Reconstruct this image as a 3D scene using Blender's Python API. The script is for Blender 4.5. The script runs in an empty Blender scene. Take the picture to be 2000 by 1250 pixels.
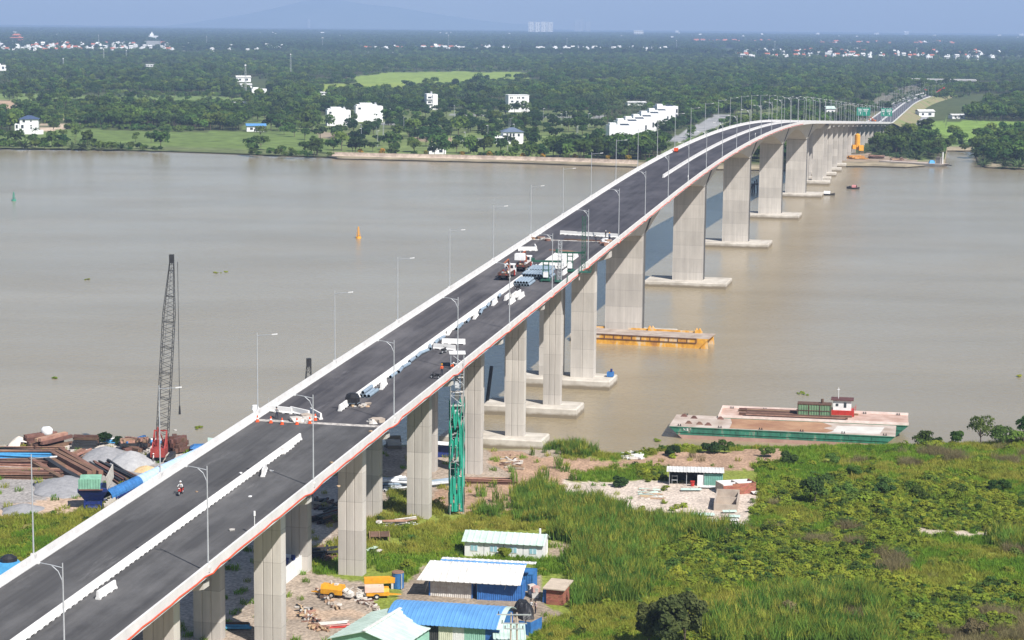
import bpy, math, random
import numpy as np
from mathutils import Vector, Matrix
random.seed(7); RN = np.random.default_rng(11)
R = math.radians
S = bpy.context.scene
COL = S.collection

# ---------------------------------------------------------------- camera
F, H, CX, CY, YH, ROLL = 4046., 80., 1000., 625., 46., .009
_p = math.atan((CY - YH) / F)
FW = np.array([0, math.cos(_p), -math.sin(_p)]); _u = np.array([0, math.sin(_p), math.cos(_p)]); _r = np.array([1., 0, 0])
RT = math.cos(ROLL) * _r + math.sin(ROLL) * _u
UP = -math.sin(ROLL) * _r + math.cos(ROLL) * _u
CAM = np.array([0, 0, H])
cam = bpy.data.objects.new('camera', bpy.data.cameras.new('camera')); COL.objects.link(cam)
cam.data.sensor_fit = 'HORIZONTAL'; cam.data.sensor_width = 36; cam.data.lens = F / 2000 * 36
cam.data.clip_start = 1; cam.data.clip_end = 90000
cam.matrix_world = Matrix([[RT[0], UP[0], -FW[0], 0], [RT[1], UP[1], -FW[1], 0], [RT[2], UP[2], -FW[2], H], [0, 0, 0, 1]])
S.camera = cam

# ---------------------------------------------------------------- sky, sun, exposure
SUN = Vector((.869, -1.139, 1.5)).normalized()
W = bpy.data.worlds.new('World'); S.world = W; W.use_nodes = True
nt = W.node_tree; sky = nt.nodes.new('ShaderNodeTexSky'); sky.sky_type = 'NISHITA'; sky.sun_disc = False
sky.sun_elevation = math.asin(SUN.z); sky.sun_rotation = math.atan2(SUN.x, SUN.y)
sky.air_density = 1.0; sky.dust_density = .6; sky.ozone_density = 1.5
bg = nt.nodes['Background']; nt.links.new(sky.outputs[0], bg.inputs[0]); bg.inputs[1].default_value = .062
sun = bpy.data.objects.new('sun', bpy.data.lights.new('sun', 'SUN')); COL.objects.link(sun)
sun.data.energy = 5.0; sun.data.angle = R(.53); sun.data.color = (1, .955, .9)
sun.rotation_euler = SUN.to_track_quat('Z', 'Y').to_euler(); sun.location = (0, 0, 300)
S.view_settings.view_transform = 'Standard'; S.view_settings.look = 'None'
S.view_settings.exposure = .6; S.view_settings.gamma = 1; S.view_settings.use_curve_mapping = False
S.cycles.volume_bounces = 1; S.cycles.max_bounces = 6; S.cycles.diffuse_bounces = 2; S.cycles.transparent_max_bounces = 8
S.cycles.use_denoising = True; S.cycles.sample_clamp_indirect = 6

# ---------------------------------------------------------------- mapping helpers
def ray(x, y): return FW + RT * (x - CX) / F + UP * (CY - y) / F
def G(x, y, z=2.0):                                   # photo point -> place on the level z
    d = ray(x, y); s = (z - H) / d[2]; q = CAM + s * d; return Vector((q[0], q[1], z))
def P2(q):                                            # place -> photo point (vectorised)
    q = np.asarray(q, float) - CAM; w = q @ FW
    return CX + F * (q @ RT) / w, CY - F * (q @ UP) / w
TH = R(13.031); BO = np.array([-88.613, 20.509])
BD = np.array([math.sin(TH), math.cos(TH)]); BRR = np.array([math.cos(TH), -math.sin(TH)])
def top(t):
    u = abs(t - 755.); return 41.4 - (1e-4 * u * u if u < 222 else 4.93 + .0445 * (u - 222))
def road(t): return max(top(t) - 1.0, 6.5)
def off(t):
    u = min(1, max(0, (t - 1250) / 400)); return 4 * u * u * (3 - 2 * u) + 1.24e-4 * max(0, t - 2000) ** 2
def head(t): return TH + (off(t + .5) - off(t - .5))
def B(t, r=0., dz=0., z=None):                        # along the bridge, to the right, above the road
    a = head(t); c = BO + BD * t + BRR * off(t)
    q = c + np.array([math.cos(a), -math.sin(a)]) * r
    return Vector((q[0], q[1], road(t) + dz if z is None else z))
def D(x, y, dz=0.):                                   # photo point -> (t, r) on the road
    d = ray(x, y); lo, hi = 80., 2500.
    for s in np.linspace(80, 2500, 4000):
        q = CAM + s * d; t = (q[:2] - BO) @ BD
        if q[2] <= road(t) + dz: hi = s; break
        lo = s
    for _ in range(30):
        s = (lo + hi) / 2; q = CAM + s * d; t = (q[:2] - BO) @ BD
        if q[2] <= road(t) + dz: hi = s
        else: lo = s
    return t, (q[:2] - BO) @ BRR - off(t)
def inpoly(x, y, poly):
    x = np.asarray(x, float); y = np.asarray(y, float); c = np.zeros(x.shape, bool); n = len(poly)
    for i in range(n):
        x0, y0 = poly[i]; x1, y1 = poly[i - 1]
        if y0 != y1:
            c ^= ((y0 > y) != (y1 > y)) & (x < (x1 - x0) * (y - y0) / (y1 - y0) + x0)
    return c
_h = RN.random((256, 256))
def vnoise(x, y, s):                                  # smooth value noise for laying things out
    x = np.asarray(x, float) / s; y = np.asarray(y, float) / s
    xi = np.floor(x).astype(int); yi = np.floor(y).astype(int); fx = x - xi; fy = y - yi
    fx = fx * fx * (3 - 2 * fx); fy = fy * fy * (3 - 2 * fy)
    g = lambda a, b: _h[a % 256, b % 256]
    return (g(xi, yi) * (1 - fx) + g(xi + 1, yi) * fx) * (1 - fy) + (g(xi, yi + 1) * (1 - fx) + g(xi + 1, yi + 1) * fx) * fy
def fb(x, y, s): return .55 * vnoise(x, y, s) + .3 * vnoise(x + 91, y + 17, s / 2.3) + .15 * vnoise(x + 7, y + 53, s / 5)

# ---------------------------------------------------------------- materials
MATS = {}
def M(name, c1=None, c2=None, scale=1., rough=.8, bump=0., bscale=None, metal=0., stretch=(1, 1, 1), var=.0, detail=4, coord='Object', c3=None, spec=.4, mid=.5, wid=.3):
    if name in MATS: return MATS[name]
    m = bpy.data.materials.new(name); m.use_nodes = True; MATS[name] = m
    n = m.node_tree.nodes; l = m.node_tree.links; p = n['Principled BSDF']
    p.inputs['Roughness'].default_value = rough; p.inputs['Metallic'].default_value = metal
    p.inputs['Specular IOR Level'].default_value = spec
    tc = n.new('ShaderNodeTexCoord'); mp = n.new('ShaderNodeMapping'); mp.inputs['Scale'].default_value = stretch
    l.new(tc.outputs[coord], mp.inputs[0])
    nz = n.new('ShaderNodeTexNoise'); nz.inputs['Scale'].default_value = scale; nz.inputs['Detail'].default_value = detail; nz.inputs['Roughness'].default_value = .6
    l.new(mp.outputs[0], nz.inputs[0])
    rp = n.new('ShaderNodeValToRGB'); e = rp.color_ramp.elements
    c2 = c2 or tuple(c * .75 for c in c1)
    e[0].position = mid - wid / 2; e[0].color = (*c2, 1); e[1].position = mid + wid / 2; e[1].color = (*c1, 1)
    if c3: q = rp.color_ramp.elements.new(min(.99, mid + wid)); q.color = (*c3, 1)
    l.new(nz.outputs[0], rp.inputs[0]); out = rp.outputs[0]
    if var:
        oi = n.new('ShaderNodeObjectInfo'); hs = n.new('ShaderNodeHueSaturation')
        for k, (lo, hi) in {'Value': (1 - var, 1 + var), 'Hue': (.5 - var * .07, .5 + var * .05)}.items():
            mr = n.new('ShaderNodeMapRange'); mr.inputs[3].default_value = lo; mr.inputs[4].default_value = hi
            if k == 'Hue':
                mu = n.new('ShaderNodeMath'); mu.operation = 'FRACT'; mm = n.new('ShaderNodeMath'); mm.operation = 'MULTIPLY'; mm.inputs[1].default_value = 7.31
                l.new(oi.outputs['Random'], mm.inputs[0]); l.new(mm.outputs[0], mu.inputs[0]); l.new(mu.outputs[0], mr.inputs[0])
            else: l.new(oi.outputs['Random'], mr.inputs[0])
            l.new(mr.outputs[0], hs.inputs[k])
        l.new(out, hs.inputs['Color']); out = hs.outputs[0]
    l.new(out, p.inputs['Base Color'])
    if bump:
        b = n.new('ShaderNodeBump'); b.inputs['Strength'].default_value = 1; b.inputs['Distance'].default_value = bump
        nb = n.new('ShaderNodeTexNoise'); nb.inputs['Scale'].default_value = bscale or scale * 4; nb.inputs['Detail'].default_value = 4
        l.new(mp.outputs[0], nb.inputs[0]); l.new(nb.outputs[0], b.inputs['Height']); l.new(b.outputs[0], p.inputs['Normal'])
    return m
def attr_mat(name, attr, scale=3., lo=.7, hi=1.25, rough=.95, bump=.0, bscale=2.):
    m = bpy.data.materials.new(name); m.use_nodes = True; MATS[name] = m
    n = m.node_tree.nodes; l = m.node_tree.links; p = n['Principled BSDF']; p.inputs['Roughness'].default_value = rough
    p.inputs['Specular IOR Level'].default_value = .15
    a = n.new('ShaderNodeAttribute'); a.attribute_name = attr
    tc = n.new('ShaderNodeTexCoord'); nz = n.new('ShaderNodeTexNoise'); nz.inputs['Scale'].default_value = scale; nz.inputs['Detail'].default_value = 6
    l.new(tc.outputs['Object'], nz.inputs[0])
    mr = n.new('ShaderNodeMapRange'); mr.inputs[1].default_value = .3; mr.inputs[2].default_value = .7; mr.inputs[3].default_value = lo; mr.inputs[4].default_value = hi
    l.new(nz.outputs[0], mr.inputs[0])
    mx = n.new('ShaderNodeVectorMath'); mx.operation = 'MULTIPLY'
    l.new(a.outputs['Color'], mx.inputs[0]); l.new(mr.outputs[0], mx.inputs[1]); l.new(mx.outputs[0], p.inputs['Base Color'])
    if bump:
        b = n.new('ShaderNodeBump'); b.inputs['Distance'].default_value = bump
        nb = n.new('ShaderNodeTexNoise'); nb.inputs['Scale'].default_value = bscale; nb.inputs['Detail'].default_value = 5
        l.new(tc.outputs['Object'], nb.inputs[0]); l.new(nb.outputs[0], b.inputs['Height']); l.new(b.outputs[0], p.inputs['Normal'])
    return m
def leaf_mat(name, c1, c2, patch=18., var=.25):
    m = M(name, c1, c2, scale=1 / patch, rough=.9, var=var, detail=3, spec=.06)
    n = m.node_tree.nodes; l = m.node_tree.links; p = n['Principled BSDF']
    mp = [x for x in n if x.type == 'MAPPING'][0]; g = n.new('ShaderNodeNewGeometry'); l.new(g.outputs['Position'], mp.inputs[0])
    tr = n.new('ShaderNodeBsdfTranslucent'); mx = n.new('ShaderNodeMixShader'); mx.inputs[0].default_value = .48; o = [x for x in n if x.type == 'OUTPUT_MATERIAL'][0]
    l.new(p.inputs['Base Color'].links[0].from_socket, tr.inputs[0]); l.new(p.outputs[0], mx.inputs[1]); l.new(tr.outputs[0], mx.inputs[2]); l.new(mx.outputs[0], o.inputs[0])
    return m

# ---------------------------------------------------------------- mesh helpers
class MB:
    def __init__(s): s.v = []; s.f = []; s.m = []
    def add(s, vs, fs, mi=0):
        o = len(s.v); s.v += [tuple(v) for v in vs]; s.f += [tuple(i + o for i in f) for f in fs]; s.m += [mi] * len(fs); return s
    def box(s, c, d, mi=0, rz=0., rot=None, tap=1.):
        x, y, z = d[0] / 2, d[1] / 2, d[2] / 2
        vs = [Vector((a * x * (tap if e > 0 else 1), b * y * (tap if e > 0 else 1), e * z)) for e in (-1, 1) for a, b in ((-1, -1), (1, -1), (1, 1), (-1, 1))]
        if rot is not None: vs = [rot @ v for v in vs]
        elif rz: q = Matrix.Rotation(rz, 3, 'Z'); vs = [q @ v for v in vs]
        c = Vector(c)
        return s.add([v + c for v in vs], [(3, 2, 1, 0), (4, 5, 6, 7), (0, 1, 5, 4), (1, 2, 6, 5), (2, 3, 7, 6), (3, 0, 4, 7)], mi)
    def bar(s, a, b, w, h=None, mi=0):
        a = Vector(a); b = Vector(b); d = b - a
        q = d.to_track_quat('Y', 'Z').to_matrix() if d.length > 1e-6 else Matrix.Identity(3)
        return s.box((a + b) / 2, (w, d.length, h or w), mi, rot=q)
    def tube(s, a, b, r0, r1=None, n=8, mi=0, cap=True):
        a = Vector(a); b = Vector(b); r1 = r0 if r1 is None else r1; q = (b - a).to_track_quat('Z', 'Y').to_matrix()
        vs = [p + q @ Vector((r * math.cos(2 * math.pi * i / n), r * math.sin(2 * math.pi * i / n), 0)) for p, r in ((a, r0), (b, r1)) for i in range(n)]
        fs = [(i, (i + 1) % n, n + (i + 1) % n, n + i) for i in range(n)]
        if cap: fs += [tuple(range(n))[::-1], tuple(range(n, 2 * n))]
        return s.add(vs, fs, mi)
    def path(s, pts, r, n=6, mi=0):
        pts = [Vector(p) for p in pts]; rings = []
        for i, p in enumerate(pts):
            d = (pts[min(i + 1, len(pts) - 1)] - pts[max(i - 1, 0)]).normalized(); q = d.to_track_quat('Z', 'Y').to_matrix()
            rr = r[i] if isinstance(r, (list, tuple)) else r
            rings.append([p + q @ Vector((rr * math.cos(2 * math.pi * k / n), rr * math.sin(2 * math.pi * k / n), 0)) for k in range(n)])
        return s.loft(rings, mi)
    def loft(s, rings, mi=0, close=True, cap=True):
        n = len(rings[0]); vs = [v for r in rings for v in r]; fs = []
        for j in range(len(rings) - 1):
            for i in range(n if close else n - 1):
                k = (i + 1) % n; fs.append((j * n + i, j * n + k, (j + 1) * n + k, (j + 1) * n + i))
        if cap and close: fs += [tuple(range(n))[::-1], tuple(range((len(rings) - 1) * n, len(rings) * n))]
        return s.add(vs, fs, mi)
    def prism(s, poly, z0, z1, mi=0):
        return s.loft([[(x, y, z0) for x, y in poly], [(x, y, z1) for x, y in poly]], mi)
    def hollow(s, a, b, r, th=.06, n=12, mi=0, mi2=1):
        a = Vector(a); b = Vector(b); q = (b - a).to_track_quat('Z', 'Y').to_matrix()
        ring = lambda p, rr: [p + q @ Vector((rr * math.cos(2 * math.pi * i / n), rr * math.sin(2 * math.pi * i / n), 0)) for i in range(n)]
        s.loft([ring(a, r - th), ring(a, r), ring(b, r), ring(b, r - th)], mi, cap=False)
        return s.loft([ring(b, r - th), ring(a, r - th)], mi2, cap=False)
    def build(s, name, mats, parent=None, loc=None, rz=0., smooth=False):
        me = bpy.data.meshes.new(name); me.from_pydata([tuple(v) for v in s.v], [], s.f); me.update()
        if not isinstance(mats, (list, tuple)): mats = [mats]
        for m in mats: me.materials.append(m)
        if len(mats) > 1: me.polygons.foreach_set('material_index', s.m)
        if smooth: me.polygons.foreach_set('use_smooth', [True] * len(s.f))
        o = bpy.data.objects.new(name, me); COL.objects.link(o)
        if parent: o.parent = parent
        if loc is not None: o.location = loc
        o.rotation_euler = (0, 0, rz)
        return o
def tag(o, label=None, cat=None, group=None, kind=None):
    for k, v in (('label', label), ('category', cat), ('group', group), ('kind', kind)):
        if v: o[k] = v
    return o
def T(name, label, cat, loc=(0, 0, 0), rz=0., group=None):
    o = bpy.data.objects.new(name, None); COL.objects.link(o); o.location = loc; o.rotation_euler = (0, 0, rz); o.empty_display_size = .5
    return tag(o, label, cat, group)
def dup(o, loc=None, rz=None, label=None, group=None, scale=None, parent=None):
    c = o.copy(); COL.objects.link(c)
    if parent: c.parent = parent
    if loc is not None: c.location = loc
    if rz is not None: c.rotation_euler = (0, 0, rz)
    if scale is not None: c.scale = (scale,) * 3 if isinstance(scale, (int, float)) else scale
    if label: c['label'] = label
    if group: c['group'] = group
    for ch in [x for x in COL.objects if x.parent == o] if not KIDS else KIDS.get(o.name, []): dup(ch, parent=c)
    return c
KIDS = {}
def kids(*roots):                                      # remember the parts of a prototype, so that copies are quick
    def walk(o):
        KIDS[o.name] = list(o.children)
        for c in o.children: walk(c)
    for r in roots: walk(r)
def sheet(name, pts, m, z=None, **k):                  # a flat outline
    mb = MB(); mb.add([(p[0], p[1], p[2] if z is None else z) for p in pts], [tuple(range(len(pts)))]); o = mb.build(name, m); tag(o, **k); return o

def ribbed(mb, a, b, h, pitch, depth, mi=0, z0=None):  # a corrugated wall from a to b
    a = Vector(a); b = Vector(b); d = b - a; L = d.length; u = d / L; nrm = Vector((u.y, -u.x, 0)); n = max(2, int(L / pitch))
    pts = []
    for i in range(n):
        for f, o in ((0, 0), (.3, 0), (.5, depth), (.8, depth)): pts.append(a + u * (L * (i + f) / n) + nrm * o)
    pts.append(b)
    vs = pts + [p + Vector((0, 0, h)) for p in pts]; k = len(pts)
    return mb.add(vs, [(i, i + 1, k + i + 1, k + i) for i in range(k - 1)], mi)
# ---------------------------------------------------------------- shared materials
concrete = M('pier_concrete', (.5, .465, .42), (.42, .39, .352), scale=.35, rough=.9, stretch=(1, 1, .35), detail=6, var=.04, bump=.012, bscale=5)
def add_lifts(m, step=4.2):                            # casting lifts and drip streaks
    n = m.node_tree.nodes; l = m.node_tree.links; p = n['Principled BSDF']; src = p.inputs['Base Color'].links[0].from_socket
    tc = n.new('ShaderNodeTexCoord'); sx = n.new('ShaderNodeSeparateXYZ'); l.new(tc.outputs['Object'], sx.inputs[0])
    dv = n.new('ShaderNodeMath'); dv.operation = 'DIVIDE'; dv.inputs[1].default_value = step; l.new(sx.outputs[2], dv.inputs[0])
    fl = n.new('ShaderNodeMath'); fl.operation = 'FLOOR'; l.new(dv.outputs[0], fl.inputs[0])
    oi = n.new('ShaderNodeObjectInfo'); ad = n.new('ShaderNodeMath'); l.new(fl.outputs[0], ad.inputs[0]); l.new(oi.outputs['Random'], ad.inputs[1])
    wn = n.new('ShaderNodeTexWhiteNoise'); wn.noise_dimensions = '1D'; l.new(ad.outputs[0], wn.inputs['W'])
    mr = n.new('ShaderNodeMapRange'); mr.inputs[3].default_value = .86; mr.inputs[4].default_value = 1.12; l.new(wn.outputs[0], mr.inputs[0])
    mp = n.new('ShaderNodeMapping'); mp.inputs['Scale'].default_value = (1.6, 1.6, .05); l.new(tc.outputs['Object'], mp.inputs[0])
    nz = n.new('ShaderNodeTexNoise'); nz.inputs['Scale'].default_value = 1; nz.inputs['Detail'].default_value = 5; l.new(mp.outputs[0], nz.inputs[0])
    m2 = n.new('ShaderNodeMapRange'); m2.inputs[1].default_value = .35; m2.inputs[2].default_value = .65; m2.inputs[3].default_value = .9; m2.inputs[4].default_value = 1.05; l.new(nz.outputs[0], m2.inputs[0])
    fr = n.new('ShaderNodeMath'); fr.operation = 'FRACT'; l.new(dv.outputs[0], fr.inputs[0])
    jn = n.new('ShaderNodeMath'); jn.operation = 'GREATER_THAN'; jn.inputs[1].default_value = .018; l.new(fr.outputs[0], jn.inputs[0])
    m3 = n.new('ShaderNodeMapRange'); m3.inputs[3].default_value = .72; m3.inputs[4].default_value = 1; l.new(jn.outputs[0], m3.inputs[0])
    a = n.new('ShaderNodeMath'); a.operation = 'MULTIPLY'; l.new(mr.outputs[0], a.inputs[0]); l.new(m2.outputs[0], a.inputs[1])
    b = n.new('ShaderNodeMath'); b.operation = 'MULTIPLY'; l.new(a.outputs[0], b.inputs[0]); l.new(m3.outputs[0], b.inputs[1])
    v = n.new('ShaderNodeVectorMath'); v.operation = 'MULTIPLY'; l.new(src, v.inputs[0]); l.new(b.outputs[0], v.inputs[1]); l.new(v.outputs[0], p.inputs['Base Color'])
add_lifts(concrete)
girder = M('girder_concrete', (.5, .475, .43), (.4, .38, .35), scale=.4, rough=.9, detail=6)
white_c = M('parapet_concrete', (.64, .63, .62), (.5, .49, .48), scale=.5, rough=.85, detail=8, wid=.45)
barrier_m = M('barrier_concrete', (.76, .75, .73), (.6, .59, .57), scale=.9, rough=.85, detail=8, var=.07, wid=.5)
cap_m = M('pile_cap_concrete', (.54, .5, .44), (.36, .325, .275), scale=.3, rough=.9, detail=7, bump=.05)
def tide(m, zt=.85):                                   # brown tide stain low on the caps
    n = m.node_tree.nodes; l = m.node_tree.links; p = n['Principled BSDF']; src = p.inputs['Base Color'].links[0].from_socket
    tc = n.new('ShaderNodeTexCoord'); sx = n.new('ShaderNodeSeparateXYZ'); l.new(tc.outputs['Object'], sx.inputs[0]); nz = n.new('ShaderNodeTexNoise'); nz.inputs['Scale'].default_value = .8; nz.inputs['Detail'].default_value = 5; l.new(tc.outputs['Object'], nz.inputs[0])
    a = n.new('ShaderNodeMath'); a.operation = 'MULTIPLY_ADD'; a.inputs[1].default_value = .7; l.new(nz.outputs[0], a.inputs[0]); l.new(sx.outputs[2], a.inputs[2])
    mr = n.new('ShaderNodeMapRange'); mr.inputs[1].default_value = zt + .1; mr.inputs[2].default_value = zt + .6; l.new(a.outputs[0], mr.inputs[0])
    mx = n.new('ShaderNodeMix'); mx.data_type = 'RGBA'; mx.inputs[6].default_value = (.2, .165, .115, 1); l.new(mr.outputs[0], mx.inputs[0]); l.new(src, mx.inputs[7]); l.new(mx.outputs[2], p.inputs['Base Color'])
tide(cap_m)
def asphalt(name, c1, c2):
    m = M(name, c1, c2, scale=.55, rough=.85, stretch=(1, .035, 1), detail=8, wid=.3, bump=.006, bscale=9, coord='UV')
    n = m.node_tree.nodes; l = m.node_tree.links
    p = n['Principled BSDF']; src = p.inputs['Base Color'].links[0].from_socket
    tc = n.new('ShaderNodeTexCoord')
    def layer(src, sc, lo, hi, amt, colr, st):         # dust, tyre lanes, pale scrapes
        mp = n.new('ShaderNodeMapping'); mp.inputs['Scale'].default_value = st; l.new(tc.outputs['UV'], mp.inputs[0])
        nz = n.new('ShaderNodeTexNoise'); nz.inputs['Scale'].default_value = sc; nz.inputs['Detail'].default_value = 10; nz.inputs['Roughness'].default_value = .72
        l.new(mp.outputs[0], nz.inputs[0]); mr = n.new('ShaderNodeMapRange'); mr.inputs[1].default_value = lo; mr.inputs[2].default_value = hi; mr.inputs[4].default_value = amt; l.new(nz.outputs[0], mr.inputs[0])
        mx = n.new('ShaderNodeMix'); mx.data_type = 'RGBA'; l.new(mr.outputs[0], mx.inputs[0]); l.new(src, mx.inputs[6]); mx.inputs[7].default_value = (*colr, 1); return mx.outputs[2]
    src = layer(src, .1, .46, .74, .6, tuple(c * 1.7 + .03 for c in c1), (1, .4, 1))
    src = layer(src, .22, .6, .72, .5, tuple(c * 2.2 + .05 for c in c1), (1, .15, 1))
    src = layer(src, .5, .68, .73, .55, (.26, .25, .24), (1, .6, 1))
    l.new(src, p.inputs['Base Color']); return m
asph_old = asphalt('dusty_asphalt', (.085, .083, .083), (.042, .041, .042))
asph_mid = asphalt('worn_asphalt', (.085, .08, .083), (.034, .032, .037))
asph_new = asphalt('new_asphalt', (.058, .055, .064), (.026, .025, .032))
steel_g = M('galvanised_steel', (.5, .52, .54), (.4, .42, .44), scale=2, rough=.45, metal=.3)
white_p = M('white_paint', (.8, .8, .8), (.66, .66, .65), scale=.8, rough=.6)
rust = M('rusty_steel', (.17, .092, .062), (.085, .05, .037), scale=1.3, rough=.85, detail=7, var=.35, wid=.5)
rust_pale = M('pale_rust_steel', (.38, .24, .17), (.2, .1, .06), scale=1, rough=.85, detail=7, var=.3, wid=.5)
dark = M('dark_steel', (.03, .032, .036), (.02, .02, .022), rough=.6)
black = M('black_rubber', (.015, .015, .016), rough=.8)
glass = M('dark_glass', (.03, .04, .05), (.02, .03, .04), rough=.12, spec=.6)
blue_p = M('blue_paint', (.04, .16, .42), (.03, .11, .3), scale=1.2, rough=.55, var=.1)
navy = M('navy_paint', (.012, .03, .17), (.01, .02, .09), scale=1.5, rough=.5)
lblue = M('light_blue_paint', (.08, .36, .66), (.06, .25, .5), scale=1.2, rough=.55)
orange_p = M('orange_plastic', (.75, .1, .02), (.6, .07, .02), rough=.6)
yellow_p = M('yellow_paint', (.75, .37, .02), (.6, .26, .02), scale=1.4, rough=.6, detail=6)
green_p = M('green_paint', (.02, .16, .1), (.015, .1, .07), scale=1.3, rough=.6)
mint = M('mint_paint', (.28, .5, .4), (.2, .38, .3), scale=1, rough=.6)
red_p = M('red_paint', (.5, .04, .03), (.35, .03, .02), rough=.5)
wood = M('bare_timber', (.5, .36, .22), (.35, .24, .15), scale=3, rough=.85, var=.2)
grey_p = M('grey_blue_plastic', (.25, .315, .38), (.19, .245, .3), scale=1, rough=.45, var=.1)

# ---------------------------------------------------------------- the bridge
bridge = T('bridge', 'long concrete road bridge under construction rising over the brown river on tall piers', 'bridge', (0, 0, 0))
T0, TJ1, TJ2, T1 = 120., D(612, 826)[0], D(1115, 470)[0], 1612.
TE = 2420.                                             # the road runs on over the embankment
def stations(a, b, step): 
    n = max(1, int(math.ceil((b - a) / step))); return [a + (b - a) * i / n for i in range(n + 1)]
def sweep(name, m, sec, ts, parent=bridge, smooth=False):
    mb = MB(); mb.loft([[B(t, r, z) for r, z in (sec(t) if callable(sec) else sec)] for t in ts]); return mb.build(name, m, parent, smooth=smooth)
MAINP = [521.5, 635.3, 755., 873.5, 987.5]
APP_N = [136.5, 171, 206, 241, 275.5, 311, 345, 379, 413]
TRN = [448.4, 1067]
APP_F = [1091.5 + 38 * i + (0 if i else 2) for i in range(14)]
def hdepth(t):                                         # girder depth under the road
    if t < 448 or t > 1068: return 1.35
    best = 3.
    for p in MAINP:
        u = abs(t - p)
        if u < 60: best = max(best, 2.9 + 5.1 * max(0, 1 - max(0, u - 3) / 55) ** 1.7)
    return best
flat = [(-10, -.012), (-10, -.4), (-8.7, -.55), (-8.3, -1.35), (8.3, -1.35), (8.7, -.55), (10, -.4), (10, -.012)]
def boxsec(t):
    d = hdepth(t); return [(-10, -.012), (-10, -.3), (-7.3, -.65), (-4.85, -d), (4.85, -d), (7.3, -.65), (10, -.3), (10, -.012)]
sweep('approach_deck', girder, flat, stations(T0, 448, 8))
sweep('haunched_deck', girder, boxsec, stations(448.3, 1067, 3))
sweep('approach_deck', girder, flat, stations(1067.3, T1, 10))
for a, b, m in ((T0, TJ1 - .6, asph_old), (TJ1 + .6, TJ2 - .6, asph_mid), (TJ2 + .6, T1, asph_new)):
    mb = MB()
    ts = stations(a, b, 4)
    mb.loft([[B(t, r, 0) for r in (-9.5, -5, 0, 5, 9.5)] for t in ts], close=False); o = mb.build('road_surface', m, bridge); ul = o.data.uv_layers.new(name='UVMap')
    uv = [(r, t) for t in ts for r in (-9.5, -5, 0, 5, 9.5)]
    for lp in o.data.loops: ul.data[lp.index].uv = uv[lp.vertex_index]
joint_m = M('joint_rubble', (.62, .58, .53), (.2, .18, .17), scale=1.6, rough=.9, detail=8, bump=.1)
for tj in (TJ1, TJ2):
    mb = MB(); mb.loft([[B(t, r, -.02 + .03 * random.random()) for r in np.linspace(-9.5, 9.5, 40)] for t in (tj - .6, tj - .25, tj + .2, tj + .6)], close=False); mb.build('expansion_joint', joint_m, bridge)
par = lambda s: [(s * 10.06, -.42), (s * 10.06, 1.), (s * 9.82, 1.02), (s * 9.7, .35), (s * 9.5, .12), (s * 9.5, -.005), (s * 9.99, -.02)]
def parapets(a, b, step, seg):
    for s in (-1, 1):
        for k in range(int((b - a) / seg)):
            t0 = a + k * seg; sweep('parapet', white_c, par(s), stations(t0 + .02, min(b, t0 + seg) - .02, step))
parapets(T0, 448, 3.9, 11.7); parapets(448, T1, 8, 35.8)
# median: precast blocks near, then one long cast wall
bsec = [(.3, 0), (.3, .12), (.17, .32), (.11, .92), (-.11, .92), (-.17, .32), (-.3, .12), (-.3, 0)]
def barrier_mesh(L=3.96, notch=True):
    mb = MB(); n = 3
    mb.loft([[(x, y, max(z, .14) if notch else z) for x, z in bsec] for y in (-L / 2, L / 2)])
    if notch:                                          # feet with drain openings between them
        for i in range(n + 1):
            w = .42 if 0 < i < n else .3; y = -L / 2 + L * i / n; y += .15 if i == 0 else -.15 if i == n else 0
            mb.box((0, y, .07), (.58, w, .141))
    me = mb.build('barrier_block', barrier_m); return me
bar0 = barrier_mesh(); bar_me = bar0.data
def blocks(a, b, rfun, first=[bar0]):
    n = int((b - a) / 4.0)
    for i in range(n):
        t = a + (i + .5) * 4.0
        o = first.pop() if first else bar0.copy()
        if o is not bar0: COL.objects.link(o)
        q0 = B(t - 1.9, rfun(t)); q1 = B(t + 1.9, rfun(t)); d = q1 - q0
        o.parent = bridge; o.location = (q0 + q1) / 2 + Vector((0, 0, .004)); o.rotation_euler = (math.atan2(d.z, math.hypot(d.x, d.y)), 0, -math.atan2(d.x, d.y))
ta, ra = D(605, 846); tb, rb = D(657, 803); tc, rc = D(1045, 522); td, rd = D(1292, 347)
blocks(T0, ta, lambda t: 0.35); blocks(tb, tc, lambda t: .35)
sweep('median_wall', white_c, [(x + .35, z) for x, z in bsec], stations(td, T1, 7))
# piers
def grooved(w, d, h, ng=2, g=.09):
    y = -d / 2; pts = [(-w / 2, y)]
    for k in range(ng):
        x = -w / 2 + w * (k + 1) / (ng + 1); pts += [(x - g, y), (x - g * .5, y + .09), (x + g * .5, y + .09), (x + g, y)]
    pts += [(w / 2, y), (w / 2, d / 2)]
    for k in range(ng):
        x = w / 2 - w * (k + 1) / (ng + 1); pts += [(x + g, -y), (x + g * .5, -y - .09), (x - g * .5, -y - .09), (x - g, -y)]
    return pts + [(-w / 2, d / 2)]
def column(t, r, w, d, z0, z1, ng=2, flare=0.):
    p = grooved(w, d, 1, ng); mb = MB()
    if flare: q = [(x * (1 - flare), y) for x, y in p]; mb.loft([[(x, y, z0) for x, y in p], [(x, y, (z0 + z1) * .55) for x, y in q], [(x, y, z1) for x, y in p]])
    else: mb.prism(p, z0, z1)
    return mb.build('pier_column', concrete, bridge, B(t, r, z=0), -head(t))
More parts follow.
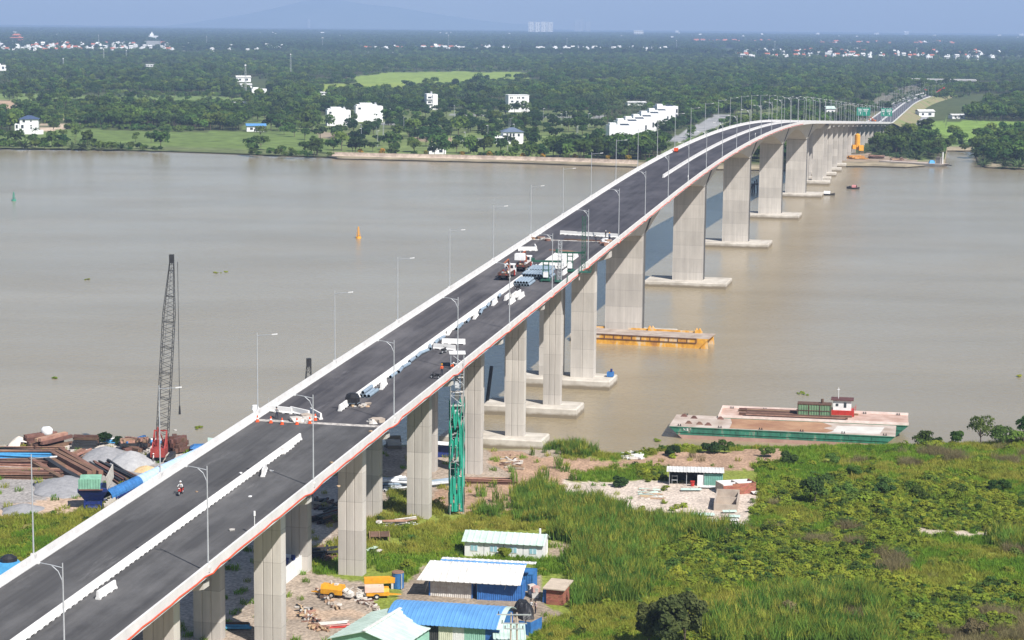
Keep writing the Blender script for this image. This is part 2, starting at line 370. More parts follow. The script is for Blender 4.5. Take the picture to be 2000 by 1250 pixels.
def cap(t, w, d, z0=-1.2, z1=2.1, r=0):
    mb = MB(); e = .25
    mb.loft([[(x, y, z) for x, y in ((-w / 2 + k, -d / 2 + k), (w / 2 - k, -d / 2 + k), (w / 2 - k, d / 2 - k), (-w / 2 + k, d / 2 - k))] for z, k in ((z0, 0), (z1 - e, 0), (z1, e))])
    return mb.build('pile_cap', cap_m, bridge, B(t, r, z=0), -head(t))
def crosshead(t, zt, h=1.2, w=18.8, d=1.7):
    mb = MB(); mb.loft([[(x, y, z) for x, z in ((-w / 2, zt), (-w / 2, zt - h * .55), (-w / 2 + 3, zt - h), (w / 2 - 3, zt - h), (w / 2, zt - h * .55), (w / 2, zt))] for y in (-d / 2, d / 2)])
    return mb.build('crosshead', girder, bridge, B(t, z=0), -head(t))
for t in APP_N:
    zt = road(t) - 1.36; crosshead(t, zt)
    for s in (-1, 1): column(t, s * 4.1, 3.6, 1.85, .5, zt - 1.15)
    if t > 370: cap(t, 20, 7.5 if t < 400 else 8.5)
for t in TRN:
    zt = road(t) - 1.36; crosshead(t, zt + (.0), 2.4, 18.8, 3)
    for s in (-1, 1): column(t, s * 3.6, 5.2, 3, .5, zt - 2.2, 1)
    cap(t, 21 if t < 600 else 20, 10)
for t in MAINP:
    column(t, 0, 9.3, 4.8, .5, road(t) - hdepth(t) + .1, 0, .012); cap(t, 25.5, 15.5, z1=1.8)
    mb = MB()                                          # drain pipes down the right side of the girder
    for k in (-1.2, .4):
        mb.path([(7.35, k, road(t) - .75), (5.0, k, road(t) - 7.9), (4.95, k, 2.)], .13, 6)
    mb.build('drain_pipe', M('drain_pipe_grey', (.1, .1, .1), rough=.7), bridge, B(t, z=0), -head(t))
for i, t in enumerate(APP_F):
    if t > T1 - 8: break
    zt = road(t) - 1.36; crosshead(t, zt)
    for s in (-1, 1): column(t, s * 3.9, 4.2, 1.9, .3, zt - 1.15, 1)
    if i < 4: cap(t, 17, 7)
mb = MB(); mb.box((0, 0, road(T1) / 2 - .5), (20, 3, road(T1) - 1)); mb.build('abutment', concrete, bridge, B(T1 + 1.5, z=0), -head(T1))

# road lamps along both parapets
def make_lamp(s):                                      # s: which way the arm reaches (local +X is to the right of the road)
    r = T('street_lamp', 'x', 'street lamp')
    mb = MB(); mb.tube((0, 0, .12), (0, 0, 11.2), .1, .06, 8); mb.build('pole', steel_g, r)
    mb = MB(); mb.box((0, 0, .06), (.5, .5, .12)); mb.box((0, 0, -.25), (.42, .42, .5), tap=1.35); mb.build('base_plate', white_c, r)
    mb = MB()
    if s > 0: mb.path([(0, 0, 10.75), (s * 1.2, 0, 10.9), (s * 2.3, 0, 11.02)], [.06, .05, .045], 6)
    else:
        mb.path([(0, 0, 10.75), (s * 1.2, 0, 10.95), (s * 2.3, 0, 11.08)], [.05, .045, .04], 6)
        mb.path([(0, 0, 8.6), (s * .08, 0, 9.6), (s * .45, 0, 10.4), (s * 1.1, 0, 10.92)], .045, 6)
    mb.build('arm', steel_g, r)
    mb = MB(); a = Vector((s * 2.25, 0, 11.03)); b = Vector((s * 3.0, 0, 11.13)); mb.bar(a, b, .3, .12); mb.build('lamp_head', white_p, r)
    kids(r); return r
lampL = make_lamp(1); lampR = make_lamp(-1)
spots = {1: ['beside the blue hopper yard', 'above the grassy strip', 'beside the conveyor', 'next to the lattice crane boom', 'by the cross row of barriers']}
for k in range(-1, 63):
    t = 204 + 35.7 * k
    if t > TE - 20: break
    for s, o in ((-1, lampL), (1, lampR)):
        q = B(t + (0 if s < 0 else 1.2), s * 9.95 if t < T1 else s * 10.2, 1.0 if s < 0 else .55)
        side = 'left' if s < 0 else 'right'
        if t < 560: 
            x, y = P2(q); n = k + 1
            lab = f'tall grey street lamp on the {side} parapet, ' + (('nearest to the viewer of its row', 'second nearest of its row', 'third nearest of its row', 'fourth nearest of its row', 'fifth nearest of its row', 'sixth nearest of its row', 'seventh nearest of its row', 'eighth nearest of its row', 'ninth nearest of its row', 'tenth nearest of its row', 'eleventh nearest of its row')[min(n, 10)])
            grp = f'street lamps on the {side} parapet'
        elif t < T1: lab = f'grey street lamp on the {side} parapet over the far half of the bridge'; grp = f'far street lamps on the {side} parapet'
        else: lab = f'small grey street lamp along the {side} side of the far embankment road'; grp = f'embankment road lamps on the {side}'
        if o['label'] == 'x': o.location = q; o.rotation_euler = (0, 0, -head(t)); o['label'] = lab; o['group'] = grp
        else: dup(o, q, -head(t), lab, grp)
# the orange hose clipped along the right fascia
mb = MB(); pts = []
for t in stations(T0, 905, 2.4):
    k = ((t - 205) / 35.7) % 1; sag = -.3 if k < .05 or k > .97 else 0
    pts.append(B(t, 10.14, -.1 + .09 * math.sin(t * .9) * math.sin(t * .23) + sag))
mb.path(pts, .085, 6); tag(mb.build('orange_hose', M('orange_hose', (.62, .07, .02), (.5, .06, .02), rough=.6)), 'long orange hose clipped along the outside of the right parapet', 'hose')
# ---------------------------------------------------------------- river
wm = bpy.data.materials.new('river_water'); wm.use_nodes = True
n_ = wm.node_tree.nodes; l_ = wm.node_tree.links; p_ = n_['Principled BSDF']
p_.inputs['Roughness'].default_value = .17; p_.inputs['IOR'].default_value = 1.33
tc = n_.new('ShaderNodeTexCoord'); nz = n_.new('ShaderNodeTexNoise'); nz.inputs['Scale'].default_value = .006; nz.inputs['Detail'].default_value = 9
mp0 = n_.new('ShaderNodeMapping'); mp0.inputs['Scale'].default_value = (1, 3.2, 1); mp0.inputs['Rotation'].default_value = (0, 0, R(8)); l_.new(tc.outputs['Object'], mp0.inputs[0]); nz.inputs['Distortion'].default_value = .6; l_.new(mp0.outputs[0], nz.inputs[0])
rp = n_.new('ShaderNodeValToRGB'); rp.color_ramp.elements[0].position = .36; rp.color_ramp.elements[0].color = (.25, .202, .124, 1)
rp.color_ramp.elements[1].position = .66; rp.color_ramp.elements[1].color = (.295, .247, .166, 1); l_.new(nz.outputs[0], rp.inputs[0]); l_.new(rp.outputs[0], p_.inputs['Base Color'])
mpw = n_.new('ShaderNodeMapping'); mpw.inputs['Scale'].default_value = (1, .55, 1); mpw.inputs['Rotation'].default_value = (0, 0, R(20)); l_.new(tc.outputs['Object'], mpw.inputs[0])
na = n_.new('ShaderNodeTexNoise'); na.inputs['Scale'].default_value = .55; na.inputs['Detail'].default_value = 7; na.inputs['Roughness'].default_value = .62; l_.new(mpw.outputs[0], na.inputs[0])
nb = n_.new('ShaderNodeTexNoise'); nb.inputs['Scale'].default_value = .018; nb.inputs['Detail'].default_value = 3; l_.new(tc.outputs['Object'], nb.inputs[0])
mr = n_.new('ShaderNodeMapRange'); mr.inputs[1].default_value = .35; mr.inputs[2].default_value = .7; mr.inputs[3].default_value = .1; mr.inputs[4].default_value = .3; l_.new(nb.outputs[0], mr.inputs[0])
bp = n_.new('ShaderNodeBump'); l_.new(na.outputs[0], bp.inputs['Height']); bp.inputs['Strength'].default_value = 1; l_.new(mr.outputs[0], bp.inputs['Distance']); l_.new(bp.outputs[0], p_.inputs['Normal'])
tag(sheet('river', [(-900, 60), (1200, 60), (1200, 1800), (-900, 1800)], wm, z=0.), kind='structure')

# ---------------------------------------------------------------- near bank
NSH = [(-500, 872), (-100, 870), (0, 866), (60, 861), (200, 858), (340, 866), (420, 884), (520, 888), (600, 884), (700, 872), (760, 866), (900, 864), (960, 874), (1040, 872), (1110, 868), (1150, 874), (1180, 882), (1240, 884), (1290, 872), (1400, 866), (1550, 868), (1780, 866), (1900, 861), (2000, 856), (2600, 850)]
GR1 = (.15, .21, .03); GR2 = (.24, .245, .055)
NZ = [  # (colour, outline in photo points on the ground, softness)
 ((.52, .47, .42), [(-300, 862), (200, 850), (445, 862), (480, 905), (385, 915), (330, 905), (180, 885), (130, 902), (-300, 905)]),
 ((.3, .28, .265), [(-300, 905), (150, 890), (410, 900), (340, 950), (180, 985), (110, 985), (0, 1000), (-300, 1010)]),
 ((.46, .34, .25), [(50, 982), (150, 958), (190, 985), (140, 1003), (60, 1003), (-40, 1006)]),
 ((.33, .27, .215), [(440, 890), (760, 850), (960, 865), (1110, 880), (1010, 935), (990, 990), (900, 985), (770, 958), (740, 1000), (640, 1060), (600, 1110), (730, 1150), (730, 1185), (640, 1300), (200, 1350), (300, 1050)]),
 ((.47, .41, .36), [(430, 895), (665, 880), (665, 1010), (600, 1100), (300, 1320), (240, 1100)]),
 ((.4, .3, .22), [(560, 1185), (700, 1190), (720, 1205), (560, 1212)]),
 ((.36, .24, .165), [(950, 880), (1060, 888), (1200, 896), (1290, 884), (1520, 878), (1560, 893), (1470, 914), (1300, 918), (1180, 915), (1110, 935), (1100, 950), (1010, 965), (985, 1008), (900, 1002), (840, 985), (850, 950), (1000, 930), (960, 905)]),
 ((.5, .425, .36), [(1105, 938), (1310, 943), (1482, 945), (1462, 1032), (1350, 1022), (1330, 1005), (1250, 1000), (1150, 985), (1095, 975)]),
 ((.48, .4, .33), [(1772, 1035), (1860, 1037), (2100, 1042), (2100, 1051), (1900, 1047), (1790, 1042)]),
 ((.34, .27, .2), [(1068, 1062), (1130, 1062), (1125, 1088), (1060, 1092)]),
 ((.29, .235, .18), [(770, 1135), (840, 1105), (1060, 1110), (1065, 1180), (1100, 1200), (1060, 1220), (1000, 1260), (800, 1260)]),
]
VEG0 = [(725, 1025), (760, 985), (850, 1002), (960, 1004), (1050, 1040), (1085, 1130), (1000, 1098), (820, 1108), (790, 1132), (700, 1120)]
def nzone(X, Y):
    x, y = P2(np.stack([X, Y, np.full(X.shape, 2.)], -1))
    jx = x + (fb(X, Y, 5) - .5) * 26; jy = y + (fb(X + 40, Y + 9, 4) - .5) * 20
    zone = np.full(X.shape, -1)
    for i, (c, poly) in enumerate(NZ): zone[inpoly(jx, jy, poly)] = i
    zone[inpoly(jx, jy, VEG0)] = -1
    return x, y, zone
def ncol(X, Y):
    x, y, z = nzone(X, Y); n = fb(X, Y, 22)[..., None]
    col = np.array(GR1) * (1 - n) + np.array(GR2) * n
    left = (x < 300)[..., None]; col = np.where(left, np.array((.2, .17, .06)), col)
    for i, (c, p) in enumerate(NZ): col[z == i] = c
    sp = fb(X + 3, Y + 77, 3.2)[..., None]; col = np.where((z >= 0)[..., None], col * (.72 + .56 * sp), col)
    return col, z
px = np.arange(-500, 2601, 7.); ny = 130
sx, sy = zip(*NSH); shy = np.interp(px, sx, sy)
rows = []
for k in range(ny + 1):
    u = k / ny
    if k == 0: rows.append([G(a, b - 1.5, -1.) for a, b in zip(px, shy)])
    else:
        v = ((k - 1) / (ny - 1)) ** 1.15; rows.append([G(a, b + (1480 - b) * v + 2.2, 2.) for a, b in zip(px, shy)])
V = np.array([[tuple(v) for v in r] for r in rows]); X, Y = V[..., 0], V[..., 1]
cc, zz = ncol(X, Y)
V[1:, :, 2] = 1.55 + np.where(zz[1:] < 0, .75 * fb(X[1:], Y[1:], 9), .25 + .3 * fb(X[1:], Y[1:], 5)); V[1, :, 2] -= .6; V[2, :, 2] -= .2
def gridmesh(name, V, col, m):
    a, b = V.shape[:2]; i = np.arange(a * b).reshape(a, b)
    fs = np.stack([i[:-1, :-1], i[:-1, 1:], i[1:, 1:], i[1:, :-1]], -1).reshape(-1, 4)
    me = bpy.data.meshes.new(name); me.from_pydata(V.reshape(-1, 3).tolist(), [], fs.tolist()); me.materials.append(m)
    at = me.color_attributes.new('soil', 'FLOAT_COLOR', 'POINT'); at.data.foreach_set('color', np.concatenate([col.reshape(-1, 3), np.ones((a * b, 1))], 1).astype(np.float32).ravel())
    me.polygons.foreach_set('use_smooth', [True] * len(fs)); me.update()
    o = bpy.data.objects.new(name, me); COL.objects.link(o); tag(o, kind='structure'); return o
near = gridmesh('near_bank', V, cc, attr_mat('bank_soil', 'soil', 2.2, .6, 1.35, bump=.12, bscale=1.6))
from mathutils.bvhtree import BVHTree
_bt = BVHTree.FromPolygons([tuple(v) for v in V.reshape(-1, 3)], [tuple(p.vertices) for p in near.data.polygons])
def gz(x, y, d=2.):
    h = _bt.ray_cast(Vector((x, y, 60)), Vector((0, 0, -1)))[0]; return h.z if h else d
def N(px, py): q = G(px, py); q.z = gz(q.x, q.y); return q

# ---------------------------------------------------------------- plants: generators
def leafmesh(name, mats, C, Nn, size, trunk=None, smooth=False, rng=RN, asp=1.):
    C = np.asarray(C, float); k = len(C); Nn = np.asarray(Nn, float); Nn /= np.linalg.norm(Nn, axis=1, keepdims=True) + 1e-9
    a = rng.normal(size=(k, 3)); u = np.cross(Nn, a); u /= np.linalg.norm(u, axis=1, keepdims=True) + 1e-9; w = np.cross(Nn, u)
    s = (np.asarray(size) * rng.uniform(.6, 1.3, k))[:, None] * .5
    V = np.stack([C - u * s - w * s * asp, C + u * s * .9 - w * s * asp * .7, C + u * s + w * s * asp, C - u * s * .8 + w * s * asp * .9], 1).reshape(-1, 3)
    fs = np.arange(4 * k).reshape(k, 4).tolist(); vs = V.tolist(); mi = [0] * k
    if trunk:
        o = len(vs); vs += [tuple(v) for v in trunk.v]; fs += [tuple(i + o for i in f) for f in trunk.f]; mi += [len(mats) - 1] * len(trunk.f)
    me = bpy.data.meshes.new(name); me.from_pydata(vs, [], fs)
    for m in mats: me.materials.append(m)
    me.polygons.foreach_set('material_index', mi); me.update(); return me
def lobes(n, rx, ry, rz, z0, rng, lo=.35, hi=.6):
    L = []
    for i in range(n):
        a = rng.uniform(0, 6.28); d = rng.uniform(.15, .75) ** .8; h = rng.uniform(-.55, .75)
        q = math.sqrt(max(.1, 1 - h * h)); L.append((math.cos(a) * d * rx * q, math.sin(a) * d * ry * q, z0 + h * rz, rng.uniform(lo, hi) * min(rx, rz * 1.6)))
    return L
def crown_pts(L, k, rng, flat=.8):
    r = np.array([l[3] for l in L]); w = r ** 2 / (r ** 2).sum(); idx = rng.choice(len(L), k, p=w)
    d = rng.normal(size=(k, 3)); d /= np.linalg.norm(d, axis=1, keepdims=True); d[:, 2] = np.where(d[:, 2] < -.35, -d[:, 2], d[:, 2])
    A = np.array(L)[idx]; rad = A[:, 3:4] * (rng.uniform(.5, 1.0, (k, 1)) ** .5 + np.abs(rng.normal(scale=.13, size=(k, 1)))); C = A[:, :3] + d * rad * np.array([1, 1, flat])
    return C, d + rng.normal(scale=.55, size=(k, 3)) + np.array([0, 0, .35])
bark = M('bark', (.13, .1, .075), (.07, .055, .04), scale=4, rough=.95)
LF = {
 'mid': leaf_mat('leaves_mid_green', (.14, .215, .045), (.055, .11, .026), 30, .38),
 'dark': leaf_mat('leaves_dark_green', (.07, .125, .034), (.03, .066, .022), 30, .35),
 'olive': leaf_mat('leaves_olive', (.3, .345, .045), (.18, .255, .032), 9),
 'grass': leaf_mat('leaves_grass', (.235, .35, .04), (.14, .27, .03), 14, .2),
 'yell': leaf_mat('leaves_yellow_grass', (.38, .37, .07), (.26, .31, .045), 10),
 'reed': leaf_mat('leaves_reed', (.2, .32, .055), (.105, .21, .036), 8),
 'dry': leaf_mat('leaves_dry', (.3, .26, .13), (.2, .17, .085), 8),
 'bloom': leaf_mat('leaves_yellow_bloom', (.55, .34, .03), (.16, .17, .03), 3),
 'palm': leaf_mat('leaves_palm', (.11, .165, .06), (.05, .09, .035), 20, .35),
}
def broad(seed, h, w, leaves, size, leaf, flat=.8, z0=None, nl=None, lo=.35, hi=.6):
    """a tree's crown mesh and trunk mesh builder"""
    rng = np.random.default_rng(seed); cz = z0 or h * .62
    L = lobes(nl or rng.integers(7, 12), w / 2, w / 2, h * .36, cz, rng, lo, hi)
    C, Nn = crown_pts(L, leaves, rng, flat)
    tr = MB(); th = h * .06 + .05
    pts = [(0, 0, -.4), (rng.uniform(-.2, .2), rng.uniform(-.2, .2), cz * .5), (rng.uniform(-.3, .3), rng.uniform(-.3, .3), cz)]
    tr.path(pts, [h * .028, h * .02, h * .012], 6)
    for l in L[:5]: tr.path([pts[1], ((pts[1][0] + l[0]) / 2, (pts[1][1] + l[1]) / 2, (pts[1][2] + l[2]) / 2 + .02 * h), l[:3]], [h * .013, h * .01, h * .005], 5)
    return leafmesh('crown', [LF[leaf]], C, Nn, size, rng=rng), tr, (C, Nn, size)
def palm(seed, h, fr=16, fl=3.6, leaf='palm', w=.55, droop=1., trunk=True):
    rng = np.random.default_rng(seed); vs = []; fs = []
    for i in range(fr):
        a = i * 2.4 + rng.uniform(-.3, .3); el = rng.uniform(.05, 1.25); L = fl * rng.uniform(.8, 1.15); seg = 5; p = np.array([0, 0, h if trunk else 0.]); o = len(vs)
        for k in range(seg + 1):
            u = k / seg; e = el - droop * u * 1.5; 
            side = np.array([-math.sin(a), math.cos(a), 0]) * w * (math.sin(math.pi * min(1, u + .12)) * .8 + .1) * .5
            dr = np.array([0, 0, -.18 * w]); vs += [tuple(p - side + dr), tuple(p), tuple(p + side + dr)]
            p = p + np.array([math.cos(a) * math.cos(e), math.sin(a) * math.cos(e), math.sin(e)]) * L / seg
        for k in range(seg):
            b = o + 3 * k; fs += [(b, b + 1, b + 4, b + 3), (b + 1, b + 2, b + 5, b + 4)]
    tr = MB()
    if trunk: tr.path([(0, 0, -.3), (rng.uniform(-.3, .3), .1, h * .5), (0, 0, h)], [.2, .15, .11], 6)
    return vs, fs, tr, leaf
def palm_meshes(*a, **k):
    vs, fs, tr, leaf = palm(*a, **k); me = bpy.data.meshes.new('crown'); me.from_pydata(vs, [], fs); me.materials.append(LF[leaf]); return me, tr
def blades(name, seed, n, h, spread, w, leaf, lean=.5, tip=None):
    rng = np.random.default_rng(seed); vs = []; fs = []; mi = []
    for i in range(n):
        a = rng.uniform(0, 6.28); d = spread * math.sqrt(rng.uniform(0, 1)); b = np.array([math.cos(a) * d, math.sin(a) * d, -.1]); hh = h * rng.uniform(.6, 1.15)
        la = rng.uniform(0, 6.28); ln = lean * rng.uniform(.2, 1) * hh; sd = np.array([-math.sin(la), math.cos(la), 0]) * w / 2
        if rng.random() < .5: sd = np.array([math.cos(la), math.sin(la), 0]) * w / 2
        o = len(vs); m = b + np.array([math.cos(la) * ln * .3, math.sin(la) * ln * .3, hh * .6]); t = b + np.array([math.cos(la) * ln, math.sin(la) * ln, hh])
        vs += [tuple(b - sd * .7), tuple(b + sd * .7), tuple(m + sd), tuple(m - sd), tuple(t)]; fs += [(o, o + 1, o + 2, o + 3), (o + 3, o + 2, o + 4)]; mi += [0, 1 if tip else 0]
    me = bpy.data.meshes.new(name); me.from_pydata(vs, [], fs); me.materials.append(LF[leaf])
    if tip: me.materials.append(LF[tip])
    me.polygons.foreach_set('material_index', mi); return me
def bush_mesh(name, seed, w, h, k, size, leaf, asp=1.):
    rng = np.random.default_rng(seed); L = lobes(7, w / 2, w / 2, h * .45, h * .4, rng, .4, .7); C, Nn = crown_pts(L, k, rng, .75); Nn = Nn + np.array([.25, -.35, 1.0]); C[:, 2] = np.maximum(C[:, 2], .02)
    return leafmesh(name, [LF[leaf]], C, Nn, size, rng=rng, asp=asp)
def proto(me): return bpy.data.objects.new(me.name, me)      # never linked: only a source for the ground cover
def scatter(name, P, protos, ids, sc, rz, zs=None, **k):
    P = np.asarray(P, float); n = len(P); me = bpy.data.meshes.new(name); me.vertices.add(n); me.vertices.foreach_set('co', P.astype(np.float32).ravel())
    zs = sc if zs is None else zs
    for nm, ty, arr in (('pick', 'INT', np.asarray(ids, np.int32)), ('turn', 'FLOAT_VECTOR', np.stack([np.zeros(n), np.zeros(n), rz], 1)), ('size', 'FLOAT_VECTOR', np.stack([sc, sc, zs], 1))):
        at = me.attributes.new(nm, ty, 'POINT'); at.data.foreach_set('value' if ty == 'INT' else 'vector', np.ascontiguousarray(arr, np.int32 if ty == 'INT' else np.float32).ravel())
    g = bpy.data.node_groups.new(name, 'GeometryNodeTree'); g.interface.new_socket('Geometry', in_out='INPUT', socket_type='NodeSocketGeometry'); g.interface.new_socket('Geometry', in_out='OUTPUT', socket_type='NodeSocketGeometry')
    nn = g.nodes; ll = g.links; i = nn.new('NodeGroupInput'); o = nn.new('NodeGroupOutput'); ip = nn.new('GeometryNodeInstanceOnPoints'); gi = nn.new('GeometryNodeGeometryToInstance')
    for pr in protos[::-1]:
        oi = nn.new('GeometryNodeObjectInfo'); oi.inputs['Object'].default_value = pr; ll.new(oi.outputs['Geometry'], gi.inputs[0])
    ll.new(i.outputs[0], ip.inputs['Points']); ll.new(gi.outputs[0], ip.inputs['Instance']); ip.inputs['Pick Instance'].default_value = True
    for nm, ty, sk in (('pick', 'INT', 'Instance Index'), ('turn', 'FLOAT_VECTOR', 'Rotation'), ('size', 'FLOAT_VECTOR', 'Scale')):
        na = nn.new('GeometryNodeInputNamedAttribute'); na.data_type = ty; na.inputs[0].default_value = nm; ll.new(na.outputs[0], ip.inputs[sk])
    ll.new(ip.outputs[0], o.inputs[0])
    ob = bpy.data.objects.new(name, me); COL.objects.link(ob); md = ob.modifiers.new('plants', 'NODES'); md.node_group = g
    tag(ob, kind='stuff', **k); return ob

# ---------------------------------------------------------------- ground cover of the near bank
KEEP = []                                              # (outline in photo points) kept free of plants: sheds, boxes, piles
def keep(*p): KEEP.append(list(p))
keep((903, 1034), (1072, 1034), (1076, 1092), (903, 1092)); keep((825, 1100), (1045, 1100), (1050, 1175), (1040, 1250), (650, 1260), (640, 1240), (730, 1165), (790, 1160))
keep((1052, 1120), (1122, 1120), (1125, 1200), (1050, 1200)); keep((620, 1120), (790, 1115), (790, 1172), (620, 1175)); keep((872, 960), (910, 960), (908, 1012), (872, 1012))
keep((1300, 915), (1480, 915), (1480, 970), (1460, 1030), (1385, 1030), (1300, 950)); keep((600, 1170), (720, 1170), (690, 1250), (590, 1250))
REED = [[(960, 905), (1100, 920), (1105, 985), (1250, 1005), (1340, 1010), (1440, 1035), (1470, 1080), (1300, 1125), (1120, 1112), (1080, 1022), (960, 1004)], [(1050, 866), (1172, 868), (1172, 892), (1050, 892)], [(1440, 1190), (1560, 1150), (1700, 1170), (1760, 1260), (1400, 1260)], [(1090, 1112), (1230, 1085), (1260, 1180), (1140, 1195), (1050, 1180)], [(1920, 1060), (2060, 1055), (2060, 1085), (1920, 1080)]]
GRS = [[(1700, 1085), (2060, 1070), (2060, 1150), (1760, 1150)], [(1100, 1170), (1300, 1120), (1480, 1150), (1470, 1205), (1250, 1260), (1060, 1260)], [(1480, 866), (2060, 860), (2060, 940), (1560, 935)]]
VINE = [[(1330, 1045), (1500, 1030), (1770, 1030), (1850, 1090), (1700, 1140), (1450, 1165), (1270, 1115)], [(1560, 940), (1760, 930), (2000, 970), (2000, 1030), (1640, 1030)], [(1700, 1150), (2050, 1120), (2050, 1260), (1780, 1260)], [(1480, 930), (1560, 920), (1600, 1000), (1480, 1010)]]
gp = []
yy = np.arange(248, 402, .72)
for y in yy:
    w = y * .27; xs = np.arange(-w, w, .72 * (1 + (y - 250) / 400)); gp.append(np.stack([xs + RN.uniform(-.45, .45, len(xs)), np.full(len(xs), y) + RN.uniform(-.45, .45, len(xs))], 1))
gp = np.concatenate(gp); gx, gy = gp.T
ppx, ppy, zon = nzone(gx, gy)
shore = np.interp(ppx, sx, sy)
ok = (ppy > shore + 3) & (ppy < 1290) & (ppx > -60) & (ppx < 2060)
for k in KEEP: ok &= ~inpoly(ppx, ppy, k)
bt = (gp - BO) @ BD; br = (gp - BO) @ BRR
for t in APP_N:
    for s in (-1, 1): ok &= ~((abs(bt - t) < 1.3) & (abs(br - s * 4.1) < 2.1))
ok &= (zon < 0) | (RN.random(len(gx)) < .035)
ok &= ~((br < 10) & (br > -16) & (zon < 0) & (RN.random(len(gx)) < .35))
jx = ppx + (fb(gx + 11, gy, 9) - .5) * 130; jy = ppy + (fb(gx, gy + 31, 7) - .5) * 70
sp = np.zeros(len(gx), int)                            # 0 grass 1 yellow grass 2 reed 3 vine 4 dry
big = fb(gx + 200, gy, 30); sp[(big > .53)] = 1; sp[(ppx < 330)] = np.where(fb(gx, gy, 12)[ppx < 330] > .42, 1, 0)
sp[(ppy < 905) & (ppx > 1200)] = np.where(RN.random(((ppy < 905) & (ppx > 1200)).sum()) < .6, 1, 0)
mid = fb(gx, gy + 300, 13); sp[(mid > .66) & (ppx > 1250)] = 3
for p in REED: sp[inpoly(jx, jy, p)] = 2
for p in VINE:
    i = inpoly(jx, jy, p); sp[i] = 3
for p in GRS:
    i = inpoly(jx, jy, p); sp[i & (sp != 2)] = np.where(fb(gx, gy, 15) > .5, 1, 0)[i & (sp != 2)]
sp[(fb(gx + 77, gy + 5, 11) > .77) & (ppx > 1300)] = 4
r = RN.random(len(gx)); sp[(r < .06) & (sp < 2)] = 3; r = RN.random(len(gx)); sp[(sp == 3) & (r < .3)] = np.where(r < .14, 1, 0)[(sp == 3) & (r < .3)]
bare = fb(gx + 501, gy + 77, 6) > .72; ok &= ~(bare & (sp < 2))
pr = [proto(blades('grass_tuft', i, 34, .75, .55, .075, 'grass', .7)) for i in range(3)] + [proto(blades('yellow_tuft', 10 + i, 34, .8, .55, .07, 'yell', .8)) for i in range(3)] + \
     [proto(blades('reed_clump', 20 + i, 34, 2.1, .7, .1, 'reed', .45, 'reed' if i < 2 else 'yell')) for i in range(4)] + [proto(bush_mesh('vine_clump', 30 + i, 1.35, .75, 150, .16, 'olive' if i < 4 else 'mid')) for i in range(5)] + \
     [proto(blades('dry_clump', 40 + i, 60, 1.3, .7, .04, 'dry', .9)) for i in range(2)]
lo = np.array([0, 3, 6, 10, 15]); cnt = np.array([3, 3, 4, 5, 2])
def cover(name, sel):
    i = np.where(sel)[0]
    if 'vines' in name: i = np.concatenate([i, i])
    if name != 'x' and len(i):
        s = sp[i]; jx_, jy_ = gx[i] + RN.uniform(-.5, .5, len(i)), gy[i] + RN.uniform(-.5, .5, len(i)); P3 = np.stack([jx_, jy_, np.array([gz(a, b) for a, b in zip(jx_, jy_)])], 1)
        ids = lo[s] + RN.integers(0, 99, len(i)) % cnt[s]
        sc = RN.uniform(.75, 1.3, len(i)) * (.8 + .55 * fb(gx[i], gy[i], 8)) * np.where(s == 3, .82 + .5 * (RN.random(len(i)) < .12), 1)
        scatter(name, P3, pr, ids, sc, RN.uniform(0, 6.28, len(i)), sc * RN.uniform(.8, 1.2, len(i)))
thin = True
cover('grass', ok & (sp < 2)); cover('reeds', ok & (sp == 2)); cover('ground_vines', ok & (sp == 3) & thin); cover('dry_weeds', ok & (sp == 4))
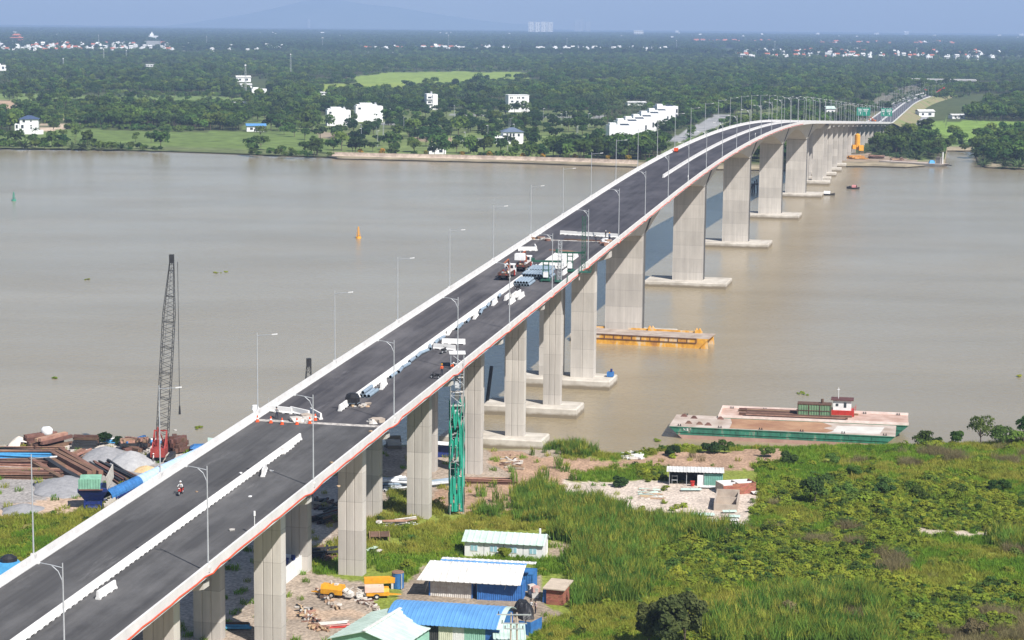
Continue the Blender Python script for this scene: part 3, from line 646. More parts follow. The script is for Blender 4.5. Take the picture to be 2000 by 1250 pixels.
# ---------------------------------------------------------------- far bank
def yhor(x): return YH + .009 * (np.asarray(x, float) - 1000)
FSH = [(-900, 286), (0, 287), (150, 289), (330, 293), (420, 296), (520, 300), (640, 304), (660, 307), (1000, 315), (1240, 323), (1400, 328), (1560, 330), (1640, 322), (1700, 322), (1770, 324), (1846, 318), (1850, 292), (1903, 292), (1908, 316), (1925, 324), (2000, 327), (2600, 340)]
FZ = [  # colour, outline, keeps trees out (0..1)
 ((.12, .17, .045), [(-60, 262), (20, 256), (180, 250), (330, 256), (480, 255), (650, 256), (650, 300), (500, 297), (330, 288), (200, 284), (-60, 282)], .985),
 ((.12, .16, .05), [(480, 228), (560, 222), (660, 226), (660, 254), (470, 254)], .8),
 ((.15, .21, .06), [(-60, 178), (60, 182), (200, 185), (480, 188), (478, 200), (330, 201), (200, 199), (-60, 198)], .9),
 ((.42, .3, .2), [(-60, 193), (20, 196), (36, 208), (30, 217), (-60, 222)], 1),
 ((.48, .38, .28), [(75, 240.5), (120, 239), (178, 239.5), (178, 244), (150, 247.5), (110, 253), (80, 255.5), (74, 250), (120, 246), (76, 244)], 1),
 ((.45, .36, .27), [(75, 232), (150, 231.3), (150, 233.3), (75, 234.5)], 1),
 ((.14, .18, .055), [(640, 262), (800, 255), (1180, 256), (1190, 300), (1000, 306), (640, 298)], .97),
 ((.15, .2, .06), [(860, 262), (1000, 262), (1010, 276), (850, 276)], .97), ((.15, .2, .06), [(1060, 262), (1130, 262), (1130, 274), (1060, 274)], .97),
 ((.3, .24, .17), [(620, 254), (685, 254), (690, 268), (620, 270)], .9), ((.33, .25, .17), [(800, 266), (880, 266), (880, 275), (800, 275)], .9),
 ((.12, .15, .05), [(640, 215), (850, 212), (1180, 215), (1180, 258), (640, 258)], .9),
 ((.25, .25, .24), [(700, 240), (800, 239), (800, 241.5), (700, 243)], 1), ((.25, .25, .24), [(880, 222), (1180, 226), (1180, 229), (880, 225)], 1), ((.28, .28, .27), [(890, 271), (980, 270), (980, 273), (890, 275)], 1),
 ((.2, .27, .055), [(690, 150), (760, 141), (900, 139), (1040, 141), (1036, 153), (940, 157), (880, 165), (700, 168)], .97),
 ((.22, .28, .05), [(628, 164), (790, 162), (792, 178), (630, 180)], .95), ((.2, .26, .06), [(1100, 139), (1135, 139), (1135, 146), (1100, 146)], 1),
 ((.17, .26, .05), [(1806, 238), (1900, 234), (2060, 238), (2060, 262), (1960, 272), (1880, 280), (1830, 280), (1806, 258)], .985),
 ((.12, .19, .05), [(1800, 280), (1960, 274), (1960, 292), (1846, 292)], .96),
 ((.15, .18, .07), [(1440, 205), (1560, 200), (1560, 228), (1440, 232)], .85),
 ((.15, .14, .1), [(1570, 212), (1650, 204), (1700, 196), (1740, 172), (1780, 165), (1905, 165), (1905, 172), (1830, 178), (1775, 190), (1735, 205), (1720, 225), (1690, 240), (1600, 238)], .86),
 ((.3, .3, .31), [(1783, 256), (1798, 226), (1808, 222), (1818, 222), (1806, 240), (1797, 256)], 1),
 ((.12, .17, .045), [(1690, 300), (1760, 303), (1846, 312), (1846, 320), (1760, 322), (1690, 318)], .97),
 ((.3, .23, .17), [(1630, 300), (1700, 296), (1800, 312), (1760, 322), (1640, 322)], 1),
 ((.16, .15, .1), [(640, 299), (1000, 307), (1250, 313), (1250, 326), (640, 306)], .96),
 ((.14, .17, .07), [(1296, 322), (1440, 252), (1560, 226), (1545, 218), (1440, 226), (1330, 276), (1290, 290)], .95),
 ((.3, .3, .3), [(1292, 276), (1326, 276), (1390, 250), (1422, 232), (1440, 221), (1405, 221), (1380, 232), (1330, 258)], 1),
 ((.3, .28, .25), [(1640, 158), (1690, 152), (1780, 150), (1640, 170)], .4),
]
def fzone(X, Y):
    x, y = P2(np.stack([X, Y, np.full(X.shape, 2.)], -1))
    jx = x + (fb(X, Y, 30) - .5) * 10; jy = y + (fb(X + 9, Y, 40) - .5) * 3
    z = np.full(X.shape, -1); kp = np.zeros(X.shape)
    for i, (c, p, k) in enumerate(FZ):
        s = inpoly(jx, jy, p); z[s] = i; kp[s] = k
    return x, y, z, kp
px = np.concatenate([np.arange(-900, -30, 60), np.arange(-30, 2030, 5.), np.arange(2040, 2600, 60)]); fx_, fy_ = zip(*FSH); sh = np.interp(px, fx_, fy_); yh = yhor(px)
rows = []; nr = 170
for k in range(nr + 2):
    if k == 0: rows.append([G(a, b + .6, -.6) for a, b in zip(px, sh)]); continue
    u = (k - 1) / nr; y = yh + (sh - .8 - yh) * (12.3 / (sh - yh)) ** u; rows.append([G(a, b, 1.5) for a, b in zip(px, y)])
V = np.array([[tuple(v) for v in r] for r in rows]); X, Y = V[..., 0], V[..., 1]
x, y, z, kp = fzone(X, Y); n = fb(X, Y, 60)[..., None]
cc = np.array((.05, .07, .026)) * (1 - n) + np.array((.085, .1, .035)) * n
for i, f in enumerate(FZ): cc[z == i] = np.array(f[0]) * (.8 + .4 * fb(X, Y, 25)[z == i])[:, None]
far = (Y > 7000)[..., None]; cc = np.where(far, np.array((.025, .042, .02)) * (.7 + .6 * n), cc)
cc[:3] = np.where((x[:3] < 640)[..., None], np.array((.12, .145, .06)), np.array((.26, .22, .15))) * (.7 + .6 * fb(X[:3], Y[:3], 12))[..., None]; V[1, :, 2] = .5; V[2, :, 2] = 1.1
V[3:, :, 2] = np.where(z[3:] < 0, 1.5 + np.clip((Y[3:] - 5000) / 4000, 0, 1) * 7, 1.5) + np.clip((Y[3:] - 5000) / 5000, 0, 1) * (fb(X[3:], Y[3:], 300) - .5) * 12
gridmesh('far_bank', V, cc, attr_mat('far_soil', 'soil', .12, .7, 1.3))
# the hill on the horizon
mb = MB(); hp = [(330, 50), (372, 45), (430, 36), (490, 26), (545, 14), (590, 3), (625, -3), (665, 0), (720, 9), (775, 14), (830, 24), (890, 33), (940, 40), (1000, 46), (1060, 50)]
def at(px, py, Yd): d = ray(px, py); return CAM + d * (Yd / d[1])
front = [at(a, b, 24800) for a, b in hp]
mb.loft([[(p[0], 23400, 4) for p in front], [(p[0] + 60 * math.sin(i), 24100, max(5, p[2] * .55)) for i, p in enumerate(front)], [tuple(p) for p in front], [(p[0], 26400, 4) for p in front]], close=False)
tag(mb.build('hill', M('hill_forest', (.13, .16, .14), (.1, .13, .11), scale=.004), smooth=True), kind='structure')

# ---------------------------------------------------------------- trees of the far bank
TREES = []
for i in range(8): TREES.append(('mid' if i % 3 else 'dark', broad(100 + i, 9 + (i % 3), 9 + i % 4, 300, 1.25, 'mid' if i % 3 else 'dark')))
for i in range(4): TREES.append(('flat', broad(120 + i, 7.5, 10.5, 260, 1.2, 'dark', .45, 5.6)))
for i in range(3): TREES.append(('shrub', broad(130 + i, 4.2, 6.5, 220, .9, 'mid', .7, 1.7)))
for i in range(3): TREES.append(('bloom', broad(140 + i, 3.6, 4.2, 150, .8, 'bloom', .8, 2.1)))
for i in range(3): TREES.append(('palm', palm_meshes(150 + i, 7.5 + i, 18, 3.6, w=.9)))
for i in range(3): TREES.append(('nipa', palm_meshes(160 + i, 0, 26, 6.0, w=1.1, droop=.55, trunk=False)))
KI = {}
for i, (k, t) in enumerate(TREES): KI.setdefault(k, []).append(i)
TM = [(t[0], t[1].build('trunk', bark).data) for k, t in TREES]
for o in [o for o in COL.objects if o.name.startswith('trunk')]: COL.objects.unlink(o); bpy.data.objects.remove(o)
def both(cm, tm):                                      # crown and trunk in one mesh, a source for the woods
    me = bpy.data.meshes.new('woodland_tree'); nv = len(cm.vertices)
    vs = [tuple(v.co) for v in cm.vertices] + [tuple(v.co) for v in tm.vertices]; fs = [tuple(p.vertices) for p in cm.polygons] + [tuple(i + nv for i in p.vertices) for p in tm.polygons]
    me.from_pydata(vs, [], fs); me.materials.append(cm.materials[0]); me.materials.append(bark)
    me.polygons.foreach_set('material_index', [0] * len(cm.polygons) + [1] * len(tm.polygons)); return me
wood_pr = [proto(both(c, t)) for c, t in TM]
def tree(i, p, s, rz, name, label, cat, group, sz=None):
    o = T(name, label, cat, p, rz, group); o.scale = (s, s, sz or s)
    for nm, me in (('trunk', TM[i][1]), ('crown', TM[i][0])):
        if len(me.vertices):
            c = bpy.data.objects.new(nm, me); COL.objects.link(c); c.parent = o
    return o
# hand-placed belts and single trees first: (photo points, kind, size range)
PL = []
def along(pts, step, kinds, s0, s1, jit=3., lab=None):
    q = [G(a, b) for a, b in pts]
    for a, b in zip(q[:-1], q[1:]):
        n = max(1, int((b - a).length / step))
        for k in range(n):
            p = a.lerp(b, (k + random.random()) / n) + Vector((random.uniform(-jit, jit), random.uniform(-jit, jit) * 2.5, 0)); PL.append((p.x, p.y, random.choice(kinds), random.uniform(s0, s1), lab))
along([(-20, 285.5), (150, 287), (240, 289)], 3.8, ['shrub', 'shrub', 'nipa'], .95, 1.45, 1.5, 'shore'); along([(250, 290.5), (330, 292)], 6, ['shrub'], .5, .9, 2, 'shore')
along([(-20, 279), (200, 281)], 8, ['shrub'], .8, 1.2, 3, 'shore')
along([(200, 286), (320, 290)], 8, ['shrub'], .6, .95, 2, 'shore')
along([(480, 299), (640, 304)], 4., ['shrub', 'shrub', 'mid'], .7, 1.1, 3, 'shore')
along([(480, 291), (640, 297)], 8, ['shrub', 'mid'], .6, 1.0, 4, 'shore')
for a, b, s in ((101, 263, .5), (104, 252, .6), (123, 262, .55), (149, 262, .6), (265, 272, .6), (295, 273, .75), (320, 272, .7), (508, 265, .8), (575, 262, .7), (595, 268, .75), (555, 258, .7), (665, 262, .8)):
    p = G(a, b + 4); PL.append((p.x, p.y, 'mid', s, 'meadow'))
along([(650, 298), (900, 304), (1120, 310), (1230, 314)], 8, ['bloom', 'bloom', 'shrub', 'mid'], .7, 1.1, 2.5, 'prom')
along([(650, 292), (900, 296), (1110, 302), (1240, 306)], 9, ['mid', 'dark', 'flat', 'mid'], .75, 1.2, 5, 'prom2')
along([(1060, 292), (1250, 298)], 8, ['dark', 'flat'], .9, 1.3, 6, 'prom2')
along([(1180, 288), (1240, 290), (1290, 282)], 7, ['dark', 'mid', 'flat'], .9, 1.25, 5, 'prom2')
along([(1300, 262), (1330, 250), (1350, 240)], 9, ['dark'], .8, 1.1, 4, 'villa')
along([(1270, 315), (1330, 300), (1400, 275), (1440, 250), (1500, 236)], 8, ['shrub'], .45, .8, 4, 'bridge')
for r0, st_ in ((284, 17), (272, 15), (263, 22), (254, 14), (246, 26), (237, 17), (228, 22), (220, 14)): along([(650, r0 - 2), (1170, r0 + 2)], st_, ['flat', 'flat', 'mid', 'dark'], .8, 1.15, 4, 'villa')
along([(1700, 302), (1800, 310)], 5.5, ['nipa'], .9, 1.3, 5, 'nipa'); along([(1690, 292), (1790, 300), (1805, 306)], 5, ['nipa', 'nipa', 'nipa', 'shrub'], 1., 1.45, 6, 'nipa'); along([(1700, 282), (1770, 285)], 6, ['nipa', 'mid'], 1., 1.3, 6, 'nipa'); along([(1755, 274), (1782, 272)], 7, ['mid', 'palm'], 1., 1.3, 6, 'nipa')
along([(1925, 320), (2030, 325)], 5, ['nipa'], 1., 1.45, 4, 'nipa2'); along([(1915, 310), (2030, 314)], 5.5, ['nipa'], 1., 1.5, 5, 'nipa2'); along([(1918, 300), (2030, 302)], 6.5, ['nipa', 'shrub'], 1., 1.4, 6, 'nipa2')
for a, b, s in ((1880, 281, .9), (1930, 280, 1.), (1940, 276, 1.1), (1975, 275, 1.1), (1995, 272, 1.2), (1858, 283, .6), (1815, 281, .6), (1985, 285, 1.)): p = G(a, b); PL.append((p.x, p.y, 'mid', s, 'field'))
for k in range(26): p = G(random.uniform(1860, 2010), random.uniform(262, 292)); PL.append((p.x, p.y, random.choice(['mid', 'shrub', 'nipa']), random.uniform(.7, 1.2), 'field'))
# then the general woods
wp = []; yv = 1215.
while yv < 5200:
    st = 7.2 + max(0, yv - 1500) * .0022; w = yv * .262; xs = np.arange(-w, w, st); wp.append(np.stack([xs + RN.uniform(-.5, .5, len(xs)) * st, yv + RN.uniform(-.6, .6, len(xs)) * st], 1)); yv += st * 1.15
wp = np.concatenate(wp); X, Y = wp.T; x, y, z, kp = fzone(X, Y); shx = np.interp(x, fx_, fy_)
HK = [(22, 222, 92, 268), (622, 205, 692, 254), (688, 196, 756, 244), (828, 182, 860, 220), (985, 182, 1040, 226), (960, 246, 1030, 288), (1180, 205, 1340, 284), (470, 238, 526, 258), (1780, 200, 1822, 226), (458, 146, 524, 170), (488, 168, 524, 188), (620, 178, 645, 190), (1220, 198, 1268, 208), (280, 124, 304, 132), (-20, 124, 16, 140), (1606, 205, 1640, 228), (1855, 222, 1890, 234)]
dens = fb(X, Y, 55)
ok = (y < shx - 4) & (RN.random(len(X)) > kp * .9) & (RN.random(len(X)) > np.where(kp > .9, kp, 0)) & (dens > .3)
bt = (wp - BO) @ BD; br = (wp - BO) @ BRR - np.where(bt > 1200, 5.7e-5 * (bt - 1200) ** 2, 0); ok &= ~((abs(br) < 17 + np.where(bt > 1500, 16, 0)) & (bt < 2560))
for a, b, c, d in HK: ok &= ~((x > a) & (x < c) & (y > (b + d) / 2 - 4) & (y < d + 11))
kind = np.array(['mid', 'mid', 'dark', 'flat', 'mid', 'palm'])[RN.integers(0, 6, len(X))]
pz = fb(X + 900, Y, 140); kind = np.where((pz > .56) & (Y > 1650), np.where(RN.random(len(X)) < .75, 'palm', 'nipa'), kind); kind = np.where((fb(X, Y + 555, 90) > .62), 'shrub', kind)
kind = np.where((RN.random(len(X)) < .7) & (x > 640) & (x < 1180) & (y > 205) & (y < 300), 'flat', kind)
lowz = ((x < 480) & (y > 198) & (y < 226)) | ((x > 600) & (x < 1060) & (y > 156) & (y < 186)); kind = np.where(lowz & (RN.random(len(X)) < .93), 'shrub', kind)
big = fb(X + 33, Y + 801, 80); scw = RN.uniform(.7, 1.15, len(X)) * (.75 + .5 * big)
for i in np.where(ok)[0]: PL.append((X[i], Y[i], kind[i], scw[i], None))
PL.sort(key=lambda a: (0 if a[4] else 1, a[1]))
LAB = {'shore': ('green shrub in the mangrove belt at the far water edge on the left', 'shrubs of the left far shore'), 'meadow': ('small round tree standing alone in the green meadow across the river', 'trees on the far meadow'),
 'prom': ('low bush or yellow flowering tree behind the stone embankment', 'bushes along the stone embankment'), 'prom2': ('dark leafy tree in the row behind the stone embankment', 'trees behind the stone embankment'),
 'villa': ('spreading dark tree among the villa plots across the river', 'trees of the villa plots'), 'bridge': ('green shrub growing close to the far bridge piers', 'shrubs by the far piers'),
 'nipa': ('tall water palm clump on the far bank right of the bridge', 'water palms right of the bridge'), 'nipa2': ('tall water palm clump on the point at the right frame edge', 'water palms on the right point'), 'field': ('slender green tree at the edge of the bright rice field', 'trees by the rice field'), None: ('green tree at the front of the far woods', 'front trees of the far woods')}
CATN = {'bloom': ('flowering_bush', 'bush'), 'shrub': ('shrub', 'shrub'), 'palm': ('palm_tree', 'palm tree'), 'nipa': ('water_palm', 'palm'), 'mid': ('tree', 'tree'), 'dark': ('tree', 'tree'), 'flat': ('tree', 'tree')}
NT = {}; woods = []
for (a, b, k, s, g) in PL:
    i = random.choice(KI[k])
    if NT.get(k in ('palm', 'nipa'), 0) < (240 if k not in ('palm', 'nipa') else 120):
        NT[k in ('palm', 'nipa')] = NT.get(k in ('palm', 'nipa'), 0) + 1
        nm, ct = CATN[k]; x_, y_ = P2((a, b, 1.4)); word = {'mid': 'rounded green tree', 'dark': 'dark green tree', 'flat': 'flat-topped tree', 'shrub': 'low green shrub', 'bloom': 'yellow flowering bush', 'palm': 'feathery palm', 'nipa': 'water palm clump'}[k]
        word = ('large ' if s > 1.12 else 'small ' if s < .72 else '') + word
        for lim, wh in ((55, 'left of the navy-roofed house'), (90, 'by the navy-roofed house'), (200, 'right of the navy-roofed house'), (330, 'along the left meadow'), (470, 'at the right end of the left meadow'), (560, 'by the blue-roofed open shed'), (640, 'left of the blank white blocks'), (700, 'by the left blank white block'), (770, 'by the right blank white block'), (830, 'left of the slim tower house'), (900, 'by the slim tower house'), (970, 'left of the four-storey house'), (1045, 'by the four-storey house'), (1110, 'right of the four-storey house'), (1185, 'left of the stepped town houses'), (1250, 'before the stepped town houses'), (1330, 'right of the stepped town houses'), (1430, 'beside the grey street by the bridge'), (1560, 'behind the bridge crest'), (1740, 'beside the far piers'), (1800, 'right of the yellow plant'), (1910, 'by the rice field'), (9999, 'on the point at the right edge')):
            if x_ < lim: break
        row = 'at the water edge' if y_ > 291 else 'just behind the shore' if y_ > 278 else 'in the front plots' if y_ > 262 else 'in the middle plots' if y_ > 245 else 'in the rear plots' if y_ > 225 else 'in the woods'
        lab = f'{word} {wh}, {row}'; grp = f'{k} trees {wh}, {row}'.replace('bloom trees', 'flowering bushes').replace('shrub trees', 'shrubs').replace('nipa trees', 'water palms').replace('palm trees', 'palms').replace('mid trees', 'rounded trees').replace('flat trees', 'flat-topped trees')
        tree(i, (a, b, 1.4), s, random.uniform(0, 6.28), nm, lab, ct, grp)
    else: woods.append((a, b, 1.4, i, s))
Wd = np.array(woods)
scatter('woodland', Wd[:, :3], wood_pr, Wd[:, 3].astype(int), Wd[:, 4], RN.uniform(0, 6.28, len(Wd)))
wp = []; yv = 5200.
while yv < 16000:
    st = 15 + (yv - 5200) * .0042; w = yv * .262; xs = np.arange(-w, w, st); wp.append(np.stack([xs + RN.uniform(-.5, .5, len(xs)) * st, yv + RN.uniform(-.6, .6, len(xs)) * st * 1.5], 1)); yv += st * 1.8
wp = np.concatenate(wp); X, Y = wp.T; ok = fb(X, Y, 420) > .28; x, y = P2(np.stack([X, Y, np.full(X.shape, 2.)], -1))
VZ = [[(-60, 84), (330, 86), (340, 108), (-60, 106)], [(690, 90), (1020, 92), (1020, 106), (690, 104)], [(1040, 93), (1330, 95), (1330, 107), (1040, 106)], [(1360, 95), (1680, 98), (1680, 122), (1440, 120)], [(1690, 100), (2060, 103), (2060, 122), (1690, 120)], [(1350, 80), (1530, 82), (1530, 88), (1350, 88)], [(1585, 84), (1870, 87), (1870, 94), (1585, 93)]]
for vz in VZ: ok &= ~(inpoly(x, y, vz) & (RN.random(len(X)) < .85))
X, Y = X[ok], Y[ok]
sc = (1.5 + (Y - 5200) * .00028) * RN.uniform(.7, 1.3, len(X)); zz = 1.3 + np.clip((Y - 5200) / 4000, 0, 1) * 3
scatter('far_woodland', np.stack([X, Y, zz], 1), wood_pr, np.array(KI['dark'])[RN.integers(0, len(KI['dark']), len(X))], sc, RN.uniform(0, 6.28, len(X)), np.minimum(sc, 1.6 + .5 * fb(X, Y, 600)))

# ---------------------------------------------------------------- air
mb = MB(); mb.box((0, 13400, 207), (27000, 27400, 420))
hz = mb.build('haze', bpy.data.materials.new('haze')); tag(hz, kind='stuff'); hm = hz.data.materials[0]; hm.use_nodes = True; hn = hm.node_tree.nodes
hn.remove(hn['Principled BSDF']); hv = hn.new('ShaderNodeVolumePrincipled'); hv.inputs['Color'].default_value = (.41, .57, .9, 1); hv.inputs['Density'].default_value = 9e-5; hv.inputs['Anisotropy'].default_value = .0
hm.node_tree.links.new(hv.outputs[0], hn['Material Output'].inputs['Volume'])
# ---------------------------------------------------------------- near bank, right of the bridge
def FRM(a, b, z=None):                                 # a wall's foot from a to b -> corner, turn, length
    A, Bq = N(*a), N(*b); d = Bq - A; A.z = min(A.z, Bq.z) - .15 if z is None else z
    return A, math.atan2(d.y, d.x), math.hypot(d.x, d.y)
tin_mint = M('mint_sheet', (.54, .66, .6), (.4, .51, .45), scale=.5, rough=.5, detail=6)
tin_blue = M('blue_sheet', (.12, .31, .6), (.08, .22, .45), wid=.5, scale=.5, rough=.5, detail=6)
tin_white = M('white_sheet', (.72, .72, .71), (.52, .51, .48), scale=.5, rough=.55, detail=7)
panel_w = M('white_wall_panel', (.74, .74, .74), (.62, .62, .61), scale=.5, rough=.7, detail=7)
dirt_w = M('dirty_white', (.62, .6, .56), (.42, .38, .34), scale=1.1, rough=.8, detail=8)
brick = M('clay_brick', (.36, .14, .09), (.26, .1, .065), scale=2.5, rough=.9, var=.2)
cement = M('raw_cement', (.46, .39, .32), (.34, .28, .23), scale=.7, rough=.95, detail=8)
tarp_k = M('black_tarpaulin', (.022, .022, .026), (.012, .012, .014), rough=.5)
inside = M('interior_shade', (.05, .05, .05), (.03, .03, .03), rough=.9)  # shade inside the sheds, put into the colour

def sheet_roof(name, m, parent, pts_fn, u0, u1, nu, vs, pitch=.0, thick=.06):
    """roof sheet: pts_fn(u, v) -> (x, y, z), ribs along v"""
    mb = MB(); us = []
    n = max(1, int((u1 - u0) / pitch)) if pitch else nu
    for i in range(n):
        a = u0 + (u1 - u0) * i / n; w = (u1 - u0) / n
        us += [(a, 0), (a + w * .62, 0), (a + w * .72, .05), (a + w * .9, .05)] if pitch else [(a, 0)]
    us.append((u1, 0))
    rows = [[Vector(pts_fn(u, v)) + Vector((0, 0, e)) for u, e in us] for v in vs]
    mb.loft(rows, close=False); mb.loft([[p - Vector((0, 0, thick)) for p in r] for r in rows], close=False)
    for k in (0, -1): mb.loft([rows[k], [p - Vector((0, 0, thick)) for p in rows[k]]], close=False)
    for k in (0, -1): mb.loft([[r[k] for r in rows], [r[k] - Vector((0, 0, thick)) for r in rows]], close=False)
    return mb.build(name, m, parent)

# white cabin with mint roof
A, rz, L = FRM((907, 1084), (1060, 1093))
t = T('site_cabin', 'long white cabin with pale mint roof and four windows in the tall grass', 'cabin', A, rz); dp, h = 4.2, 2.55
for i in range(4):
    mb = MB(); x0, x1 = L * i / 4 + .03, L * (i + 1) / 4 - .03; mb.box(((x0 + x1) / 2, .04, h / 2), (x1 - x0, .08, h)); mb.build('wall_panel', panel_w, t)
    mb = MB(); xm = (x0 + x1) / 2; mb.box((xm, -.03, 1.5), (1.12, .06, 1.0))
    for s in (-.28, .28): mb.box((xm + s, -.07, 1.5), (.46, .02, .86), 1)
    mb.build('window', [white_p, M('pale_blue_pane', (.3, .5, .56), (.25, .44, .5), rough=.15)], t)
    if i: mb = MB(); mb.box((L * i / 4, .03, h / 2), (.06, .08, h)); mb.build('panel_joint', dark, t)
mb = MB()
for x in (.04, L - .04): mb.add([(x, 0.08, 0), (x, dp, 0), (x, dp, h), (x, dp / 2, h + .95), (x, .08, h), (x + .001, .08, 0)], [(0, 1, 2, 3, 4)])
mb.box((L / 2, dp, h / 2), (L, .08, h)); mb.build('end_wall', panel_w, t)
sheet_roof('roof', tin_mint, t, lambda u, v: (u, dp / 2 + v * (dp / 2 + .45), h + 1.06 - abs(v) * 1.15), -.35, L + .3, 1, (-1, 0, 1), .9)
mb = MB(); mb.tube((L - .9, dp * .6, h + .7), (L - .9, dp * .6, h + 1.75), .16, n=8); mb.build('chimney_pipe', white_p, t)
mb = MB(); mb.tube((L + .25, dp * .5, 0), (L + .25, dp * .5, h + .8), .04, n=6); mb.build('down_pipe', white_p, t)

# shipping containers and the canopy over two of them
def container(a, b, dp, h, m, label, m2=None, end='blue'):
    A, rz, L = FRM(a, b); t = T('shipping_container', label, 'container', A, rz); m2 = m2 or m
    for nm, p, q, mm in (('front_wall', (0, 0, .12), (L, 0, .12), m), ('end_wall', (L, 0, .12), (L, dp, .12), m2), ('back_wall', (L, dp, .12), (0, dp, .12), m), ('end_wall', (0, dp, .12), (0, 0, .12), m2)):
        mb = MB(); ribbed(mb, p, q, h - .24, .28, .05); mb.build(nm, mm, t)
    mb = MB()
    for x in (0, L):
        for y in (0, dp): mb.box((x, y, h / 2), (.16, .16, h))
    for z in (.07, h - .06):
        for y in (0, dp): mb.box((L / 2, y, z), (L - .16, .13, .14))
        for x in (0, L): mb.box((x, dp / 2, z), (.13, dp - .16, .14))
    mb.build('frame', m2, t)
    mb = MB(); mb.box((L / 2, dp / 2, h - .05), (L - .1, dp - .1, .05)); mb.build('top', m, t)
    return t, L
cw, Lw = container((839, 1163), (922, 1168), 2.4, 2.6, dirt_w, 'white ribbed shipping container with blue ends under the white canopy', blue_p)
cb, Lb = container((933, 1170), (1020, 1174), 2.4, 2.55, blue_p, 'blue ribbed shipping container beside the white one under the canopy')
cc_, Lc = container((1006, 1152), (1040, 1154), 3.2, 2.6, blue_p, 'short blue container with a window behind the right end of the canopy')
mb = MB(); mb.box((.55, -.06, 1.6), (.8, .05, .9)); mb.build('window', glass, cc_)
A, rz, L = FRM((833, 1163), (1006, 1173)); L = 13.3
t = T('canopy', 'white curved sheet canopy with blue ridge strip over the two containers', 'canopy', A, rz)
cv = lambda u, v: (u * 1 - (.9 * (1 - v) if u < 1 else .0) * (1 - v), -1.3 + 5.6 * v, 2.95 + 1.5 * math.sin(v * 1.45) - .25 * (1 - v) ** 2)
sheet_roof('roof_sheet', tin_white, t, cv, -.2, L, 1, np.linspace(0, .82, 8), .8)
sheet_roof('ridge_strip', tin_blue, t, cv, 1.2, L, 1, np.linspace(.821, .93, 3), .8); sheet_roof('rear_sheet', tin_white, t, cv, 1.2, L + 1.2, 1, np.linspace(.931, 1.12, 3), .8)
for x in (.6, 6.4, 11.4):
    mb = MB(); mb.tube((x, -.7, 2.9), (x + .3, .2, 1.9), .05, n=6); mb.tube((x, -.9, 2.9), (x - .9, .5, .6), .035, n=6); mb.build('strut', steel_g, t)

# blue barrel-roofed workshop
A, rz, L = FRM((757, 1261), (976, 1276)); h = 3.4; dp = 8.4
t = T('workshop', 'long workshop with bright blue barrel roof and patched front wall', 'workshop', A, rz)
bv = lambda u, v: (u, -.6 + (dp + 1.2) * v, h + 1.75 * math.sin(math.pi * (.08 + .84 * v)) - .42)
sheet_roof('roof', tin_blue, t, bv, -.3, L - .35, 1, np.linspace(0, 1, 12), .55)
sheet_roof('roof_edge', tin_mint, t, lambda u, v: (u, -.6 + (dp + 1.2) * v, h + 1.75 * math.sin(math.pi * (.08 + .84 * v)) - .4), L - .33, L + .35, 2, np.linspace(0, 1, 12))
for x0, x1, m, nm in ((0, 6.6, inside, 'doorway_shade'), (6.6, 8.4, M('cream_sheet', (.6, .6, .46), (.48, .48, .36), rough=.6), 'wall_sheet'), (8.4, 9.9, tin_white, 'wall_sheet'), (9.9, 12.6, mint, 'wall_sheet'), (12.6, L - .1, blue_p, 'wall_sheet')):
    mb = MB(); ribbed(mb, (x0, .1 if nm == 'doorway_shade' else 0, .0), (x1, .1 if nm == 'doorway_shade' else 0, 0), h - .1, .25, .04); mb.build(nm, m, t)  # the opening is a dark sheet, its shade painted on
mb = MB(); poly = [(L - .12, bv(0, v)[1], bv(0, v)[2] - .1) for v in np.linspace(.06, .94, 12)]; mb.add([(L - .12, 0, 0)] + poly + [(L - .12, dp, 0)], [tuple(range(14))]); mb.build('end_wall', blue_p, t)
mb = MB(); mb.box((L / 2, dp, 1.6), (L, .1, 3.2)); mb.build('back_wall', blue_p, t)
A2, rz2, L2 = FRM((1013, 1236), (1037, 1240))
t = T('blue_fence_panel', 'small blue sheet enclosure at the right end of the workshop', 'enclosure', A2, rz2)
mb = MB(); ribbed(mb, (0, 0, 0), (L2, 0, 0), 2.0, .25, .04); mb.build('front_sheet', blue_p, t); mb = MB(); ribbed(mb, (L2, 0, 0), (L2, 3., 0), 2., .25, .04); mb.build('side_sheet', blue_p, t)
q = N(1022, 1200); mb = MB(); rows = []
for j in range(9):
    v = j / 8; rows.append([((1.5 - .9 * v) * math.cos(a) * (1 + .15 * math.sin(3 * a + 4 * v)), (2.6 - 1.6 * v) * math.sin(a) * (1 + .12 * math.sin(5 * a - 3 * v)), 2.5 * v * (1 - .25 * v) + .12 * math.sin(4 * a)) for a in np.linspace(0, 6.283, 19)[:-1]])
mb.loft(rows); tag(mb.build('tarpaulin', tarp_k, None, q, .3), 'black crumpled tarpaulin heaped at the right end of the blue roof', 'tarpaulin')
A, rz, L = FRM((966, 1284), (1024, 1284), 2.)
t = T('lean_to', 'small lean-to shed with pale mint sheet roof below the blue workshop', 'shed', A, rz)
sheet_roof('roof', tin_mint, t, lambda u, v: (u, -.3 + v * 4.6, 2.35 + v * .7), -.2, L + .2, 1, (0, 1), .5)
mb = MB(); ribbed(mb, (0, 0, 0), (L, 0, 0), 2.3, .3, .04); mb.build('front_wall', dirt_w, t)
for x in (.1, L - .1): mb = MB(); mb.tube((x, 4.2, 0), (x, 4.2, 2.9), .06); mb.build('post', wood, t)

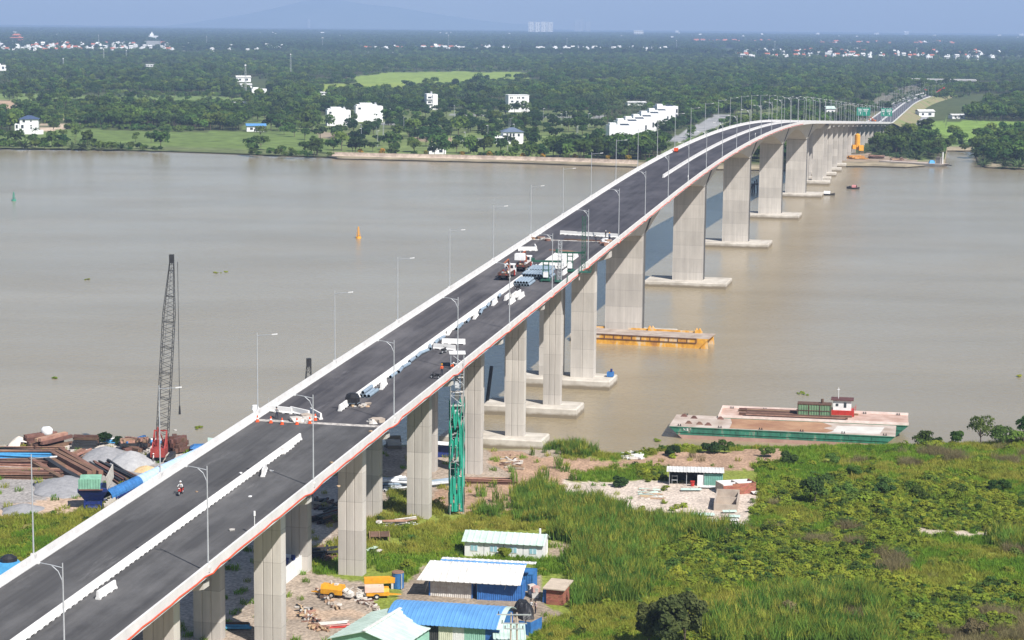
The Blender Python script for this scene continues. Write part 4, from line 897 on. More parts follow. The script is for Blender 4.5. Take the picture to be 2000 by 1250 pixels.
# mint gabled store
c0 = N(719, 1293); ax = math.atan2(3.9, 10.); t = T('store_shed', 'gabled store with pale mint roof at the bottom edge', 'shed', (c0.x, c0.y, c0.z - .2), -ax); hw, ln, h = 4.6, 11.5, 3.1
sheet_roof('roof', tin_mint, t, lambda u, v: (v * (hw + .4), u, h + 1.35 - abs(v) * 1.5), -1.2, ln, 1, (-1, 0, 1), 1.1)
mb = MB(); mb.bar((0, -1.25, h + 1.43), (0, ln + .05, h + 1.43), .5, .07); mb.build('ridge_cap', tin_white, t)
for x in (-hw, hw): mb = MB(); ribbed(mb, (x, ln - .2, 0) if x < 0 else (x, -.8, 0), (x, -.8, 0) if x < 0 else (x, ln - .2, 0), h - .1, .3, .04); mb.build('side_wall', mint, t)
for y in (-.8, ln - .2): mb = MB(); mb.add([(-hw, y, 0), (hw, y, 0), (hw, y, h - .1), (0, y, h + 1.2), (-hw, y, h - .1)], [(0, 1, 2, 3, 4)]); mb.build('gable_wall', mint, t)

# brick hut with bricks one by one on the two faces in view
def brick_wall(parent, a, b, h, z0=0, bl=.42, bh=.2, gap=.02, th=.14, skip=lambda u, z: False, m=brick):
    a = Vector(a); b = Vector(b); d = b - a; L = d.length; u = d / L; me = None; rows = int(h / bh); k0 = []
    for r in range(rows):
        n = int(L / bl) + 1; o = -(r % 2) * bl / 2
        for k in range(n):
            x0, x1 = max(0, o + k * bl), min(L, o + (k + 1) * bl)
            if x1 - x0 < .1 or skip((x0 + x1) / 2 / L, r * bh): continue
            if me is None:
                mb = MB(); mb.box((0, 0, 0), (1, 1, 1)); ob = mb.build('brick', m, parent); me = ob.data
            else: ob = bpy.data.objects.new('brick', me); COL.objects.link(ob); ob.parent = parent
            p = a + u * ((x0 + x1) / 2); ob.location = (p.x, p.y, z0 + r * bh + bh / 2); ob.rotation_euler = (0, 0, math.atan2(u.y, u.x)); ob.scale = (x1 - x0 - gap, th + random.uniform(-.015, .015), bh - gap)
A, rz, L = FRM((1067, 1178), (1098, 1181)); h = 2.4; dp = 3.4
t = T('brick_hut', 'small brick hut with flat tan slab roof beside the reeds', 'hut', A, rz)
brick_wall(t, (0, 0, 0), (L, 0, 0), h); brick_wall(t, (L, .1, 0), (L, dp, 0), h)
mb = MB(); mb.box((L / 2, dp / 2 + .03, h / 2), (L - .12, dp - .1, h - .02)); mb.build('mortar_core', cement, t)
mb = MB(); mb.box((L / 2, dp / 2, h + .16), (L + .9, dp + .9, .16), rot=Matrix.Rotation(.07, 3, 'X')); mb.build('roof_slab', M('tan_sheet', (.5, .42, .33), (.4, .33, .26), scale=.8, rough=.9), t)
mb = MB(); mb.box((-.35, .3, 1.1), (.5, .08, 2.2)); mb.build('door', blue_p, t)

# utility pole
q = N(1003, 1300); t = T('utility_pole', 'wooden utility pole with double cross arms at the bottom edge', 'utility pole', (q.x, q.y, 1.8))
mb = MB(); mb.tube((-.45, 0, 0), (-.35, 0, 6.9), .13, .1); mb.build('pole', cement, t); mb = MB(); mb.tube((.45, 0, 0), (.35, 0, 6.9), .13, .1); mb.build('pole', cement, t)
for z, w in ((6.7, 4.2), (5.6, 3.2), (4.9, 2.4)):
    mb = MB(); mb.box((0, -.16, z), (w, .1, .14)); mb.build('cross_arm', steel_g, t)
    for x in (-w * .45, 0, w * .45): mb = MB(); mb.tube((x, -.16, z + .07), (x, -.16, z + .4), .06); mb.build('insulator', dark, t)

# open shed, brick ruin, cement tank
A, rz, L = FRM((1306, 946), (1411, 949)); h = 2.3; dp = 3.6
t = T('open_shed', 'open-fronted dark shed with mint wall panel on the pale concrete pad', 'shed', A, rz)
sheet_roof('roof', tin_white, t, lambda u, v: (u, -.5 + v * (dp + 1), h + .3 - v * .05), -.4, L + .25, 1, (0, 1), .6)
mb = MB(); mb.box((L / 2, dp, h / 2), (L, .08, h)); mb.box((.04, dp / 2, h / 2), (.08, dp - .1, h)); mb.build('back_wall', inside, t)  # walls coloured dark to stand for the shade within
mb = MB(); ribbed(mb, (L * .655, 0, 0), (L, 0, 0), h, .3, .04); ribbed(mb, (L, 0, 0), (L, dp, 0), h, .3, .04); mb.build('mint_wall', M('teal_sheet', (.15, .34, .28), (.12, .27, .22), rough=.6), t)
mb = MB(); mb.box((L * .585, -.1, 1.05), (.95, .08, 2.1)); mb.build('white_door', white_p, t)
for x in (.1, L * .33, L * .65): mb = MB(); mb.tube((x, -.05, 0), (x, -.05, h + .2), .06, n=6); mb.build('post', steel_g, t)
mb = MB(); mb.box((1.0, .8, .9), (1., .6, .1)); mb.box((1., .8, 1.6), (1., .6, .08))
for x in (.55, 1.45):
    for y in (.55, 1.05): mb.box((x, y, .85), (.05, .05, 1.7))
tag(mb.build('shelf_rack', steel_g, None, t.location, rz), 'small metal shelf rack inside the left of the open shed', 'shelf')
mb = MB(); mb.tube((0, 0, 0), (0, 0, .75), .32, .36); mb.box((0, 0, .8), (.75, .75, .08)); p = t.matrix_world if False else None
qq = A + Vector((math.cos(rz), math.sin(rz), 0)) * L * .44 + Vector((0, -.3, .15)); tag(mb.build('red_bin', red_p, None, qq), 'small red bin in front of the open shed', 'bin')
A, rz, L = FRM((1412, 966), (1476, 962)); t = T('brick_ruin', 'roofless brick ruin of low walls at the right of the pale pad', 'ruin', A, rz)
brick_wall(t, (0, 0, 0), (L, 0, 0), 2.0, m=brick, bl=.5, bh=.25, skip=lambda u, z: z > 1.5 and .3 > u); brick_wall(t, (L, .1, 0), (L, 3.4, 0), 2.0, bl=.5, bh=.25)
for y in (1.6, 3.4): mb = MB(); mb.box((L / 2, y, .95), (L - .2, .16, 1.9)); mb.build('cross_wall', panel_w, t)
for x in (.1, L * .5): mb = MB(); mb.box((x, 1.75, .95), (.15, 3.2, 1.9)); mb.build('partition', cement, t)
A, rz, L = FRM((1394, 997), (1440, 999)); t = T('cement_tank', 'open cement tank with high walls on the pale concrete pad', 'tank', A, rz)
for nm, c, d in (('front_wall', (L / 2, 0, .65), (L, .18, 1.3)), ('back_wall', (L / 2, 8, 1.0), (L, .18, 2.)), ('side_wall', (.1, 4, .85), (.18, 7.8, 1.7)), ('side_wall', (L - .1, 4, .85), (.18, 7.8, 1.7)), ('middle_wall', (L / 2, 4.6, .75), (L - .4, .16, 1.5)), ('floor_slab', (L / 2, 4, .05), (L - .3, 7.7, .1))):
    mb = MB(); mb.box(c, d); mb.build(nm, cement, t)
# loose sheets and boards around the pad
for i, (a, b, w, l, rz, m, lab) in enumerate(((1478, 964, 1.7, 1.1, .3, tin_white, 'bright pale sheet lying in the grass right of the brick ruin'), (1424, 950, 1.6, 1.9, .1, tin_mint, 'pale mint sheet leaning on the brick ruin'), (1425, 1002, 2.3, .9, .1, tin_mint, 'pale mint lid right below the cement tank'), (1434, 1012, 1.9, 1.0, -.1, tin_mint, 'pale mint sheet on the pad edge under the tank'), (1430, 1019, 2., 1., .2, tin_white, 'white sheet on the lower right corner of the pad'), (1448, 1027, 2.1, 1.1, 0, tin_white, 'white sheet in the grass at the pad corner'), (1375, 1008, 3.4, 1.2, .05, tin_mint, 'long mint sheet left of the tank foot'), (1385, 1020, 2.8, 1.6, -.1, tin_mint, 'wide mint sheet at the lower edge of the pad'), (1350, 958, 3.5, .9, .06, tin_mint, 'mint sheet lying in front of the open shed'), (1385, 953, 3.2, 1.0, -.08, tin_white, 'white sheet lying before the mint wall of the shed'), (725, 1076, .9, 2.2, -.7, tin_mint, 'mint box lid in the grass by the rear pier column'), (738, 1080, .8, 1.4, -.6, dirt_w, 'dirty white slab in the grass by the rear pier column'))):
    mb = MB(); mb.box((0, 0, .1), (w, l, .06), rot=Matrix.Rotation(.12, 3, 'X')); mb.box((0, 0, .14), (w * .06, l * .98, .1), rot=Matrix.Rotation(.12, 3, 'X')); tag(mb.build('loose_sheet', m, None, N(a, b) + Vector((0, 0, .25)), rz), lab, 'sheet')
first = None
for i in range(5):
    mb = MB(); mb.box((0, 0, .1), (.22, 3.4, .16)); o = mb.build('wooden_beam', wood, None, N(1403 + i * 6, 1016), -.35 + .04 * i); tag(o, 'timber beam lying side by side with others below the cement tank', 'beam', 'beams below the cement tank')
# ---------------------------------------------------------------- under and beside the bridge
q = N(879, 1004); t = T('scaffold_tower', 'tall stair scaffold tower wrapped in torn green netting against the right parapet', 'scaffold', (q.x, q.y, q.z - .2), .05)
hs = B(300, 8)[2]; w, d = 2.1, 2.6; TS = 26.4
net_m = M('green_netting', (.02, .33, .22), (.012, .2, .14), scale=.7, rough=.8, detail=8, wid=.5)
for x in (0, w):
    for y in (0, d): mb = MB(); mb.tube((x, y, 0), (x, y, TS), .06, n=6); mb.build('upright', steel_g, t)
mb = MB(); k = 0; z = 1.
while z < TS:
    for a, b in (((0, 0), (w, 0)), ((w, 0), (w, d)), ((w, d), (0, d)), ((0, d), (0, 0))): mb.tube((*a, z), (*b, z), .035, n=5)
    a, b = ((0, w) if k % 2 else (w, 0)); mb.tube((a, 0, z), (b, 0, min(TS, z + 1.7)), .03, n=5); mb.tube((w, a * d / w, z), (w, b * d / w, min(TS, z + 1.7)), .03, n=5); z += 1.7; k += 1
o = mb.build('brace', steel_g, t); 
z = 1.7; k = 0
while z < TS:
    mb = MB(); mb.box((w / 2, d / 2, z), (w - .1, .9, .06)); mb.build('landing', dirt_w, t)
    mb = MB(); y0, y1 = (.3, d - .3) if k % 2 else (d - .3, .3); mb.bar((w / 2, y0, z - 1.6), (w / 2, y1, z), .7, .08); mb.build('stair_flight', steel_g, t); z += 2.3; k += 1
def netting(x0, y0, x1, y1, z0, z1, torn):
    n = 9; mb = MB(); rows = []
    for j in range(13):
        v = j / 12; rr = []
        for i in range(n + 1):
            u = i / n; wv = .13 * math.sin(i * 2.1 + j * .9) + random.uniform(-.05, .05); zt = z1 - torn * (.5 + .5 * math.sin(i * 1.9 + torn)) * 1.6
            nx, ny = (y1 - y0), -(x1 - x0); ll = math.hypot(nx, ny); rr.append((x0 + (x1 - x0) * u + nx / ll * (.12 + wv), y0 + (y1 - y0) * u + ny / ll * (.12 + wv), z0 + (zt - z0) * v))
        rows.append(rr)
    mb.loft(rows, close=False); f = mb.f; mb.f = [g for i, g in enumerate(f) if random.random() > .3]; mb.m = mb.m[:len(mb.f)]
    return mb.build('netting', net_m, t)
netting(0, 0, w, 0, .8, 18.8, 1.5); netting(w, 0, w, d, .3, 19.5, 1.); netting(0, d, 0, 0, .5, 19.2, 1.2); netting(w, d, 0, d, 2, 19, 1)
mb = MB(); mb.box((w / 2, d / 2, TS), (w + .5, d + .4, .12)); mb.build('top_deck', white_p, t)
# towed machines
def compressor(q, rz, label, tilt=0):
    t = T('towed_compressor', label, 'compressor', q, rz)
    mb = MB(); mb.loft([[(x, y, z) for x, z in ((-.75, .5), (.75, .5), (.8, 1.2), (.55, 1.75), (-.55, 1.75), (-.8, 1.2))] for y in (-1.6, 1.5)]); mb.build('body', yellow_p, t)
    mb = MB(); mb.bar((-.4, 1.5, .55), (0, 3.2, .45), .12); mb.bar((.4, 1.5, .55), (0, 3.2, .45), .12); mb.build('drawbar', yellow_p, t)
    for s in (-1, 1):
        w = MB(); w.tube((s * .78, -.2, .42), (s * 1.02, -.2, .42), .42, n=14); w = w.build('wheel', black, t); r = MB(); r.tube((s * .9, -.2, .42), (s * 1.04, -.2, .42), .22, n=10); r.build('rim', dirt_w, w)
    mb = MB(); mb.box((0, -2.2, .95), (1.3, 1.1, .25), rot=Matrix.Rotation(.5, 3, 'X')); mb.bar((-.5, -1.7, .6), (-.6, -2.8, 1.5), .12); mb.bar((.5, -1.7, .6), (.6, -2.8, 1.5), .12); mb.box((0, -2.5, .55), (1.2, .9, .5)); mb.build('pump_frame', dirt_w, t)
    mb = MB(); mb.tube((.2, .3, 1.75), (.2, .3, 2.15), .14); mb.box((-.1, -.6, 1.85), (.6, .5, .2)); mb.build('exhaust', dirt_w, t)
    return t
compressor(N(650, 1165), 1.25, 'yellow towed pump trailer with wheels and raised grey rear below the bridge')
t = compressor(N(738, 1166), -1.45, 'low orange pump trailer with pale pink hood in front of the blue drum')
t.scale = (1, 1, .8); mb = MB(); mb.box((0, -.5, 1.6), (1.7, 2.6, .9)); mb.build('hood', M('pale_pink', (.75, .52, .42), (.62, .42, .34), rough=.7), t)
q = N(742, 1150); t = T('boom_pump', 'orange pump boom lying behind the pink-hooded trailer', 'pump', q, -1.42)
mb = MB(); mb.loft([[(x, y, z) for x, z in ((-.45, .9), (.45, .9), (.5, 1.7), (-.5, 1.7))] for y in (-2.2, 2.3)]); mb.build('boom', orange_p if False else yellow_p, t)
for y in (-1.7, 1.7): mb = MB(); mb.box((0, y, .45), (.8, .3, .9)); mb.build('support', dirt_w, t)
q = N(777, 1148); t = T('drum_tank', 'blue and rusty upright drum tank behind the pump trailers', 'tank', q)
mb = MB(); mb.tube((0, 0, .1), (0, 0, 2.3), .85, n=16); mb.build('shell', blue_p, t); mb = MB(); mb.tube((0, 0, 2.3), (0, 0, 2.42), .9, .8, n=16); mb.build('lid', rust_pale, t)
mb = MB(); mb.tube((.55, -.75, .1), (.55, -.75, 2.2), .1); mb.build('pipe', steel_g, t)
# white steel tank under the bridge
q0 = N(559, 1140); q1 = N(589, 1116); d = q1 - q0
t = T('steel_tank', 'white open steel tank with blue load between the two columns', 'tank', q0 - Vector((0, 0, .1)), math.atan2(d.y, d.x)); L = d.length
for nm, c, dd in (('side_wall', (L / 2, 0, 1.25), (L, .08, 2.5)), ('side_wall', (L / 2, 3, 1.25), (L, .08, 2.5)), ('end_wall', (0, 1.5, 1.25), (.08, 2.9, 2.5)), ('end_wall', (L, 1.5, 1.25), (.08, 2.9, 2.5)), ('lid', (L / 2, 1.5, 2.0), (L - .1, 2.9, .06))): mb = MB(); mb.box(c, dd); mb.build(nm, white_p, t)
for k in range(7): mb = MB(); x, y = random.uniform(1, L - 1), random.uniform(.6, 2.4); mb.tube((x, y, 2.05), (x + .2, y, 2.7), .28, n=8); tag(mb.build('blue_barrel', navy, None, t.location, t.rotation_euler.z), 'dark blue barrel in the white open tank under the bridge', 'barrel', 'barrels in the white tank')
# bundles and heaps of countable bars
def heap(n, c, spread, L, r, rz, m, name, label, group, cat, levels=3, jit=.15, sec='tube', z0=.0, h=None):
    base = None
    for i in range(n):
        lv = i * levels // n; k = (1 - .25 * lv)
        if base is None or (i % 7 == 0):
            mb = MB()
            if sec == 'tube': mb.tube((-L / 2, 0, 0), (L / 2, 0, 0), r, n=8)
            elif sec == 'hollow': mb.hollow((-L / 2, 0, 0), (L / 2, 0, 0), r, r * .2, n=10)
            elif sec == 'I':
                mb.box((0, 0, r), (L, 2 * r, r * .25)); mb.box((0, 0, -r), (L, 2 * r, r * .25)); mb.box((0, 0, 0), (L, r * .3, 1.75 * r))
            else: mb.box((0, 0, 0), (L, 2 * r, 2 * r))
            mm = m[(i // 7) % len(m)] if isinstance(m, list) else m
            o = mb.build(name, [mm, dark] if sec == 'hollow' else mm); base = o
        else: o = base.copy(); COL.objects.link(o)
        a = rz + random.uniform(-jit, jit); p = Vector((random.uniform(-.12, .12) * L * k, random.uniform(-spread, spread) * k)); 
        p = Vector((p.x * math.cos(rz) - p.y * math.sin(rz), p.x * math.sin(rz) + p.y * math.cos(rz)))
        x, y = c.x + p.x, c.y + p.y; o.location = (x, y, gz(x, y) + z0 + r + lv * r * 1.9 + (random.uniform(0, r) if jit > .3 else 0)); o.rotation_euler = (0, random.uniform(-.03, .03) * (1 + jit * 2), a); tag(o, label, cat, group)
heap(26, N(765, 1027), 1.6, 4.5, .09, .05, [rust_pale, steel_g, dirt_w], 'scaffold_tube', 'scaffold tube in the bundle behind the middle column', 'scaffold tubes behind the middle column', 'tube', 6, .12)
heap(22, N(792, 1022), 1.5, 3.6, .09, .6, [steel_g, rust_pale, dirt_w], 'scaffold_tube', 'scaffold tube in the bundle touching the next column', 'scaffold tubes at the next column', 'tube', 6, .25)
heap(20, N(652, 1222), 1.3, 3.6, .1, .25, [red_p, M('faded_red', (.55, .28, .26), (.42, .2, .18), rough=.7), dirt_w], 'red_tube', 'faded red steel tube in the small heap left of the store', 'red tubes by the store', 'tube', 3, .15)
heap(18, N(622, 1226), 1.2, 2.4, .1, .7, [wood, rust_pale], 'timber_offcut', 'timber offcut in the scatter left of the red tubes', 'offcuts by the red tubes', 'timber', 2, 1.5, 'box')
heap(24, N(768, 948), 3.0, 5.5, .2, .3, [steel_g, grey_p, white_p], 'steel_pipe', 'silver steel pipe in the tangled heap behind the columns', 'tangled silver pipes', 'pipe', 3, .7, 'hollow')
heap(9, N(858, 947), 1.6, 6.5, .22, .42, [grey_p, steel_g], 'steel_pipe', 'grey pipe in the neat bundle left of the green netting', 'grey pipe bundle', 'pipe', 2, .03, 'hollow')
heap(16, N(655, 1012), 2.4, 9, .2, 1.05, [rust, dark], 'steel_beam', 'dark rusty beam in the stack under the bridge shade', 'rusty beams under the bridge', 'beam', 3, .1, 'I')
heap(14, N(628, 1085), 2.5, 6, .16, .8, [rust, dark], 'steel_beam', 'rusty bar in the loose heap between the columns', 'loose bars between the columns', 'bar', 3, .8, 'box')
heap(10, N(954, 943), .9, 8.5, .2, -.03, [rust, rust_pale], 'steel_rail', 'rusty rail of the track right of the green netting', 'rails right of the netting', 'rail', 2, .03, 'I')
heap(10, N(460, 1228), .8, 3.5, .12, .15, [lblue, rust, steel_g], 'steel_bar', 'coloured bar in the small stack at the bottom edge under the bridge', 'bars at the bottom edge', 'bar', 4, .1, 'box')
heap(22, N(768, 872), 2.6, 2.6, .28, .1, [cap_m, girder], 'concrete_slab', 'grey concrete slab of the stack behind the bridge columns', 'slabs behind the columns', 'slab', 4, .06, 'box')
heap(40, N(640, 1172), 4.5, 1.6, .13, .4, [dirt_w, cement, rust, dark, wood], 'rubble_block', 'pale rubble block on the ground around the yellow pump trailer', 'rubble by the pump trailer', 'rubble', 1, 2, 'box')
heap(38, N(725, 1185), 4.5, 1.9, .11, .4, [dirt_w, cement, rust], 'rubble_block', 'small rubble block along the dirt track in front of the trailers', 'rubble along the track', 'rubble', 1, 2, 'box')
heap(9, N(1042, 1165), 1.3, .9, .35, .4, [dirt_w, M('faded_pink', (.55, .33, .28), rough=.8), tin_mint], 'sack', 'light sack in the pile between the blue container and brick hut', 'sacks by the brick hut', 'sack', 2, 2, 'box')
q = N(741, 1052); t = T('steel_rack', 'low rusty steel rack with two orange trays in the grass', 'rack', q, .1)
for x in (-.75, .75): mb = MB(); mb.box((x, 0, .75), (1.25, 3.2, .1)); mb.build('tray', rust, t)
mb = MB()
for x in (-1.5, 0, 1.5): mb.box((x, 0, .7), (.12, 3.4, .3))
for x in (-1.5, 1.5):
    for y in (-1.6, 1.6): mb.box((x, y, .3), (.12, .12, .6))
mb.build('frame', rust_pale, t)
q = N(868, 892); t = T('shelter', 'small white-roofed shelter under the far side of the bridge', 'shelter', q, .3)
mb = MB(); mb.box((0, 0, 2.5), (4.6, 3, .12), rot=Matrix.Rotation(.12, 3, 'Y')); mb.build('roof', white_p, t)
for x in (-2, 2):
    for y in (-1.3, 1.3): mb = MB(); mb.tube((x, y, 0), (x, y, 2.5), .06, n=6); mb.build('post', steel_g, t)
mb = MB(); mb.box((0, .6, 1.0), (3.6, 1.4, 2.)); tag(mb.build('crate', navy, None, q, .3), 'dark blue crate under the small shelter', 'crate')
a = G(949, 802, 0); Z_ = 4046 * 1.0; t0 = Vector(a); t1 = t0 + Vector((1.1, 1.5, 9.2)); mb = MB(); mb.tube(t0 - Vector((.1, .1, 1.)), t1, .38, n=12); tag(mb.build('steel_pile', dark), 'black tubular pile leaning out of the water behind the columns', 'pile')

heap(30, N(600, 1200), 3.5, 2.6, .1, .3, [wood, rust_pale, dirt_w, dark], 'scrap_board', 'scrap board lying about left of the dirt track under the bridge', 'scrap boards by the track', 'board', 1, 2, 'box')
heap(26, N(1270, 965), 3.6, 4, .09, .05, [dirt_w, tin_mint, wood, cement], 'board', 'thin board lying on the pale concrete pad', 'boards on the pale pad', 'board', 1, .9, 'box')
heap(18, N(1235, 893), 1.8, 4, .16, .1, [white_p, dirt_w], 'rubble_block', 'white rubble lump on the brown strip by the water', 'white rubble by the water', 'rubble', 1, 1.5, 'box')
heap(26, N(1000, 905), 4.5, 4, .14, .1, [dirt_w, wood, rust, cement], 'scrap_board', 'scrap piece on the brown ground right of the netted scaffold', 'scrap right of the scaffold', 'scrap', 1, 1.5, 'box')
heap(22, N(640, 990), 5, 6, .18, .9, [rust, dark, cement], 'scrap_bar', 'dark scrap piece on the dusty ground in the bridge shade', 'scrap in the bridge shade', 'scrap', 1, 1.5, 'box')
# ---------------------------------------------------------------- barges
def hull_box(mb, L, w, z0, z1, rake, mi=0, rk2=None):
    rk2 = rake if rk2 is None else rk2
    return mb.loft([[(x0, y, z1), (x0 + rake, y, z0), (x1 - rk2, y, z0), (x1, y, z1)] for y, x0, x1 in ((0, 0, L), (w, 0, L))], mi)
hull_g = M('green_hull', (.035, .19, .125), (.03, .075, .055), scale=.8, rough=.7, detail=9, c3=(.27, .25, .2), mid=.42, stretch=(1, 1, .4))
pink_d = M('pink_deck', (.5, .36, .3), (.33, .2, .15), scale=.35, rough=.9, detail=9, c3=(.56, .5, .45), wid=.3, mid=.45)
sand_d = M('rust_sand', (.4, .24, .14), (.27, .14, .08), scale=.25, rough=.9, detail=9)
deck_pale = M('pale_deck', (.5, .43, .38), (.33, .26, .21), scale=.3, rough=.85, detail=9)
hull_l = M('hull_waterline', (.42, .27, .22), (.33, .2, .16), scale=.5, rough=.85, detail=8)
def barge(a, b, w, z1, label, deckm, side, low, name='barge'):
    A = G(*a, 0); Bq = G(*b, 0); d = Bq - A; L = d.length; t = T(name, label, 'barge', (A.x, A.y, 0), math.atan2(d.y, d.x))
    mb = MB(); hull_box(mb, L, w, -1.2, z1, 4.0); mb.build('hull', low, t)
    mb = MB(); s = 4.0 * (z1 - .75) / (z1 + 1.2)
    mb.add([(4.0 - 4.0 * (.75 + 1.2) / (z1 + 1.2), -.02, .75), (L - 4.0 + 4.0 * (.75 + 1.2) / (z1 + 1.2), -.02, .75), (L + .02, -.02, z1), (-.02, -.02, z1)], [(0, 1, 2, 3)]); mb.build('side_plating', side, t)
    mb = MB()
    for z in (z1 - .05, z1 - .95): mb.box((L / 2, -.08, z), (L - (z1 - z) * 2.4, .14, .14))
    n = int(L / 4)
    for i in range(1, n): mb.box((L * i / n, -.07, z1 - .5), (.12, .1, .78))
    mb.build('rubbing_strake', side, t)
    mb = MB(); mb.box((L / 2, w / 2, z1 + .03), (L - .05, w - .05, .06)); mb.build('deck', deckm, t)
    for x in np.linspace(2, L - 2, 6):
        for y in (.5, w - .5):
            mb = MB(); 
            for e in (-.22, .22): mb.tube((x + e, y, z1), (x + e, y, z1 + .45), .1, n=7)
            mb.box((x, y, z1 + .08), (.8, .3, .06)); mb.build('bollard', dark, t)
    return t, L, z1
t, L, z1 = barge((1306, 855), (1748, 876), 12.5, 2.3, 'flat barge with green side and rusty sand deck moored along the bank', deck_pale, hull_g, hull_l)
mb = MB(); mb.add([(x, y, z1 + .068) for x, y in ((L * .27, .5), (L * .7, .6), (L * .73, 3), (L * .68, 5), (L * .72, 7.5), (L * .66, 11.6), (L * .25, 11.8), (L * .27, 6))], [tuple(range(8))]); mb.build('sand_layer', sand_d, t)
mb = MB(); mb.add([(L * .72, 1.2, z1 + .068), (L * .93, 1.5, z1 + .068), (L * .95, 9, z1 + .068), (L * .74, 8, z1 + .068)], [(0, 1, 2, 3)]); mb.build('pale_patch', M('pale_patch', (.6, .58, .54), (.5, .47, .43), scale=.4, rough=.9), t)
mb = MB()
for i, ch in enumerate(('N', 'B', '1')):               # faint white hull lettering
    x = 2.9 + i * .62; z = z1 - .72; s = {'N': [(0, 0, 0, .5), (0, .5, .35, 0), (.35, 0, .35, .5)], 'B': [(0, 0, 0, .5), (0, .5, .33, .4), (.33, .4, 0, .26), (0, .26, .35, .12), (.35, .12, 0, 0)], '1': [(.15, 0, .15, .5), (0, .38, .15, .5)]}[ch]
    for a, b, c, d in s: mb.bar((x + a, -.16, z + b), (x + c, -.16, z + d), .02, .09)
mb.build('hull_lettering', white_p, t)
for k, (u, v) in enumerate(((.04, 10.5), (.09, 9.), (.13, 3.), (.17, 2.5), (.21, 9.4), (.08, 3.4))):
    mb = MB(); mb.loft([[(x, y, z) for x, y in ((-.7, -.3), (.7, -.3), (.7, .3), (-.7, .3))] if z == 0 else [(x * .3, y * .5, .55) for x, y in ((-.7, -.3), (.7, -.3), (.7, .3), (-.7, .3))] for z in (0, 1)]); mb.build('fairlead', rust, t, (L * u, v, z1 + .06))
t2, L2, z2 = barge((1402, 839), (1774, 855), 11, 2.42, 'pink-decked barge with wheelhouse lying behind the green-sided barge', pink_d, hull_g, hull_g)
mb = MB(); 
for y in (.15, 10.85): mb.box((L2 / 2, y, z2 + .3), (L2, .12, .5))
mb.box((.1, 5.5, z2 + .3), (.12, 10.6, .5)); mb.build('bulwark', M('pale_pink_paint', (.72, .62, .57), (.6, .48, .43), scale=.8, rough=.7), t2)
loc = lambda o, x, y, z: o.location + Matrix.Rotation(o.rotation_euler.z, 3, 'Z') @ Vector((x, y, z))
for i in range(9):
    mb = MB(); l = random.uniform(12, 24); mb.box((0, 0, 0), (l, .3, .34)); mb.box((0, 0, .2), (l, .5, .06)); o = mb.build('steel_beam', [rust, rust_pale, rust][i % 3], None, loc(t2, 3.5 + l / 2 + random.uniform(0, 2), 1.6 + i * .95, z2 + .25), t2.rotation_euler.z + random.uniform(-.02, .02)); tag(o, 'long rusty beam lying on the left half of the pink barge deck', 'beam', 'beams on the pink barge')
t, L = None, 0
A = loc(t2, L2 * .415, 4.6, z2 + .06); t = T('rusty_box', 'rusty green steel box container standing on the pink barge', 'container', A, t2.rotation_euler.z)
gm = M('rusted_green', (.16, .27, .15), (.1, .17, .1), scale=1.2, rough=.85, detail=8, c3=(.25, .12, .06))
mb = MB(); ribbed(mb, (0, 0, .1), (6.6, 0, .1), 2.4, .5, .06); ribbed(mb, (6.6, 0, .1), (6.6, 2.4, .1), 2.4, .5, .06); mb.box((3.3, 1.25, 1.25), (6.5, 2.2, 2.3)); mb.build('body', gm, t)
mb = MB()
for x in (0, 2.2, 4.4, 6.6): mb.box((x, -.05, 1.3), (.14, .12, 2.6))
for z in (.1, 1.3, 2.55): mb.box((3.3, -.05, z), (6.7, .12, .13))
mb.box((3.3, 1.2, 2.62), (6.8, 2.6, .1)); mb.build('frame', rust, t)
mb = MB(); mb.tube((4.8, 1.4, 2.6), (4.8, 1.4, 3.5), .28); mb.build('funnel', rust, t)
A = loc(t2, L2 * .595, 6.6, z2 + .06); t = T('wheelhouse', 'white wheelhouse with red base and dark roof on the pink barge', 'wheelhouse', A, t2.rotation_euler.z)
mb = MB(); mb.box((2.1, 1.5, .6), (4.6, 3.2, 1.2)); mb.build('red_base', red_p, t); mb = MB(); mb.box((2.0, 1.5, 2.2), (3.6, 2.6, 2.0)); mb.build('cabin', white_p, t)
mb = MB(); mb.box((2.0, 1.5, 3.3), (4.5, 3.4, .16)); mb.build('roof', M('maroon_roof', (.12, .05, .045), rough=.7), t)
for x in (1.0, 2.6): mb = MB(); mb.box((x, .17, 2.3), (.5, .06, 1.0 if x > 2 else .5)); mb.build('window', glass, t)
mb = MB(); mb.tube((1.2, 1.5, 3.3), (1.2, 1.5, 5.6), .06); mb.box((1.2, 1.5, 5.2), (.5, .08, .12)); mb.build('mast', white_p, t)
mb = MB()
for z in (1.6, 2.0): mb.tube((4.1, -.1, z), (4.7, -.1, z), .04, n=5); mb.tube((4.7, -.1, z), (4.7, 3, z), .04, n=5)
for y in (-.1, 1.5, 3): mb.tube((4.7, y, 1.2), (4.7, y, 2.), .04, n=5)
mb.build('railing', red_p, t)
